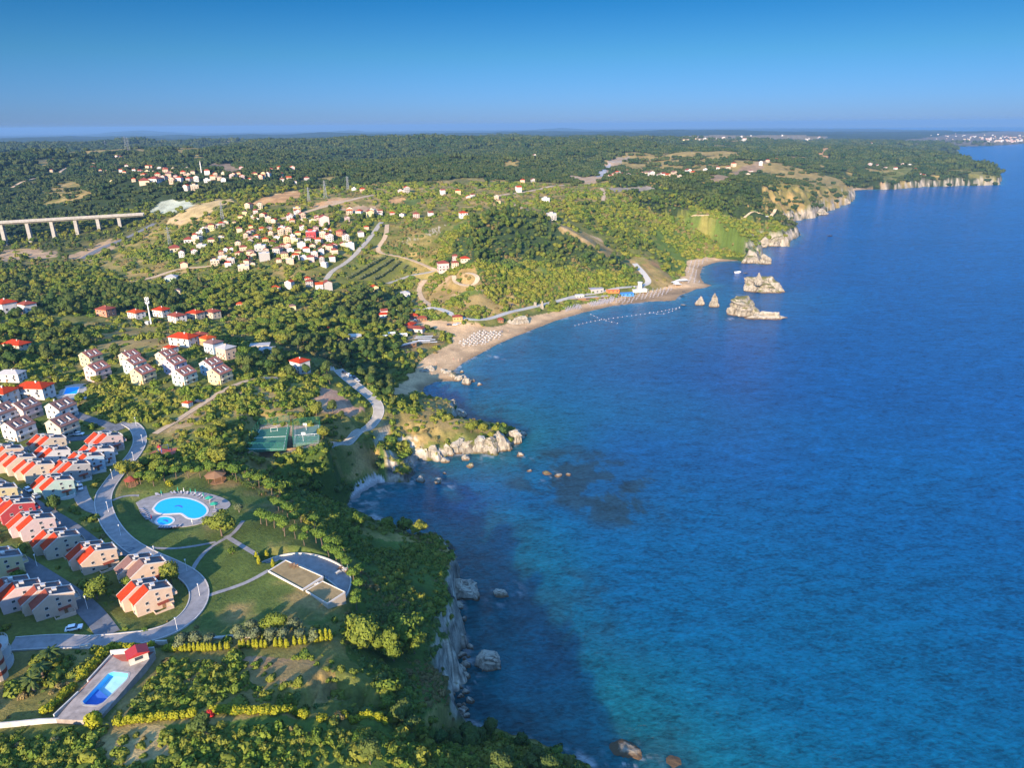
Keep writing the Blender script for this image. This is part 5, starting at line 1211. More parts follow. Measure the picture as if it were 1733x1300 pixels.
# ------------------------------------------------------------------ apartment house with a round stair tower at the left edge
x, y = over(-7, 1148, 0); z = float(ground(x, y)); o = link('apartment_house', None, None, (x, y, z), R(28), category='house', label='ochre apartment house with round tower and curved balconies at the left edge')
w = MB(); w.box(-11, 0, 0, 9, -2, 9.2, 'ochre'); w.build('wall', o)
t = MB(); t.cyl(.6, -.2, -2, 8.6, 2.1, m='sandwall', k=20); it = t.build('tower', o); t = MB(); t.cyl(.6, -.2, 8.62, 10.6, 2.5, .2, 'tile_rust', 20); t.build('roof', o)
for zz in (1.5, 4.4): t = MB(); t.cyl(.6, -.2, zz, zz + 1.1, 2.16, m='tile_rust', k=20); t.build('tile_band', it)
for zz in (-.2, 2.7, 5.6):
    b = MB(); pts = [(math.cos(a) * 2.4 + .9, 5.2 + math.sin(a) * 4.0) for a in np.linspace(-math.pi / 2, math.pi / 2, 12)] + [(-.2, 9.4), (-.2, 1.0)]
    b.slab(pts, zz, zz + .22, 'trim'); ib = b.build('balcony', o)
    q = MB()
    for (ax, ay), (bx, by) in zip(pts[:11], pts[1:12]): q.bar((ax, ay, zz + 1.05), (bx, by, zz + 1.05), .06, 'trim'); q.bar((ax, ay, zz + .6), (bx, by, zz + .6), .05, 'trim'); q.bar((ax, ay, zz), (ax, ay, zz + 1.05), .05, 'trim')
    q.build('railing', ib)
    for k in range(2):
        g = MB(); g.box(0, .06, 3.0 + k * 3.0, 5.0 + k * 3.0, zz + .3, zz + 2.4, 'glass'); g.build('window', o)
r = MB(); r.hip(-11, 0, 0, 9, 9.22, 11.6, .7, 'tile_red'); r.build('roof', o); s_ = MB(); s_.box(-5, -2.4, 1.6, 3.2, 10.2, 10.35, 'glass'); s_.build('solar_panel', o)
NOGO.append((x - 3, y + 3, 9))

# blocks added out of view on the left, to cast shade over the estate
for k_, (x, y, a_, w_) in enumerate([(-151, 116, .35, 'ochre'), (-163, 141, .3, 'peach'), (-173, 103, .35, 'cream')]):
    z = float(ground(x, y)); o = link('apartment_block', None, None, (x, y, z), a_, category='house', group='apartment blocks on the knoll', label=['ochre four storey apartment block on the knoll, nearest the apartment house','peach four storey apartment block on the knoll, farthest from the viewer','cream four storey apartment block on the knoll, nearest the viewer'][k_])
    w = MB(); w.box(-8, 8, -6, 6, -4, 13.2, w_); iw_ = w.build('wall', o); r = MB(); r.hip(-8, 8, -6, 6, 13.22, 15.6, .8, 'tile_red'); r.build('roof', o)
    for f_ in range(4):
        for xx in (-5, 0, 5):
            for sg in (-1, 1):
                g = MB(); g.box(xx - .8, xx + .8, min(sg * 6, sg * 6.06), max(sg * 6, sg * 6.06), f_ * 3.2 + .8, f_ * 3.2 + 2.3, 'glass'); g.build('window', o)
        b = MB(); b.box(8, 9.4, -4, 4, f_ * 3.2 + .0, f_ * 3.2 + .2, 'trim'); b.box(9.28, 9.4, -4, 4, f_ * 3.2 + .2, f_ * 3.2 + 1.1, 'trim'); b.build('balcony', o)
# ------------------------------------------------------------------ pools
def strip(inner, outer, z0, z1, m, mb=None):
    """a flat ring between two loops of the same length, with an outer skirt and an inner lip"""
    mb = mb or MB(); n = len(inner)
    P = [(x, y, z1) for x, y in inner] + [(x, y, z1) for x, y in outer] + [(x, y, z0) for x, y in outer] + [(x, y, z0) for x, y in inner]
    F_ = []
    for i in range(n):
        j = (i + 1) % n
        F_ += [(i, n + i, n + j, j), (n + i, 2 * n + i, 2 * n + j, n + j), (i, j, 3 * n + j, 3 * n + i)]
    return mb.poly(P, F_, m)
def loop(pts, n=64, sm=3):
    P = np.array(pts, float); P = chaikin(np.vstack([P, P[:1]]), sm) if sm else np.vstack([P, P[:1]])
    s_ = np.concatenate([[0], np.cumsum(np.hypot(*np.diff(P, axis=0).T))]); t = np.linspace(0, s_[-1], n, endpoint=False)
    Q = np.column_stack([np.interp(t, s_, P[:, 0]), np.interp(t, s_, P[:, 1])])
    a = np.sum(Q[:, 0] * np.roll(Q[:, 1], -1) - Q[:, 1] * np.roll(Q[:, 0], -1))
    return Q if a > 0 else Q[::-1]
def grown(Q, d):
    t = np.roll(Q, -1, 0) - np.roll(Q, 1, 0); t /= np.hypot(t[:, 0], t[:, 1])[:, None]
    return Q + np.column_stack([t[:, 1], -t[:, 0]]) * d
def atz(L, z): return [at(u, v, z) for u, v in L]
dk, dz = pad_w['pool_deck']; dz += .25
D = loop(dk, 80, 1); m = MB(); m.slab([tuple(p) for p in D], dz - .5, dz, 'paving'); m.build('pool_deck', None, kind='structure')
def pool(name, L, z, label, sm=3, dolphin=None):
    Q = loop(atz(L, z), 64, sm); c = Q.mean(0); o = link(name, None, None, (c[0], c[1], z), category='pool', label=label)
    q = Q - c; w = MB(); w.slab([tuple(p) for p in q], .02, .07, 'pool_water'); w.build('water', o)
    e = strip(q, grown(q, .75), -.1, .11, 'trim'); e.build('coping', o)
    if dolphin:
        a = MB(); P = np.array(atz(dolphin, z)) - c; P = chaikin(P, 2)
        t_ = np.gradient(P, axis=0); t_ /= np.hypot(*t_.T)[:, None]; nn = np.column_stack([-t_[:, 1], t_[:, 0]]); wd = .45 * np.sin(np.linspace(.35, math.pi - .15, len(P)))[:, None]
        L1, L2 = P + nn * wd, P - nn * wd; n = len(P)
        a.poly([(x, y, .078) for x, y in L1] + [(x, y, .078) for x, y in L2], [(n + i, n + i + 1, i + 1, i) for i in range(n - 1)], 'pool_shadow_tile'); a.build('mosaic', o)
    return o
z5 = lambda L: zc(180, 780, .2539, L)
pool('swimming_pool', z5([(318,320),(350,275),(420,250),(500,247),(580,262),(640,290),(672,325),(665,355),(635,378),(590,388),(550,383),(525,365),(505,350),(480,350),(440,352),(380,355),(335,345)]), dz, 'large kidney shaped blue pool on the oval deck of the park', 2, z5([(455,308),(475,300),(495,303),(508,315)]))
pool('paddling_pool', z5([(335,405),(350,380),(390,375),(430,382),(448,400),(430,420),(395,430),(350,425)]), dz, 'small round blue paddling pool beside the kidney shaped pool', 2, z5([(375,400),(390,396),(405,402),(410,412)]))
fk, fz = pad_w['far_pool']; m = MB(); m.slab([tuple(p) for p in loop(fk, 40, 0)], fz - .6, fz + .25, 'concrete_pale'); m.build('far_pool_deck', None, kind='structure')
pool('rectangular_pool', zc(0, 560, .2308, [(468,468),(488,418),(580,412),(562,462)]), fz + .25, 'small rectangular blue pool on a pale deck behind the white houses', 0)
# loungers and parasols round the oval pool
def lounger_proto():
    pr = Proto(); f = MB(); f.box(-.95, .95, -.33, .33, .24, .32, 'darkmetal')
    for x_ in (-.8, .8):
        for y_ in (-.28, .22): f.box(x_, x_ + .07, y_, y_ + .07, 0, .24, 'darkmetal')
    pr.add('frame', f); c = MB(); c.box(-.93, .35, -.31, .31, .32, .40, 'canvas_grey'); c.prism([(.35, .33), (.95, .68), (.92, .76), (.35, .41)], -.31, .31, 'canvas_grey'); pr.add('mattress', c); return pr
LOUNGE = lounger_proto()
def parasol_proto(closed):
    pr = Proto(); p = MB(); p.cyl(0, 0, 0, 2.5, .04, m='steel_white', k=6); p.cyl(0, 0, 0, .1, .3, m='concrete_pale', k=8); pr.add('pole', p)
    c = MB(); 
    if closed: c.cyl(0, 0, 1.0, 2.55, .25, .05, 'canvas_green', 8)
    else:
        k = 8; P = [(math.cos(a * 2 * math.pi / k) * 1.5, math.sin(a * 2 * math.pi / k) * 1.5, 2.05) for a in range(k)] + [(0, 0, 2.75), (0, 0, 2.65)]
        c.poly(P, [(a, (a + 1) % k, k) for a in range(k)] + [((a + 1) % k, a, k + 1) for a in range(k)], 'canvas_green')
    pr.add('canopy', c); return pr
PAR_C, PAR_O = parasol_proto(True), parasol_proto(False)
for k, (a, b) in enumerate([(370,232),(480,212),(520,218),(565,222),(598,226),(650,250),(690,278),(722,318),(575,425),(305,400)]):
    x, y = at(*z5([(a, b)])[0], dz); cw_ = {2: 'canvas_white', 8: 'canvas_white', 9: 'red_paint'}.get(k)
    o = (PAR_O if k in (6, 7) else PAR_C).place('parasol', x, y, dz, 0, {'canvas_green': cw_} if cw_ else None, category='parasol', group='parasols round the oval pool')
    TODO.append((o, f"{ {2: 'closed white', 8: 'closed white', 9: 'closed red'}.get(k, 'open green' if k in (6, 7) else 'closed green') } pool parasol"))
for k, (a, b) in enumerate([(335,232),(350,230),(440,220),(458,218),(500,218),(540,222),(585,230),(615,238),(632,246),(668,262),(682,272),(704,292),(712,305),(728,335),(724,345),(236,328),(242,340),(248,352),(255,362),(262,372),(270,382),(280,392),(355,448),(372,449),(390,450),(408,450),(428,449),(446,447),(462,445),(490,440),(640,415),(655,405)]):
    x, y = at(*z5([(a, b)])[0], dz); o = LOUNGE.place('sun_lounger', x, y, dz, R(random.uniform(-20, 20)) + math.atan2(y - D.mean(0)[1], x - D.mean(0)[0]), category='lounger', group='loungers round the oval pool'); TODO.append((o, 'dark sun lounger'))

# ------------------------------------------------------------------ round plaza with a turf roofed building let into the lawn
pk, pz = pad_w['plaza']; m = MB(); P = loop(pk, 72, 1); m.slab([tuple(p) for p in P], pz - .6, pz + .2, 'paving'); m.build('plaza', None, kind='structure')
e = strip(grown(P, -.35), P, pz + .2, pz + .95, 'limewash'); e.build('plaza_wall', None, category='wall', label='low pale curved wall round the outer edge of the blue paved plaza')
zr = 36.9
def turf(name, L, label):
    Q = np.array(atz(z5(L), zr)); c = Q.mean(0); q = [tuple(p - c) for p in loop(Q, len(Q), 0)] if False else [tuple(p - c) for p in Q]
    if sum(q[i][0] * q[(i + 1) % len(q)][1] - q[i][1] * q[(i + 1) % len(q)][0] for i in range(len(q))) < 0: q = q[::-1]
    o = link(name, None, None, (c[0], c[1], 0), category='building', label=label)
    w = MB(); w.slab(q, pz - 1, zr, 'sandwall'); w.build('wall', o)
    t_ = MB(); t_.slab([tuple(np.array(p) * .965) for p in q], zr + .003, zr + .12, 'roofturf'); t_.build('turf_roof', o)
    qq = np.array(q); e = strip(qq * .965, qq * 1.01, zr - .2, zr + .38, 'trim'); e.build('parapet', o); return o
t1 = turf('pavilion', [(1080,740),(1195,668),(1445,778),(1310,865)], 'low pavilion with dry turf roof and white parapet beside the plaza')
turf('pavilion', [(1330,872),(1442,808),(1592,880),(1474,958)], 'smaller turf roofed pavilion at the lower end of the plaza')
for a, b in ((1385,832),(1402,825)):
    x, y = at(*z5([(a, b)])[0], zr - 1); q = MB(); q.box(-.5, .5, -.3, .3, 0, .8, 'steel_white'); q.cyl(0, 0, .8, .86, .25, m='darkmetal'); o = q.build('air_conditioner', None, (x, y, zr - 1.2), .6, category='air conditioner', group='air conditioners on the pavilion'); TODO.append((o, 'white air conditioner'))
TBL = Proto(); q = MB(); q.box(-.9, .9, -.4, .4, .7, .76, 'wood'); TBL.add('table_top', q)
for s_ in (-1, 1):
    q = MB(); q.box(-.9, .9, s_ * .7 - .13, s_ * .7 + .13, .42, .47, 'wood'); TBL.add('bench', q)
for s_ in (-1, 1): q = MB(); q.bar((s_ * .7, -.75, 0), (s_ * .7, .2, .72), .05, 'wood'); q.bar((s_ * .7, .75, 0), (s_ * .7, -.2, .72), .05, 'wood'); TBL.add('leg', q)
for k, (a, b) in enumerate([(1240,703),(1262,712)]):
    x, y = at(*z5([(a, b)])[0], zr); o = TBL.place('picnic_table', x, y, zr + .12, .4, category='table', group='picnic tables'); TODO.append((o, 'dark picnic table'))
for k, (a, b) in enumerate([(1560,725),(1590,735),(1610,745),(1545,752)]):
    x, y = at(*z5([(a, b)])[0], pz + .2); o = TBL.place('picnic_table', x, y, pz + .2, .9, {'wood': 'limewash'} if k % 2 else None, category='table', group='tables on the plaza'); TODO.append((o, ('pale' if k % 2 else 'brown') + ' plaza table'))
x, y = at(*z5([(1612, 735)])[0], pz); o = PAR_C.place('parasol', x, y, pz + .2, 0, category='parasol', label='closed green parasol alone at the plaza edge'); o.scale = (1.2,) * 3
# people: one continuous skinned body each
def person(x, y, z, rz, cloth, label, walk=.25):
    J = [(0,0,.95),(0,.0,1.25),(0,0,1.48),(0,0,1.62),(0,.01,1.74), (-.10,0,.92),(-.11,walk*.6,.50),(-.11,walk,.08),(-.11,walk-.14,.04), (.10,0,.92),(.11,-walk*.5,.52),(.11,-walk,.10),(.11,-walk-.13,.04), (-.20,0,1.42),(-.25,-.10,1.14),(-.24,-.20,.90),(.20,0,1.42),(.25,.06,1.14),(.24,.02,.88)]
    E = [(0,1),(1,2),(2,3),(3,4),(0,5),(5,6),(6,7),(7,8),(0,9),(9,10),(10,11),(11,12),(2,13),(13,14),(14,15),(2,16),(16,17),(17,18)]
    rad = [.15,.14,.12,.055,.10,.085,.065,.045,.04,.085,.065,.045,.04,.06,.045,.035,.06,.045,.035]
    me = bpy.data.meshes.new('person'); me.from_pydata(J, E, []); me.materials.append(MATS[cloth])
    o = link('person', me, None, (x, y, z), rz, category='person', label=label)
    sk = o.modifiers.new('skin', 'SKIN'); sv = me.skin_vertices[0].data if me.skin_vertices else None
    if sv is None: me.attributes; 
    if not me.skin_vertices:
        bm_ = __import__('bmesh').new(); bm_.from_mesh(me); bm_.verts.layers.skin.verify(); bm_.to_mesh(me); bm_.free()
    for i, v_ in enumerate(me.skin_vertices[0].data): v_.radius = (rad[i], rad[i] * .8); v_.use_root = (i == 0)
    sb = o.modifiers.new('sub', 'SUBSURF'); sb.levels = sb.render_levels = 1
    h = MB(); iv, f_ = ico(1); h.poly([(p[0] * .105, p[1] * .12 + .01, p[2] * .14 + 1.72) for p in iv], [tuple(t_) for t_ in f_], 'skin'); h.build('head', o)
    return o
for a, b, c_, lb in ((1455,792,'cloth_dark','person in dark clothes standing on the plaza near the pavilion corner, left of two'),(1474,796,'blue_paint','person in dark blue standing on the plaza near the pavilion corner, right of two')):
    x, y = at(*z5([(a, b)])[0], pz + .2); person(x, y, pz + .2, random.uniform(0, 6), c_, lb, .12)

# ------------------------------------------------------------------ disused pool with its red edged deck
ok_, oz = pad_w['old_pool']
zp = oz + 1.6
z2 = lambda L: zc(0, 1030, .2077, L)
outer = loop(atz(z2([(455,905),(690,915),(825,880),(1195,445),(1260,352),(1080,372),(905,382),(640,690)]), zp), 72, 0)
inner = loop(atz(z2([(672,760),(690,785),(790,790),(838,770),(1012,600),(1036,572),(1045,532),(920,518),(880,535)]), zp), 72, 0)
c = inner.mean(0)
ia = np.argmin(np.hypot(*(outer - inner[0]).T)); outer_r = np.roll(outer, -ia, 0)
for q_ in outer[::4]: NOGO.append((.5 * (q_[0] + c[0]), .5 * (q_[1] + c[1]), 5.0)); NOGO.append((q_[0], q_[1], 2.0))
o = link('empty_pool', None, None, (c[0], c[1], zp), category='pool', label='disused half empty pool with pale blue basin and weathered deck in the foreground')
e = strip(inner - c, outer_r - c, -2.2, 0, 'deck_old'); e.build('deck', o)
b = MB(); q = inner - c; dirx = np.array(at(*z2([(1045,532)])[0], zp)) - np.array(at(*z2([(672,760)])[0], zp)); dirx /= np.hypot(*dirx); s_ = q @ dirx
dep = -1.5 - 0.5 * (s_ < 0)
b.poly([(x, y, -1.55 + .35 * t_ / abs(s_).max()) for (x, y), t_ in zip(q, s_)], [tuple(range(len(q)))], 'pool_dry'); b.build('basin_floor', o)
b = strip(q * .985, q, -1.7, -.02, 'pool_tile'); b.build('basin_wall', o)
b = strip(q, grown(q, .45), -.05, .06, 'concrete_pale'); b.build('coping', o)
kk = [p for p, t_ in zip(q, s_) if t_ < -.15 * abs(s_).max()]
b = MB(); b.slab([tuple(np.array(p) * .97) for p in kk], -1.6, -1.05, 'pool_shadow_tile'); b.build('standing_water', o)
for L, nm in (([(905,384),(1080,374),(1258,354),(1200,440),(900,430)], 'paving'), ([(470,860),(640,692),(905,384),(930,400),(735,585),(500,862)], 'paving')):
    Q = np.array(atz(z2(L), zp)) - c; Q = [tuple(p) for p in loop(Q, len(L), 0)]
    t_ = MB(); t_.slab(Q, .004 if L[0][0] == 905 else .007, .03 if L[0][0] == 905 else .026, 'deck_red'); t_.build('red_paving', o)
def wall_line(name, L, h, th, m, label, zf=None, cat='wall', top=None, grp=None):
    P = [at(u, v, zf) for u, v in L] if zf is not None else hits(L)
    c = np.mean(P, 0); zs = [zf if zf is not None else float(ground(*p)) for p in P]; z0 = min(zs); b = MB()
    for (p, za), (q_, zb_) in zip(zip(P[:-1], zs[:-1]), zip(P[1:], zs[1:])):
        p, q_ = np.array(p) - c, np.array(q_) - c; t_ = (q_ - p) / (np.hypot(*(q_ - p)) + 1e-6); n = np.array((-t_[1], t_[0])) * th / 2; a = t_ * .0
        P4 = [p - n, q_ - n, q_ + n, p + n]; Z = [za, zb_, zb_, za]
        b.poly([(x, y, z - z0 - 1.0) for (x, y), z in zip(P4, Z)] + [(x, y, z - z0 + h) for (x, y), z in zip(P4, Z)], [(0,3,2,1),(4,5,6,7),(0,1,5,4),(1,2,6,5),(2,3,7,6),(3,0,4,7)], m)
    return b.build(name, None, (c[0], c[1], z0), category=cat, label=label, group=grp)
wall_line('boundary_wall', z2([(905,378),(1030,366),(1080,360)]), 1.3, .3, 'limewash', 'short white wall behind the disused pool, left of the red hut', zp)
wall_line('boundary_wall', z2([(1185,356),(1262,346)]), 1.2, .3, 'limewash', 'short white wall right of the red roofed pool hut', zp)
wall_line('boundary_wall', z2([(-60,980),(160,960),(330,942),(520,935),(690,945)]), 1.4, .35, 'limewash', 'long white wall along the foreground below the disused pool')
wall_line('retaining_wall', z2([(440,880),(640,690)]), .5, .3, 'limewash', 'pale retaining wall between yellow hedge and pool deck, nearer piece', zp)
wall_line('retaining_wall', z2([(715,598),(905,390)]), .5, .3, 'limewash', 'pale retaining wall between yellow hedge and pool deck, farther piece', zp)
wall_line('boundary_wall', z2([(655,335),(745,320)]), 1.3, .35, 'limewash', 'short white gate wall beside the estate entrance')
wall_line('boundary_wall', z2([(1270,300),(1365,295)]), 1.4, .4, 'limewash', 'short white wall between the yellow hedges at the estate entrance')
wall_line('boundary_wall', zc(340, 1030, .2077, [(80,250),(260,236),(420,232)]), .5, .9, 'limewash', 'low pale kerb wall at the foot of the lawn behind the olive trees')
x, y = at(*z2([(1130,415)])[0], zp); h_ = MB(); h_.box(-2.2, 2.2, -1.5, 1.5, 0, 2.3, 'limewash'); o = link('pool_hut', None, None, (x, y, zp), .62, category='hut', label='small white hut with red roof on the deck of the disused pool'); h_.build('wall', o)
h_ = MB(); h_.prism([(-2.6, 2.25), (2.6, 2.25), (2.6, 2.45), (0, 3.3), (-2.6, 2.45)], -1.9, 1.9, 'red_paint'); h_.build('roof', o); h_ = MB(); h_.box(-.9, .9, -1.56, -1.5, .9, 1.8, 'glass'); h_.build('window', o); h_ = MB(); h_.box(2.2, 2.26, -.5, .5, 0, 2.0, 'wood'); h_.build('door', o)

# ------------------------------------------------------------------ courts
def netmat():
    m, nt, b = mat('net'); b.inputs['Base Color'].default_value = (.03, .16, .12, 1); b.inputs['Alpha'].default_value = .16; b.inputs['Roughness'].default_value = .8; MATS['net'] = m
netmat()
z6 = lambda L: zc(390, 560, .2308, L); cz_ = 32.1
def court(L, label, mt, football):
    Q = np.array(atz(z6(L), cz_ + .15)); c = Q.mean(0); q = Q - c; o = link('sports_court', None, None, (c[0], c[1], cz_), category='court', label=label)
    s_ = MB(); ql = [tuple(p) for p in loop(q, 4, 0)]; s_.slab(ql, -1.2, .15, mt); s_.build('surface', o)
    ln = strip(q * .86, q * .875, .155, .165, 'line_white') if True else None
    P0, P1, P2, P3 = q * .87; mid = lambda a, b, t_: a + (b - a) * t_
    def line(a, b):
        ln.bar((a[0], a[1], .15), (b[0], b[1], .15), .08, 'line_white')
    line(mid(P0, P1, .5), mid(P3, P2, .5)); ln.build('marking', o)
    for i in range(4):
        a, b = q[i] * .985, q[(i + 1) % 4] * .985; f = MB(); n = int(np.hypot(*(b - a)) / 3.5) + 1
        for k in range(n + 1): p = a + (b - a) * k / n; f.cyl(p[0], p[1], 0, 4.2, .06, m='net_green', k=6)
        for zz in (1.2, 4.15): f.bar((a[0], a[1], zz), (b[0], b[1], zz), .05, 'net_green')
        fo = f.build('fence', o); g = MB(); g.poly([(a[0], a[1], .1), (b[0], b[1], .1), (b[0], b[1], 4.1), (a[0], a[1], 4.1)], [(0,1,2,3)], 'net'); g.build('netting', fo)
    return o, q, c
o, q, c = court([(100,880),(218,700),(440,672),(405,885)], 'larger green sports court with tall green net fence above the coast road', 'court_green', True)
def goal(par, p, ang):
    g = MB(); 
    for y_ in (-1.5, 1.5): g.bar((0, y_, .15), (0, y_, 2.2), .07, 'line_white'); g.bar((-.9, y_, .2), (0, y_, 2.2), .04, 'line_white')
    g.bar((0, -1.5, 2.2), (0, 1.5, 2.2), .07, 'line_white'); g.bar((-.9, -1.5, .2), (-.9, 1.5, .2), .04, 'line_white')
    return g.build('goal', None, (p[0], p[1], cz_), ang, category='goal')
p = at(*z6([(322,742)])[0], cz_); goal(None, p, -1.2)['label'] = 'white football goal at the far end of the larger court'
o, q, c = court([(458,838),(462,702),(660,682),(655,834)], 'smaller grey green basketball court with green fence beside the coast road', 'court_grey', False)
for a, b, lb in ((557,730,'white basketball hoop at the far end of the smaller court'),(535,812,'white basketball hoop at the near end of the smaller court')):
    p = at(*z6([(a, b)])[0], cz_); k = link('basketball_hoop', None, None, (p[0], p[1], cz_ + .15), 1.5 if b < 760 else -1.6, category='hoop', label=lb)
    g = MB(); g.cyl(0, 0, 0, 3.0, .09, m='steel_white', k=8); g.bar((0, 0, 3.0), (-1.0, 0, 3.3), .07, 'steel_white'); g.build('post', k)
    g = MB(); g.box(-1.12, -1.06, -.9, .9, 2.9, 3.95, 'line_white'); g.build('backboard', k); g = MB()
    for t_ in range(10): a0, a1 = t_ * .628, (t_ + 1) * .628; g.bar((-1.4 + math.cos(a0) * .23, math.sin(a0) * .23, 3.05), (-1.4 + math.cos(a1) * .23, math.sin(a1) * .23, 3.05), .02, 'canvas_orange')
    g.build('rim', k)
a = np.array(at(*z6([(475,785)])[0], cz_)); b = np.array(at(*z6([(618,775)])[0], cz_)); c = (a + b) / 2; g = MB()
for p in (a, b): g.cyl(*(p - c), 0, 1.2, .05, m='line_white', k=6)
g.bar((*(a - c), 1.15), (*(b - c), 1.15), .05, 'line_white'); g.bar((*(a - c), .3), (*(b - c), .3), .03, 'line_white'); g.build('court_net', None, (c[0], c[1], cz_ + .15), category='net', label='white court net across the smaller court')

# playground and garden pavilions
x, y = over(278, 764, .5); z = float(ground(x, y)); o = link('playground', None, None, (x, y, z), .4, category='playground', label='small playground with red slide and blue frames beside the road bend')
m = MB(); m.slab([(math.cos(a) * 6, math.sin(a) * 4.5) for a in np.linspace(0, 2 * math.pi, 20)[:-1]], -.6, .12, 'deck_red'); m.build('soft_ground', o)
m = MB(); m.prism([(-1, 1.9), (2.4, .2), (2.5, .4), (-1, 2.1)], -.4, .4, 'red_paint'); m.build('slide', o)
m = MB()
for a, b in ((-2.2, -.8), (-1, -.8), (-1, .8), (-2.2, .8)): m.cyl(a, b, 0, 2.9, .09, m='blue_paint', k=6)
m.box(-2.2, -1, -.8, .8, 1.85, 1.97, 'yellow_paint'); m.build('climbing_frame', o); m = MB(); m.prism([(-2.5, 2.9), (-.7, 2.9), (-1.6, 3.7)], -1, 1, 'red_paint'); m.build('roof', o)
m = MB()
for a in (-3.2, 3.2): m.bar((a * .5, 2.0, 0), (a * .5, 2.6, 2.3), .07, 'blue_paint'); m.bar((a * .5, 3.2, 0), (a * .5, 2.6, 2.3), .07, 'blue_paint')
m.bar((-1.7, 2.6, 2.3), (1.7, 2.6, 2.3), .07, 'blue_paint'); m.build('swing_frame', o); NOGO.append((x, y, 6.5))
def gazebo(u, v, rr_, mt, label):
    x, y = over(u, v, 2.6); z = float(ground(x, y)); o = link('gazebo', None, None, (x, y, z), .3, category='gazebo', label=label); p = MB(); k = 8
    for i in range(k): p.cyl(math.cos(i * .785) * rr_ * .85, math.sin(i * .785) * rr_ * .85, -.3, 2.4, .1, m='wood', k=6)
    p.build('post', o); r = MB(); r.cyl(0, 0, 2.4, 2.55, rr_, m=mt, k=k); r.cyl(0, 0, 2.552, 3.9, rr_ * .98, .2, mt, k); r.build('roof', o); f = MB(); f.cyl(0, 0, -.4, .12, rr_, m='wood', k=k); f.build('floor', o); NOGO.append((x, y, rr_ + 1))
gazebo(364, 803, 4.2, 'wood', 'brown round gazebo among the pines above the oval pool'); gazebo(221, 811, 2.6, 'tile_rust', 'small rust roofed gazebo beside the curving road')
# ------------------------------------------------------------------ viaduct
A_, B_ = np.array(at(-140, 384, 58)), np.array(at(243, 361.5, 62)); d = B_ - A_; Ln = np.hypot(*d); d /= Ln; ang = math.atan2(d[1], d[0])
o = link('viaduct', None, None, (A_[0], A_[1], 0), ang, category='bridge', label='long concrete motorway viaduct on tall twin piers crossing the valley')
def dzv(t_): return 58 + 4 * t_ / Ln
m = MB(); m.poly([(0,-6.5,56.6),(Ln,-6.5,60.6),(Ln,6.5,60.6),(0,6.5,56.6),(0,-6.5,57.9),(Ln,-6.5,61.9),(Ln,6.5,61.9),(0,6.5,57.9)], [(0,3,2,1),(4,5,6,7),(0,1,5,4),(1,2,6,5),(2,3,7,6),(3,0,4,7)], 'concrete_pale'); m.build('deck', o)
m = MB(); m.poly([(0,-3.6,54.9),(Ln,-3.6,58.9),(Ln,3.6,58.9),(0,3.6,54.9),(0,-4.2,56.6),(Ln,-4.2,60.6),(Ln,4.2,60.6),(0,4.2,56.6)], [(0,3,2,1),(0,1,5,4),(1,2,6,5),(2,3,7,6),(3,0,4,7)], 'concrete'); m.build('girder', o)
for s_ in (-1, 1):
    m = MB(); m.poly([(0, s_*6.5 - .2, 57.9),(Ln, s_*6.5 - .2, 61.9),(Ln, s_*6.5 + .2, 61.9),(0, s_*6.5 + .2, 57.9),(0, s_*6.5 - .2, 58.9),(Ln, s_*6.5 - .2, 62.9),(Ln, s_*6.5 + .2, 62.9),(0, s_*6.5 + .2, 58.9)], [(0,3,2,1),(4,5,6,7),(0,1,5,4),(1,2,6,5),(2,3,7,6),(3,0,4,7)], 'concrete_pale'); m.build('parapet', o)
for u in (-90, 2, 46, 87, 127, 165, 201):
    best = min(np.linspace(0, Ln, 400), key=lambda t_: abs(pix(*(A_ + d * t_), dzv(t_) - 3)[0] - u)); p = A_ + d * best; zg = float(ground(*p)) - 2; zt_ = dzv(best) - 3.1
    m = MB(); m.box(best - 1.9, best + 1.9, -4.6, -.9, zg, zt_, 'concrete_pale'); m.box(best - 1.9, best + 1.9, .9, 4.6, zg, zt_ - 1.2, 'concrete_pale'); m.box(best - 1.0, best + 1.0, -.88, .88, zg, zt_ - .3, 'concrete'); m.build('pier', o)

# ------------------------------------------------------------------ masts, pylons, poles, minaret
def lattice(h, w, m):
    b = MB()
    for sx_, sy_ in ((-1,-1),(1,-1),(1,1),(-1,1)): b.bar((sx_*w, sy_*w, -1), (sx_*w*.12, sy_*w*.12, h), .16, m)
    for k in range(7):
        t0, t1 = k / 7, (k + 1) / 7; w0, w1 = w * (1 - .88 * t0), w * (1 - .88 * t1)
        for (a, b_) in (((-1,-1),(1,-1)),((1,-1),(1,1)),((1,1),(-1,1)),((-1,1),(-1,-1))):
            b.bar((a[0]*w0, a[1]*w0, t0*h), (b_[0]*w1, b_[1]*w1, t1*h), .10, m); b.bar((a[0]*w1, a[1]*w1, t1*h), (b_[0]*w1, b_[1]*w1, t1*h), .10, m)
    return b
def pylon(u, v, h, label, grp):
    x, y, z = hit(u, v); o = link('power_pylon', None, None, (x, y, z), .5, category='pylon', label=label, group=grp); lattice(h, h * .09, 'metal').build('tower', o); a = MB()
    for zz in (.72, .82, .92): a.bar((-h*.14, 0, zz*h), (h*.14, 0, zz*h), .15, 'metal')
    a.build('cross_arm', o)
for u, v, h, lb in ((179,251,34,'lattice power pylon on the forested ridge, left of three'),(214,254,36,'lattice power pylon on the forested ridge, middle of three'),(219,257,38,'lattice power pylon on the forested ridge, right of three'),(551,336,24,'lattice power pylon beside the orange bare ground'),(377,373,22,'lattice power pylon above the big town'),(288,416,22,'lattice power pylon at the left foot of the big town'),(589,322,20,'lattice power pylon on the brown plateau'),(523,340,18,'small lattice pylon between the orange diggings')): pylon(u, v, h, lb, 'power pylons')
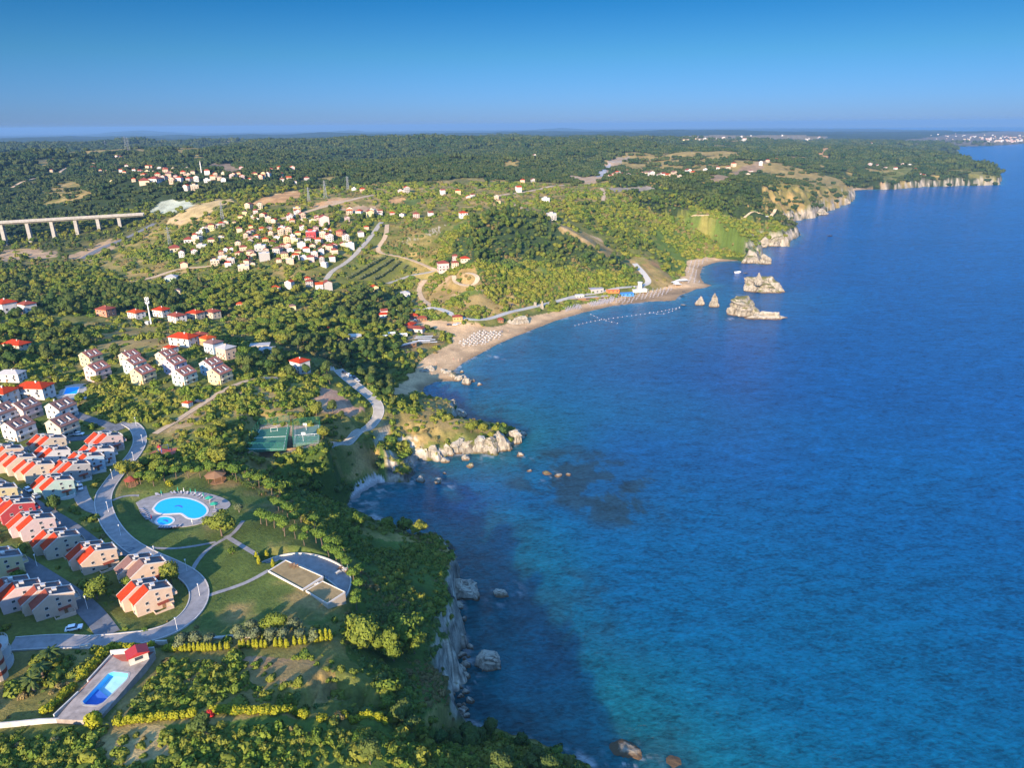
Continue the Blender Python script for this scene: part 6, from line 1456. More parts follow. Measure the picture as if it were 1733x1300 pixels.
x, y = over(256, 549, 0); z = float(ground(x, y)); o = link('cell_mast', None, None, (x, y, z), 0, category='mast', label='tall white cell phone mast with antennas standing above the scrub'); m = MB(); m.cyl(0, 0, 0, 20, .55, .35, 'steel_white', 12); m.build('pole', o)
for zz in (16.2, 19.0):
    m = MB(); m.cyl(0, 0, zz, zz + .15, 1.3, m='steel_white', k=12); m.build('platform', o)
    for k in range(3): q = MB(); a = k * 2.1; q.box(math.cos(a) * 1.3 - .2, math.cos(a) * 1.3 + .2, math.sin(a) * 1.3 - .2, math.sin(a) * 1.3 + .2, zz + .2, zz + 2.2, 'line_white'); q.build('antenna', o)
m = MB(); m.box(-4, -1.5, -1.5, 1.5, -.5, 2.4, 'limewash'); m.build('equipment_cabin', o)
x, y, z = hit(341, 292); o = link('minaret', None, None, (x, y, z), 0, category='minaret', label='slim white minaret among the hill village roofs'); m = MB(); m.cyl(0, 0, -1, 13, .9, .75, 'white', 10); m.build('shaft', o); m = MB(); m.cyl(0, 0, 13, 13.6, 1.4, m='white', k=10); m.build('balcony', o); m = MB(); m.cyl(0, 0, 13.6, 16, .7, m='white', k=10); m.cyl(0, 0, 16, 19, .85, .03, 'grey', 10); m.build('spire', o)
# street lamps along the estate road
lamp = Proto(); m = MB(); m.cyl(0, 0, 0, 4.2, .07, .05, 'steel_white', 6); lamp.add('pole', m); m = MB(); m.cyl(0, 0, 4.2, 4.6, .16, .22, 'line_white', 8); m.cyl(0, 0, 4.6, 4.7, .28, .1, 'metal', 8); lamp.add('lamp_head', m)
for k, (u, v) in enumerate([(302,1069),(337,1010),(318,968),(262,945),(206,908),(183,868),(192,812),(226,782),(243,752),(230,722),(150,1032),(62,960)]):
    x, y, z = hit(u, v); r_ = math.hypot(x, y); o = lamp.place('street_lamp', x + 1.2 * (k % 2 * 2 - 1) * .2, y, z, 0, category='street lamp', group='street lamps along the estate road'); TODO.append((o, 'white street lamp'))
# cars
for u, v, a, c_ in [(126,1067,.35,'car_white'),(137,828,-1.0,'car_white'),(134,823,-1.0,'car_silver'),(134,737,.1,'car_white'),(120,738,.2,'car_silver'),(18,684,.2,'car_silver'),(62,843,-.6,'car_silver'),(49,832,-.6,'car_white'),(336,682,.4,'car_dark'),(690,538,.2,'car_dark'),(697,540,.3,'car_red'),(703,543,.4,'car_white'),(708,546,.2,'car_dark'),(760,551,.1,'car_dark'),(770,551,.3,'car_white'),(776,549,.2,'car_silver'),(668,527,.4,'car_white'),(674,530,.4,'car_dark'),(680,534,.4,'car_silver'),(600,641,-.9,'car_dark'),(605,646,-.9,'car_silver'),(591,637,-.9,'car_white'),(583,632,-.9,'car_dark'),(867,517,.2,'car_dark'),(1298,367,.1,'car_white')]: car(u, v, a, c_)
def thing_box(kind, u, v, rz, h, parts, label, cat, z=None, xy=None):
    x, y = over(u, v, h) if xy is None else xy; z = float(ground(x, y)) if z is None else z
    o = link(kind, None, None, (x, y, z), rz, category=cat, label=label)
    for nm, mb in parts: mb.build(nm, o)
    NOGO.append((x, y, 5)); return o
def bx(*a): return MB().box(*a)
# ------------------------------------------------------------------ beach side
def shed(u, v, rz, wx, wy, h, wall, roof, kind, label, gable=True, cat='building'):
    w = bx(-wx/2, wx/2, -wy/2, wy/2, -.6, h, wall); r = MB()
    if gable: r.hip(-wx/2, wx/2, -wy/2, wy/2, h + .02, h + 1.5, .5, roof)
    else: r.box(-wx/2 - .4, wx/2 + .4, -wy/2 - .4, wy/2 + .4, h + .01, h + .22, roof)
    g = MB()
    for k in range(3): g.box(-wx/2 + wx*(k+.3)/3, -wx/2 + wx*(k+.7)/3, -wy/2 - .04, -wy/2 + .02, .8, min(h - .3, 2.0), 'glass')
    return thing_box(kind, u, v, rz, h, [('wall', w), ('roof', r), ('window', g)], label, cat)
shed(702,554,-.25,16,8,3.2,'limewash','tile_rust','restaurant','long restaurant with dark red roof at the left end of the beach')
shed(694,548,1.2,10,7,3.2,'limewash','tile_red','restaurant','shorter wing with red roof beside the dark red restaurant')
shed(698,533,.2,9,5,2.8,'wood','tile_red','beach_kiosk','red roofed kiosk by the beach parking'); shed(714,537,.2,8,5,2.8,'wood','tile_rust','beach_kiosk','rust roofed kiosk just right of the red roofed one')
shed(648,531,.2,10,6,3,'white','tile_red','beach_kiosk','white cabin with red roof among trees left of the parking'); shed(774,535,.2,8,6,3.2,'ochre','tile_rust','beach_kiosk','ochre hut with rust roof on the bend of the beach road'); shed(847,540,.1,5,4,2.6,'wood','tile_rust','beach_kiosk','small rust roofed hut beside the beach rock')
shed(1009,488,.3,14,7,4,'grey','canvas_grey','beach_pavilion','grey pavilion beside the beach road below the green hill',False); shed(995,503,.25,42,4,2.6,'wood','grey','beach_shelter','long low dark shelter along the beach',False); shed(981,499,.25,8,5,3,'limewash','trim','beach_kiosk','white kiosk at the left end of the long shelter',False)
shed(1037,491,.12,13,4,2.4,'canvas_orange','canvas_orange','canvas_stall','bright orange canvas stall behind the long beach',False); shed(1061,496,.15,13,6,2.4,'canvas_blue','canvas_blue','canvas_stall','bright blue canvas stall behind the long beach',False)
o = thing_box('beach_tower', 1081, 493, .2, 0, [('base', bx(-8, 8, -4, 4, -.5, 3, 'limewash')), ('tower', MB().cyl(1, 0, 3.01, 9, 2.6, 2.2, 'limewash', 14).cyl(1, 0, 9, 10, 2.7, m='trim', k=14)), ('turret', MB().cyl(-5, 1, 3.01, 5.5, 1.4, 1.2, 'limewash', 10))], 'white tower like beach building at the foot of the concrete track', 'building')
for k, (u, v) in enumerate([(1143,481),(1150,478),(1158,477),(1146,484)]):
    c = MB(); c.poly([(-4,-3,2.4),(4,-3,2.4),(4,3,2.4),(-4,3,2.4),(0,0,4.0),(0,0,3.9)], [(0,1,4),(1,2,4),(2,3,4),(3,0,4),(1,0,5),(2,1,5),(3,2,5),(0,3,5)], 'canvas_white'); p = MB()
    for a, b in ((-3.9,-2.9),(3.9,-2.9),(3.9,2.9),(-3.9,2.9)): p.cyl(a, b, -.2, 2.4, .06, m='steel_white', k=6)
    thing_box('tent', u, v, .3, 0, [('canopy', c), ('pole', p)], ['white tent where the beach turns, leftmost of four','white tent where the beach turns, second from left','white tent where the beach turns, rightmost of four','white tent where the beach turns, nearest the sand edge'][k], 'tent')
for k, (u, v) in enumerate([(718,569),(716,572),(722,575),(713,577),(725,579)]):
    c = bx(-7, 7, -1.0, 1.0, 2.3, 2.42, 'canvas_white'); p = MB()
    for a in (-6.5, 0, 6.5): p.cyl(a, 0, -.3, 2.3, .08, m='wood', k=6)
    thing_box('sun_shelter', u, v, .12, 2.4, [('canopy', c), ('post', p)], ['white strip shelter behind the beach, farthest of five','white strip shelter behind the beach, second of five','white strip shelter behind the beach, middle of five','white strip shelter behind the beach, fourth of five','white strip shelter behind the beach, nearest of five'][k], 'shelter')
shed(690,582,.7,14,3,2.6,'wood','grey','beach_shelter','long grey roofed shelter on the dirt yard behind the beach',False)
for u, v, lb in ((654,573,'white caravan at the edge of the trees, left of three'),(663,568,'white caravan at the edge of the trees, middle of three'),(683,570,'long white caravan beside the dirt yard, right of three')):
    thing_box('caravan', u, v, .2, 0, [('body', bx(-3, 3, -1.2, 1.2, .4, 2.7, 'line_white')), ('window', bx(-2, 2, -1.24, -1.21, 1.4, 2.1, 'glass')), ('wheel', MB().box(-.4, .4, -1.22, 1.22, 0, .7, 'rubber'))], lb, 'caravan')
shed(440,583,.2,12,6,2.6,'grey','grey','shed','grey flat roofed shed among the pines, left of two',False); shed(595,568,.2,14,8,2.6,'limewash','limewash','shed','pale flat roofed shed in the dark wood',False); shed(452,590,.2,9,6,2.6,'white','grey','shed','whitish shed among the pines, right of two',False)
shed(552,548,.3,10,5,2.5,'tile_orange','tile_red','shed','red roofed shed in the dry field by the wood')
# parasols of the beach: pole and canopy, a pixel or two each
def smallpar(mt, seed):
    m = MB(); k = 8; m.cyl(0, 0, -.2, 2.1, .05, m='steel_white', k=5)
    P = [(math.cos(a * 2 * math.pi / k) * .78, math.sin(a * 2 * math.pi / k) * .78, 1.85) for a in range(k)] + [(0, 0, 2.45), (0, 0, 2.38)]
    m.poly(P, [(a, (a + 1) % k, k) for a in range(k)] + [((a + 1) % k, a, k + 1) for a in range(k)], mt); m.box(-1.5, .1, .55, 1.0, .25, .36, mt); m.box(-1.5, .1, -1.0, -.55, .25, .36, mt)
    return m.mesh('beach_parasol')
PW, PG = smallpar('canvas_white', 1), smallpar('canvas_grey', 2)
def rows(L, n, mesh, desc, grp, jit=.25):
    P = np.array(hits(L)); area = abs(np.sum(P[:, 0] * np.roll(P[:, 1], -1) - P[:, 1] * np.roll(P[:, 0], -1))) / 2; s_ = math.sqrt(area / n); c = P.mean(0); a = .5; out = 0
    for i in range(-60, 61):
        for j in range(-60, 61):
            x, y = rot(i * s_ + random.uniform(-jit, jit) * s_ * .5, j * s_ + random.uniform(-jit, jit) * s_ * .5, a); x += c[0]; y += c[1]
            if inpoly(np.array([x]), np.array([y]), [tuple(p) for p in P])[0]:
                o = link('beach_parasol', mesh, None, (x, y, float(ground(x, y))), random.uniform(-.2, .2), category='parasol', group=grp, label=desc); out += 1
    return out
zb = lambda L: zc(640, 450, .2308, L); z7 = lambda L: zc(1000, 320, .2308, L)
npar = rows(zb([(600,570),(690,505),(760,488),(900,492),(895,525),(800,570),(700,592),(610,592)]), 54, PW, 'white parasol with loungers in the dense cluster on the near beach', 'white parasols on the near beach')
npar += rows(zb([(1350,318),(1480,290),(1490,318),(1380,340)]), 26, PG, 'grey parasol with loungers in the small block on the middle beach', 'grey parasols on the middle beach')
npar += rows(zb([(1530,282),(1733,232),(1733,268),(1560,305)]), 50, PG, 'grey parasol with loungers in rows on the long beach', 'grey parasols on the long beach')
npar += rows(z7([(0,812),(200,785),(400,740),(560,720),(600,745),(520,790),(250,840),(0,868)]), 84, PG, 'grey parasol with loungers on the far end of the long beach', 'grey parasols on the far beach')
npar += rows(z7([(700,700),(715,610),(735,530),(850,512),(870,520),(780,580),(770,640),(800,690)]), 40, PG, 'grey parasol with loungers round the inner cove', 'grey parasols in the inner cove')
# bathers on the sand: copies of one standing figure
base_p = person(*hit(860, 562)[:2], hit(860, 562)[2], .4, 'skin', 'person in swimwear standing at the water edge of the near beach', .1)
for k_ in range(26):
    u, v = random.choice([(random.uniform(770, 900), random.uniform(556, 592)), (random.uniform(700, 790), random.uniform(606, 640)), (random.uniform(930, 1130), 0)])
    if v == 0: v = 541 - (u - 930) * .155 + random.uniform(-9, -3)
    x, y, z = hit(u, v)
    if z < .25: continue
    q = base_p.copy(); C.objects.link(q); q.location = (x, y, z); q.rotation_euler = (0, 0, random.uniform(0, 6)); q['group'] = 'bathers on the beach'; h_ = base_p.children[0].copy(); C.objects.link(h_); h_.parent = q
    if k_ % 3 == 0: q.material_slots[0].link = 'OBJECT'; q.material_slots[0].material = MATS[('blue_paint', 'red_paint', 'cloth_dark')[k_ // 3 % 3]]
    TODO.append((q, 'bather in ' + ('blue', 'red', 'black')[k_ // 3 % 3] if k_ % 3 == 0 else 'bather in swimwear'))
# ------------------------------------------------------------------ boats, buoys
BOAT = Proto(); m = MB()
hp = [(-2.4,-.8),(1.0,-.95),(2.6,0),(1.0,.95),(-2.4,.8)]
m.poly([(x*.85, y*.7, -.2) for x, y in hp] + [(x, y, .6) for x, y in hp] + [(x*.93, y*.85, .6) for x, y in hp] + [(x*.85, y*.75, .15) for x, y in hp],
       [(4,3,2,1,0)] + [(i, (i+1)%5, 5+(i+1)%5, 5+i) for i in range(5)] + [(5+i, 5+(i+1)%5, 10+(i+1)%5, 10+i) for i in range(5)] + [(10+i, 10+(i+1)%5, 15+(i+1)%5, 15+i) for i in range(5)] + [(15,16,17,18,19)], 'car_dark'); BOAT.add('hull', m)
m = MB(); m.box(-1.2, -.8, -.75, .75, .38, .45, 'wood'); BOAT.add('seat', m); m = MB(); m.box(-2.75, -2.4, -.2, .2, .1, 1.0, 'darkmetal'); BOAT.add('outboard_motor', m)
for u, v, s_, c_, lb in ((1248,461.5,1.9,'car_white','white motor boat moored in the inner cove'),(1158,494,.9,None,'small dark boat off the sand spit, farthest of three'),(1155,502,.9,None,'small dark boat off the sand spit, middle of three'),(1157,517,1.1,None,'small dark boat off the sand spit, nearest of three'),(1405,399.5,1.9,None,'small dark boat on the open sea off the headland'),(1262,463,1.0,None,'small dark boat beside the white motor boat')):
    x, y = at(u, v, 0); BOAT.place('boat', x, y, .1, random.uniform(-.4, .4), {'car_dark': c_} if c_ else None, scale=s_, category='boat', label=lb)
def buoys(L, n, label):
    P = np.array([at(u, v, 0) for u, v in L]); P = chaikin(P, 2); s_ = np.concatenate([[0], np.cumsum(np.hypot(*np.diff(P, axis=0).T))]); c = P.mean(0); o = link('buoy_line', None, None, (c[0], c[1], 0), category='buoy line', label=label); r = MB(); f = MB()
    for a, b in zip(P[:-1], P[1:]): r.bar((*(a - c), .02), (*(b - c), .02), .035, 'grey')
    for t_ in np.linspace(0, s_[-1], n): x, y = np.interp(t_, s_, P[:, 0]) - c[0], np.interp(t_, s_, P[:, 1]) - c[1]; f.cyl(x, y, -.1, .25, .38, .2, 'line_white', 8)
    r.build('rope', o); f.build('float', o)
buoys([(973,551),(1000,544),(1040,538),(1085,532),(1120,527),(1150,520)], 26, 'line of white swimming buoys parallel to the long beach')
buoys([(1100,529),(1122,533),(1150,521)], 7, 'short line of white buoys off the sand spit'); buoys([(1000,532),(1018,541),(1045,547)], 7, 'short line of white buoys reaching out from the beach')

# ------------------------------------------------------------------ rocks
def rockmat(name, top):
    m, nt, b = mat(name); g = node(nt, "ShaderNodeNewGeometry"); sx_ = node(nt, "ShaderNodeSeparateXYZ"); sp_ = node(nt, "ShaderNodeSeparateXYZ")
    nt.links.new(g.outputs['True Normal'], sx_.inputs[0]); nt.links.new(g.outputs['Position'], sp_.inputs[0])
    n1 = node(nt, "ShaderNodeTexNoise", Scale=.35, Detail=9.0, Roughness=.7); n2 = node(nt, "ShaderNodeTexNoise", Scale=.12, Detail=4.0)
    mp = node(nt, "ShaderNodeMapping"); mp.inputs['Scale'].default_value = (1.6, 1.6, .5)
    nt.links.new(g.outputs['Position'], mp.inputs['Vector']); nt.links.new(mp.outputs[0], n1.inputs['Vector']); nt.links.new(g.outputs['Position'], n2.inputs['Vector'])
    cr_ = node(nt, "ShaderNodeValToRGB"); e = cr_.color_ramp.elements; e[0].position = .32; e[0].color = (.085,.075,.06,1); e[1].position = .64; e[1].color = (.38,.34,.275,1); nt.links.new(n1.outputs['Fac'], cr_.inputs[0])
    ad = node(nt, "ShaderNodeMath", operation='MULTIPLY_ADD'); ad.inputs[1].default_value = .9; nt.links.new(n2.outputs['Fac'], ad.inputs[0]); nt.links.new(sx_.outputs['Z'], ad.inputs[2])
    mr = node(nt, "ShaderNodeMapRange"); mr.inputs[1].default_value = 1.12; mr.inputs[2].default_value = 1.35; nt.links.new(ad.outputs[0], mr.inputs[0])
    m1 = node(nt, "ShaderNodeMix", data_type='RGBA'); m1.inputs[7].default_value = (*top, 1); nt.links.new(mr.outputs[0], m1.inputs[0]); nt.links.new(cr_.outputs[0], m1.inputs[6])
    wt = node(nt, "ShaderNodeMapRange"); wt.inputs[1].default_value = .3; wt.inputs[2].default_value = 1.7; wt.inputs[3].default_value = 1; wt.inputs[4].default_value = 0
    ws = node(nt, "ShaderNodeMath", operation='MULTIPLY_ADD'); ws.inputs[1].default_value = 1.6; nt.links.new(n1.outputs['Fac'], ws.inputs[0]); nt.links.new(sp_.outputs['Z'], ws.inputs[2])
    wt.inputs[1].default_value = 1.2; wt.inputs[2].default_value = 2.1
    nt.links.new(ws.outputs[0], wt.inputs[0])
    m2 = node(nt, "ShaderNodeMix", data_type='RGBA'); m2.inputs[7].default_value = (.10,.065,.035,1); nt.links.new(wt.outputs[0], m2.inputs[0]); nt.links.new(m1.outputs[2], m2.inputs[6]); nt.links.new(m2.outputs[2], b.inputs['Base Color'])
    b.inputs['Roughness'].default_value = .9; b.inputs['Specular IOR Level'].default_value = .2
    bp = node(nt, "ShaderNodeBump", Strength=.8, Distance=.8); nt.links.new(n1.outputs['Fac'], bp.inputs['Height']); nt.links.new(bp.outputs[0], b.inputs['Normal']); MATS[name] = m
rockmat('rock', (.40,.36,.28)); rockmat('rock_grassy', (.13,.125,.04))
iv4, if4 = ico(4); iv3, if3 = ico(3)
def n3(p, s, seed):
    return fbm(p[:, 0] + 3.1 * p[:, 2], p[:, 1] - 2.3 * p[:, 2] + seed, s, 4, seed) 
def rock(u, v, w, dpt, h, label, rz=0.0, grassy=False, seed=None, cat='rock', z=0.0, fine=False, peak=0.0, boxy=.55, xy=None, grp=None):
    """a sea rock: width, depth, height in metres, its near waterline at a pixel"""
    seed = seed if seed is not None else random.randrange(9999); iv, f_ = (iv4, if4) if fine else (iv3, if3)
    p = np.sign(iv) * np.abs(iv) ** boxy
    rk = np.random.RandomState(seed + 3)                       # cleave the block along joint planes
    for _ in range(16):
        nn = rk.normal(size=3); nn[2] = nn[2] * .8 + .15; nn /= np.linalg.norm(nn); of = rk.uniform(.50, .86) * np.abs(p @ nn).max()
        ex = p @ nn - of; p = np.where((ex > 0)[:, None], p - ex[:, None] * nn * .96, p)
    p = p / np.abs(p).max(0) * .5
    P = p * np.array([w, dpt, h * 1.5]); P[:, 2] += h * .18
    k = np.clip(P[:, 2] / h, 0, 1)
    P[:, :2] *= (1 - .35 * k - .3 * peak * k)[:, None]; P[:, 0] += peak * w * .12 * k
    s_ = max(w, dpt); dn = n3(P, s_ * .42, seed) * .12 * s_ + n3(P, s_ * .13, seed + 5) * .065 * s_ - .05 * s_ * np.abs(n3(P * np.array([1, 1, .4]), s_ * .08, seed + 9))
    nr = iv / np.linalg.norm(iv, axis=1)[:, None]; P = P + nr * dn[:, None] * np.array([1, 1, .6 * min(1, h / s_ * 1.6)])
    x, y = at(u, v, z) if xy is None else xy
    dirv = np.array([x, y]) / math.hypot(x, y); x, y = np.array([x, y]) + dirv * dpt * .42 * (xy is None)
    me = mesh_np('rock', P, f_, [MATS['rock_grassy' if grassy else 'rock']], smooth=False)
    o = link('rock', me, None, (x, y, z), rz, category=cat, group=grp)
    if label: o['label'] = label
    else: TODO.append((o, 'limestone rock'))
    return o
rock(1286,496,54,30,16,'upper sea rock island with grassy top and a knob on its crest',grassy=True,fine=True,seed=11); rock(1283,476,8,8,9,'white rock knob standing on the crest of the upper island',z=14,peak=.5,seed=12)
rock(1256,537,42,26,18,'large pale sea rock island, highest of the nearer group',grassy=True,fine=True,seed=13); rock(1297,541,38,12,8,'low flat rock running right from the large sea rock',fine=True,seed=14,rz=-.15)
rock(1184,517,9.5,8,12,'pointed white sea pinnacle, leftmost of the island group',peak=.6,seed=15,fine=True); rock(1208,520.5,9.5,9,16,'pointed sea pinnacle between the white one and the large island',peak=.7,seed=16,fine=True)
rock(1295,447.5,16,12,15,'sea stack with brown base off the inner cove point',seed=17,fine=True); rock(1270,446,24,12,13,'pale cliff rock at the tip of the inner cove',seed=18,fine=True,grassy=True); rock(1289,419,20,14,15,'upright cliff rock with dark cleft beyond the inner cove',seed=19,fine=True); rock(1318,417,32,16,15,'broad cliff rock right of the dark cleft',seed=20,fine=True,grassy=True); rock(1336,397,28,14,14,'cliff rock at the outer corner of the far bluff',seed=21,fine=True)
rock(1390,364,34,14,12,'long pale cliff slab on the far bluff, left of two',seed=22,rz=.3); rock(1425,346,40,14,13,'long pale cliff slab on the far bluff, right of two',seed=23,rz=.3)
for i_, (u, v, w, h) in enumerate([(880,549,20,7),(905,524,5,11),(917,526,5,12),(848,546,9,4),(862,548,8,4)]): rock(u, v, w, w * .6, h, ['broad pale rock at the edge of the beach sand','leaning grey rock pillar beside the beach road, left of two','leaning grey rock pillar beside the beach road, right of two','small rock left of the broad beach rock','small rock just left of the broad beach rock'][i_], z=1.5, peak=.3, grassy=i_ in (1, 2))
for u, v, w, d_, h, lb in [(792,1016,13,10,9,'big pale topped rock standing at the foot of the white cliff'),(846,1012,7,4.5,2.6,'low rock with surf just off the cliff foot'),(776,1031,5,4,2.5,'small rock behind the cliff foot boulders'),(828,1138,10,9,7,'lone big grey boulder in the water off the near cliffs'),
  (1066,1290,11,8,3.5,'dark awash rock at the bottom edge of the sea'),(1140,1298,5,4,1.2,'small awash rock right of the dark one at the bottom edge')]: rock(u, v, w, d_, h if v < 1280 else h * .3, lb, fine=True)
for i_, (u, v, w, h) in enumerate([(713,818,5,4.5),(741,820,4,3),(752,804,2,1.5),(795,793,5,2),(880,773,4,2),(752,784,5,3),(787,780,5,3),(925,804,5,1.3),(945,808,4,1.4),(897,799,3,1),(962,806,3,1.2),(690,800,7,6),(705,778,8,7),(722,778,7,7),(738,778,8,8),(756,773,8,8),(774,770,9,8),(792,768,9,8),(812,768,10,9),(830,770,11,10),(850,765,12,11),(866,754,11,9),(880,742,8,5),(682,812,10,9),(668,814,8,7),
   (748,632,5,3),(758,634,6,3.5),(767,640,6,4),(776,645,6,4.5),(784,641,5,3),(790,651,7,4),(800,646,4,2),(811,653,4,2),(718,634,8,4),(727,630,8,5),(782,631,3,1.5),(706,686,12,7),(722,690,9,6),(716,672,4,5),(745,690,8,5),(765,698,9,8),(778,708,8,7)]):
    rock(u, v, w * 1.15, w * .9, h, None, grp='rocks of the headland and shore', z=0 if v > 700 or i_ < 25 else .3, grassy=(i_ % 4 == 3))
for i_ in range(46):
    t_ = random.random(); u = 782 + random.gauss(0, 7); v = 1035 + t_ * 185
    x, y = at(u, v, 0)
    w = random.uniform(1.2, 3.6); o = rock(0, 0, w, w * .8, w * .6, None, xy=(x, y), grp='boulders at the foot of the near cliffs')
# ------------------------------------------------------------------ single plants read off the view
MULT = []
def put(kind, L, h, desc, cat='tree', s=(.9, 1.1), grp=None):
    for u, v in L:
        x, y = over(u, v, h); MULT.append(grow(kind, x, y, random.uniform(*s), desc=desc, cat=cat, group=grp)); NOGO.append((x, y, 1.6))
put('stone_pine', z5([(215,85),(285,75),(375,65),(455,55),(535,45),(615,45),(695,40),(775,38),(835,45),(860,70),(915,50),(945,90),(1010,110),(1080,140),(1095,165),(1150,165),(1200,235),(1140,260),(1200,300),(1290,335),(1380,380),(1250,362)]), 4.8, 'umbrella pine, outer row,', grp='umbrella pines of the park')
put('stone_pine', z5([(1020,345),(1060,355),(1110,370),(1170,390),(1180,425),(1250,440),(1330,440),(1310,485),(1390,470),(1430,490),(1480,520),(1530,545),(1580,545),(1475,565),(1525,590),(1560,620),(1600,655),(1690,690),(1680,800),(1660,910),(1640,735),(1665,860),(1120,245),(1165,270),(1230,310)]), 4.8, 'umbrella pine, inner row,', grp='umbrella pines of the park', s=(.8, 1.05))
put('olive_tree', z5([(500,1195),(590,1185),(680,1180),(870,1120),(895,1160),(990,1150),(1090,1160),(1180,1155),(1250,1090),(1285,1150),(1380,1150),(965,1100)]), 2.6, 'grey olive tree', grp='olive trees below the lawn')
x, y = over(372, 886, 5); grow('broadleaf_tree', x, y, 1.25, 'large round dark tree at the lower right of the oval pool', idx=0); NOGO.append((x, y, 4))
for a, b, s_, lb, k_ in ((880,305,.62,'round olive green tree at the right end of the pool deck','olive_tree'),(415,130,.62,'yellow green tree above the oval pool','golden_shrub'),(310,132,.75,'dark round tree left of the yellow green tree above the pool','broadleaf_tree'),(835,578,.35,'small round bush tree beside the path fork on the lawn','broadleaf_tree'),(1355,578,.5,'small orange brown bush beside the plaza path','shrub')):
    x, y = over(*z5([(a, b)])[0], 2.5); s_ = s_ * (2.6 if k_ in ('golden_shrub',) else 1.5 if k_ == 'olive_tree' else 1); grow(k_, x, y, s_, lb)
for a, b in ((1000,640),(1070,632),(1016,672),(1110,692)): x, y = over(*z5([(a, b)])[0], 1.2); grow('golden_cypress', x, y, 1.1, desc='plaza yellow cypress', cat='cypress')
for u, v, s_, lb, k_ in ((287,972,.85,'dense bright green tree right of the brown roofed villa','broadleaf_tree'),(160,994,.85,'round tree between the street and the road loop','broadleaf_tree'),(216,984,.5,'yellowish tree in front of the brown roofed villa','broadleaf_tree'),(31,975,.55,'yellow green tree beside the pale yellow villa','broadleaf_tree'),(91,851,.65,'dark tree in front of the mint villa','dark_tree'),
  (612,1066,1.25,'big grey green tree at the edge of the shaded slope','broadleaf_tree'),(652,1082,1.1,'big yellow green tree, left of the pair above the cliff','broadleaf_tree'),(680,1062,1.4,'biggest yellow green tree above the white cliff','broadleaf_tree'),(700,1085,.95,'yellow green tree at the right end of the cliff clump','broadleaf_tree'),(665,1100,.8,'lower tree at the foot of the cliff clump','broadleaf_tree')):
    x, y = over(u, v, 5 * s_); grow(k_, x, y, s_, lb); NOGO.append((x, y, 3))
# palms
def palm(u, v, h, label, s_=1.0, desc=None):
    x, y = over(u, v, h * s_); z = float(ground(x, y)); o = link('palm_tree', None, None, (x, y, z), random.uniform(0, 6), category='palm', group='palms of the estate'); o.scale = (s_,) * 3
    V_, f_ = tube([(0,0,-.4),(.05,0,h*.5),(0,.05,h)], [.34,.26,.3], 8); link('trunk', mesh_np('trunk', V_, f_, [MATS['bark']], smooth=True), o)
    m = MB()
    for k in range(26):
        a = k * 2.4; el = random.uniform(-.35, 1.1); L_ = random.uniform(2.0, 2.7); prev = None
        for j in range(6):
            t_ = j / 5; r_ = L_ * t_ * math.cos(el * (1 - .3 * t_)); zz = h + L_ * t_ * math.sin(el) - 1.2 * t_ * t_ ; w = .32 * math.sin(.35 + 2.5 * t_) + .02
            c = (math.cos(a) * r_, math.sin(a) * r_, zz); sd_ = (-math.sin(a) * w, math.cos(a) * w)
            cur = [(c[0] - sd_[0], c[1] - sd_[1], zz - w * .45), c, (c[0] + sd_[0], c[1] + sd_[1], zz - w * .45)]
            if prev: m.poly(prev + cur, [(0,1,4,3),(1,2,5,4)], 'leaf_palm')
            prev = cur
    m.build('crown', o)
    if label: o['label'] = label
    else: TODO.append((o, desc))
for a, b, lb in ((405,345,'tallest of three palms beside the apartment tower'),(325,470,'middle of three palms beside the apartment tower'),(250,575,'nearest of three palms beside the apartment tower')): palm(*z2([(a, b)])[0], 3.4, lb, 1.15)
for a, b in ((820,105),(850,110),(880,120),(915,137),(945,152),(975,167),(1035,212)): palm(*z5([(a, b)])[0], 1.4, None, .8, 'dwarf palm')
# yellow cypress hedges: every bush of the rows on its own
def hedge(L, step, s0, s1, desc, grp, kind='golden_cypress'):
    P = np.array(hits(L)); s_ = np.concatenate([[0], np.cumsum(np.hypot(*np.diff(P, axis=0).T))])
    for t_ in np.arange(0, s_[-1], step):
        t_ += random.uniform(-.2, .2); x, y = np.interp(t_, s_, P[:, 0]) + random.uniform(-.25, .25), np.interp(t_, s_, P[:, 1]) + random.uniform(-.25, .25)
        o = grow(kind, x, y, random.uniform(s0, s1), cat='cypress' if 'cyp' in kind else 'shrub', desc=desc, group=grp, sz=random.uniform(s0, s1) * .95); NOGO.append((x, y, 1.5)); NOGO.append((x * .985, y * .985, 1.6))
z3 = lambda L: zc(340, 1030, .2077, L)
hedge(z3([(0,350),(120,345),(270,330)]), 1.25, .75, 1.0, 'yellow cypress of lawn row', 'yellow cypresses below the lawn'); hedge(z3([(320,322),(545,322)]), 1.2, .8, 1.1, 'yellow cypress of lawn row', 'yellow cypresses below the lawn'); hedge(z3([(615,318),(715,318)]), 1.3, 1.0, 1.25, 'yellow cypress of lawn row', 'yellow cypresses below the lawn'); hedge(z3([(765,300),(860,296)]), 1.3, .8, 1.1, 'yellow cypress of lawn row', 'yellow cypresses below the lawn'); hedge(z3([(940,275),(1090,262)]), 1.4, 1.1, 1.4, 'tall yellow cypress', 'yellow cypresses below the lawn')
hedge(zc(0,1030,.2077,[(950,335),(1090,330),(1260,325)]), 1.3, 1.1, 1.4, 'yellow green entrance hedge bush', 'bushes of the entrance hedge', 'golden_shrub'); hedge(zc(0,1030,.2077,[(1355,345),(1480,340)]), 1.3, 1.0, 1.3, 'yellow green entrance hedge bush', 'bushes of the entrance hedge', 'golden_shrub'); hedge(zc(0,1030,.2077,[(1480,350),(1733,350)]), 1.2, .8, 1.0, 'yellow cypress of lawn row', 'yellow cypresses below the lawn')
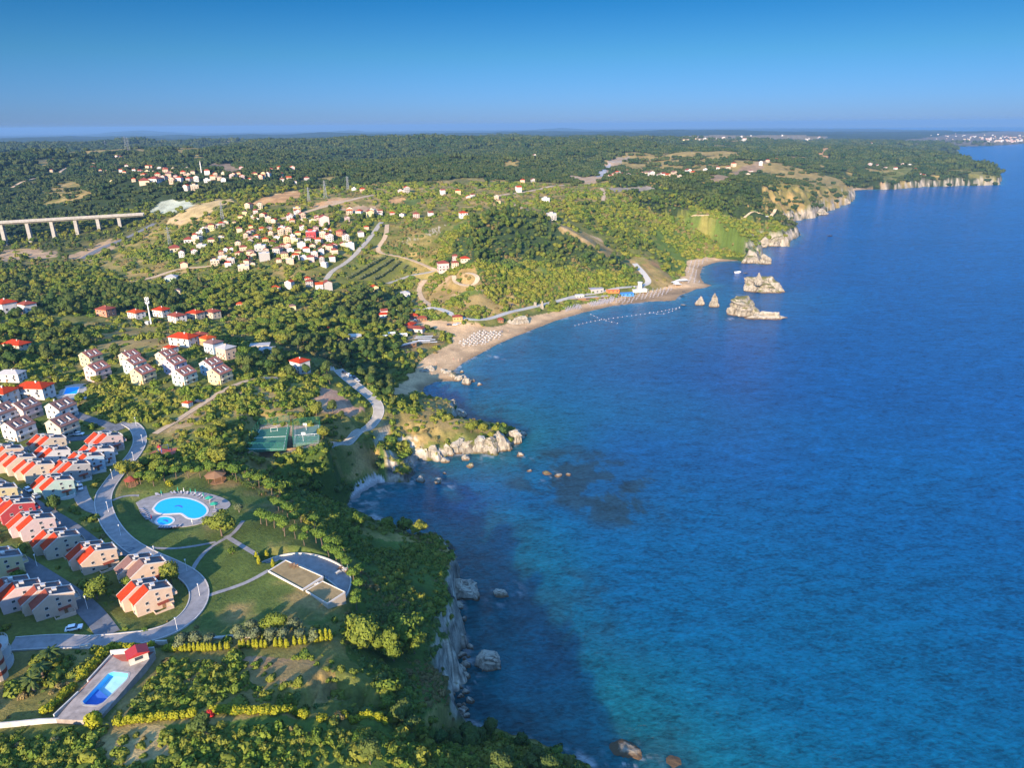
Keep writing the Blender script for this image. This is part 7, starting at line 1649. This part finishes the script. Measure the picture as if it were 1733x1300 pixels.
hedge(z2([(385,850),(500,750),(625,640)]), 1.3, 1.15, 1.5, 'yellow green pool hedge bush', 'bushes of the pool hedge', 'golden_shrub'); hedge(z2([(670,575),(790,450),(900,345),(940,310)]), 1.3, 1.15, 1.6, 'yellow green pool hedge bush', 'bushes of the pool hedge', 'golden_shrub')
x, y = over(*z2([(760,930)])[0], 1.0); grow('golden_shrub', x, y, 2.2, 'single round yellow green bush at the end of the foreground wall', cat='shrub'); NOGO.append((x, y, 2))
hedge(z2([(960,945),(1200,915),(1450,890),(1640,865)]), 1.3, 1.0, 1.35, 'yellow foreground hedge bush', 'bushes of the foreground hedge', 'golden_shrub')
hedge(z3([(95,850),(300,850),(500,845),(700,850),(790,870),(850,885)]), 1.25, 1.0, 1.4, 'yellow foreground hedge bush', 'bushes of the foreground hedge', 'golden_shrub'); hedge(z3([(965,905),(1050,912)]), 1.3, .9, 1.2, 'small yellow hedge bush', 'bushes of the foreground hedge', 'golden_shrub'); hedge(z3([(1170,885),(1340,895),(1500,940)]), 1.4, 1.0, 1.3, 'yellow green hedge bush', 'bushes of the foreground hedge', 'golden_shrub')
x, y = over(*z3([(72,850)])[0], .8); grow('shrub', x, y, .95, 'single red bush in the gap of the foreground hedge', cat='shrub')
sh = [o for o in C.objects if o.get('label') == 'single red bush in the gap of the foreground hedge'][0]; leafmat('leaf_red', (.28,.015,.015), (.42,.03,.03), (.3,.03,.02)); sh.material_slots[0].link = 'OBJECT'; sh.material_slots[0].material = MATS['leaf_red']
x, y = over(*z5([(1355,578)])[0], .5)
# garden shrubs round the villas
for _ in range(120):
    u, v = random.uniform(0, 345), random.uniform(690, 1085); x, y, z = hit(u, v)
    if sample(BUSH, np.array([x]), np.array([y]))[0] > .05 and free(np.array([x]), np.array([y]), 1.0)[0] and sample(RD, np.array([x]), np.array([y]))[0] > 1.5: grow('shrub', x, y, random.uniform(.9, 1.9), desc='green garden shrub', cat='shrub', group='garden shrubs of the estate'); NOGO.append((x, y, 1.0))

# ------------------------------------------------------------------ scattered trees: the largest in view as single trees, the rest as woods
TX, TY, TS = [], [], []
for (r0, r1, sp_) in ((60, 420, 4.6), (420, 720, 5.6), (720, 1150, 7.0)):
    x, y = jgrid(-r1, r1, 40, r1, sp_); r_ = np.hypot(x, y); k = (r_ >= r0) & (r_ < r1); x, y = x[k], y[k]; k = inview(x, y, 120); x, y = x[k], y[k]
    w = sample(WOOD, x, y); k = rng.uniform(size=len(x)) < w * (.75 + .4 * fbm(x, y, 30, 2, 91)); x, y = x[k], y[k]
    k = free(x, y, 1.2); x, y = x[k], y[k]; TX.append(x); TY.append(y); TS.append(rng.uniform(.55, 1.1, len(x)) * (.72 if r1 > 800 else .85))
TX, TY, TS = map(np.concatenate, (TX, TY, TS)); TZ = ground(TX, TY)
vis = np.ones(len(TX), bool); uu, vv_ = pix(TX, TY, TZ + 4); vis &= (uu > 0) & (uu < 1733) & (vv_ < 1300)
for i in np.where(vis)[0]:
    hx, hy, hz = hit(float(uu[i]), float(vv_[i])) if False else (TX[i], TY[i], 0)
app = np.where(vis, TS / np.hypot(TX, TY), 0); order = np.argsort(-app)
NT = 190; single = order[:NT]; rest = order[NT:]
for i in single:
    dk_ = fbm(TX[i:i+1], TY[i:i+1], 60, 2, 95)[0] > .1
    MULT.append(grow('dark_tree' if dk_ else 'broadleaf_tree', TX[i], TY[i], TS[i], desc=('large ' if TS[i] > .85 else 'small ' if TS[i] < .6 else '') + ('dark tree' if dk_ else 'green tree'), group='scattered trees of the slopes and valley'))
def crowns(kind): return [o for o in C.objects if o.name.split('.')[0] == 'crown' and o.parent and o.parent.name.split('.')[0] == kind]
def pick_protos(kind, n):
    out, seen = [], set()
    for o in crowns(kind):
        if o.data.name not in seen: seen.add(o.data.name); out.append(o)
        if len(out) == n: break
    return out
P1, P2 = pick_protos('broadleaf_tree', 4), pick_protos('dark_tree', 2)
dark = fbm(TX[rest], TY[rest], 60, 2, 95) > .0
hillmask = sample(TINT, TX[rest], TY[rest]) < -.4; dark = np.where(hillmask, rng.uniform(size=len(rest)) < .9, dark)
for nm, lb, m_, pr_ in (('woodland', 'broadleaf woodland filling the valley and slopes', ~dark, P1), ('dark_woodland', 'dark evergreen woodland on the hills and in the valley', dark, P2)):
    i = rest[m_]; mass(nm, lb, (TX[i], TY[i], TZ[i] - .3, TS[i] * np.where(sample(TINT, TX[i], TY[i]) < -.4, 1.15, 1), rng.randint(0, len(pr_), len(i))), pr_)
# far forest in clumps
x, y, z = hit(500, 290); cl_objs = []
for k in range(4):
    xx, yy, zz = hit(420 + 60 * k, 287 + 3 * k); o = link('tree_clump', clumpmesh('leaf_far', 300 + k), None, (xx, yy, zz - 1.0), k, category='trees', group='tree clumps on the far forest hill'); o['label'] = ['clump of trees on the far forest edge, leftmost of four','clump of trees on the far forest edge, second from left','clump of trees on the far forest edge, third from left','clump of trees on the far forest edge, rightmost of four'][k]; cl_objs.append(o)
FX, FY, FS = [], [], []
for r0, r1, sp_ in ((1150, 1700, 11.5), (1700, 2600, 17), (2600, 4200, 27), (4200, 6500, 46)):
    x, y = jgrid(-r1, r1 * .95, 300, r1, sp_); r_ = np.hypot(x, y); k = (r_ >= r0) & (r_ < r1); x, y = x[k], y[k]; k = inview(x, y, 60); x, y = x[k], y[k]
    w = sample(WOOD, x, y); k = rng.uniform(size=len(x)) < w * 1.0; x, y = x[k], y[k]; k = free(x, y, sp_ * .3) if r0 < 2600 else np.ones(len(x), bool); x, y = x[k], y[k]
    FX.append(x); FY.append(y); FS.append(rng.uniform(.6, 1.15, len(x)) * sp_ / 19)
FX, FY, FS = map(np.concatenate, (FX, FY, FS)); FS = np.minimum(FS, 1.5)
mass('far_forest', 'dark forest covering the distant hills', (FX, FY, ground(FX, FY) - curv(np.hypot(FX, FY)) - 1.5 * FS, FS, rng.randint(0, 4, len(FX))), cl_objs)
# scrub
def scrub(name, label, mt, cond, size, seed):
    pr_ = []
    for k in range(3):
        u, v = [(80,1275),(330,1262),(560,1232)][k]; x, y, z = hit(u + seed * 3, v - seed * 4); o = link('bush', bushmesh(mt, seed * 10 + k), None, (x, y, z), k, category='bush', group='single foreground bushes'); o.scale = (1.2,) * 3; TODO.append((o, {'leaf': 'green', 'leaf_bright': 'bright green', 'leaf_shade': 'dark green', 'leaf_dry': 'dry brown'}[mt] + ' foreground bush')); pr_.append(o)
    k = cond; mass(name, label, (SX[k], SY[k], SZ[k] - .25 * SS[k], SS[k] * size, rng.randint(0, 3, k.sum())), pr_)
SX, SY, SS = [], [], []
for r0, r1, sp_ in ((50, 260, 1.35), (260, 480, 1.9), (480, 800, 3.2), (800, 1250, 5.5)):
    x, y = jgrid(-r1, r1 * .8, 20, r1, sp_); r_ = np.hypot(x, y); k = (r_ >= r0) & (r_ < r1); x, y = x[k], y[k]; k = inview(x, y, 150); x, y = x[k], y[k]
    w = sample(BUSH, x, y); n_ = fbm(x, y, 16 * max(1, r0 / 250), 3, 97); k = rng.uniform(size=len(x)) < np.clip(w * (1 + 1.5 * n_), 0, 1); x, y, n_ = x[k], y[k], n_[k]
    k = free(x, y, .6); x, y, n_ = x[k], y[k], n_[k]; SX.append(x); SY.append(y); SS.append(np.clip(np.exp(rng.normal(-.25, .42, len(x))) + .6 * np.clip(n_, 0, 1), .3, 2.4) * sp_ / 1.7 * 1.15)
SX, SY, SS = map(np.concatenate, (SX, SY, SS)); SS = np.minimum(SS, 3.0); SZ = ground(SX, SY)
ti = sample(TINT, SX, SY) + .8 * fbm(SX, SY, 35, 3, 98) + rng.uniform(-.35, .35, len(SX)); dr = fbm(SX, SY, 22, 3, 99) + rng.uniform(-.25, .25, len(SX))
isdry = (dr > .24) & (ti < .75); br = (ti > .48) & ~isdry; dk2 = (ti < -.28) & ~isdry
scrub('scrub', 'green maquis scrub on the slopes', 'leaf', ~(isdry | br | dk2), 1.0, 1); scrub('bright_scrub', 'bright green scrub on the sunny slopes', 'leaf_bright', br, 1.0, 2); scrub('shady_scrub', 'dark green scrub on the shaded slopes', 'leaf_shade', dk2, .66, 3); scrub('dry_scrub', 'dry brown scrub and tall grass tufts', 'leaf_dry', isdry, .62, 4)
# orchard rows
PO = hits([(566,473),(648,430),(690,452),(640,476)]); ox_, oy_ = [], []
P = np.array(PO); c = P.mean(0); k_ = 0
for i in range(-22, 23):
    for j in range(-14, 15):
        x, y = rot(i * 4.2, j * 8.5, 1.15); x += c[0]; y += c[1]
        if inpoly(np.array([x]), np.array([y]), [tuple(p) for p in P])[0] and sample(RD, np.array([x]), np.array([y]))[0] > 2: ox_.append(x); oy_.append(y)
for x, y in zip(ox_[:250], oy_[:250]): grow('olive_tree', x, y, random.uniform(.75, 1.0), label='small orchard tree planted in the straight rows right of the town', group='orchard trees in rows')
print('trees', len(TX), 'far', len(FX), 'scrub', len(SX), 'orchard', len(ox_), 'parasols', npar)
finish_labels()
# ------------------------------------------------------------------ haze: pale even air around everything, its top just above the viewer
hv = bpy.data.materials.new("haze"); hv.use_nodes = True
for n in list(hv.node_tree.nodes):
    if n.type == 'BSDF_PRINCIPLED': hv.node_tree.nodes.remove(n)
pv = hv.node_tree.nodes.new("ShaderNodeVolumePrincipled")
pv.inputs['Color'].default_value = (.18, .36, .63, 1); pv.inputs['Density'].default_value = 6.2e-5; pv.inputs['Anisotropy'].default_value = 0.0
hv.node_tree.links.new(pv.outputs[0], hv.node_tree.nodes['Material Output'].inputs['Volume'])
e = 84000.0; zt, zb = 200.0, -30.0
vv = [(sx_ * e, sy_ * e, z_) for z_ in (zb, zt) for sx_, sy_ in ((-1, -1), (1, -1), (1, 1), (-1, 1))]
hme = bpy.data.meshes.new("haze"); hme.from_pydata(vv, [], [(0, 3, 2, 1), (4, 5, 6, 7), (0, 1, 5, 4), (1, 2, 6, 5), (2, 3, 7, 6), (3, 0, 4, 7)]); hme.materials.append(hv)
link("haze", hme, kind='stuff', label='thin pale blue haze over the distant hills and sea')
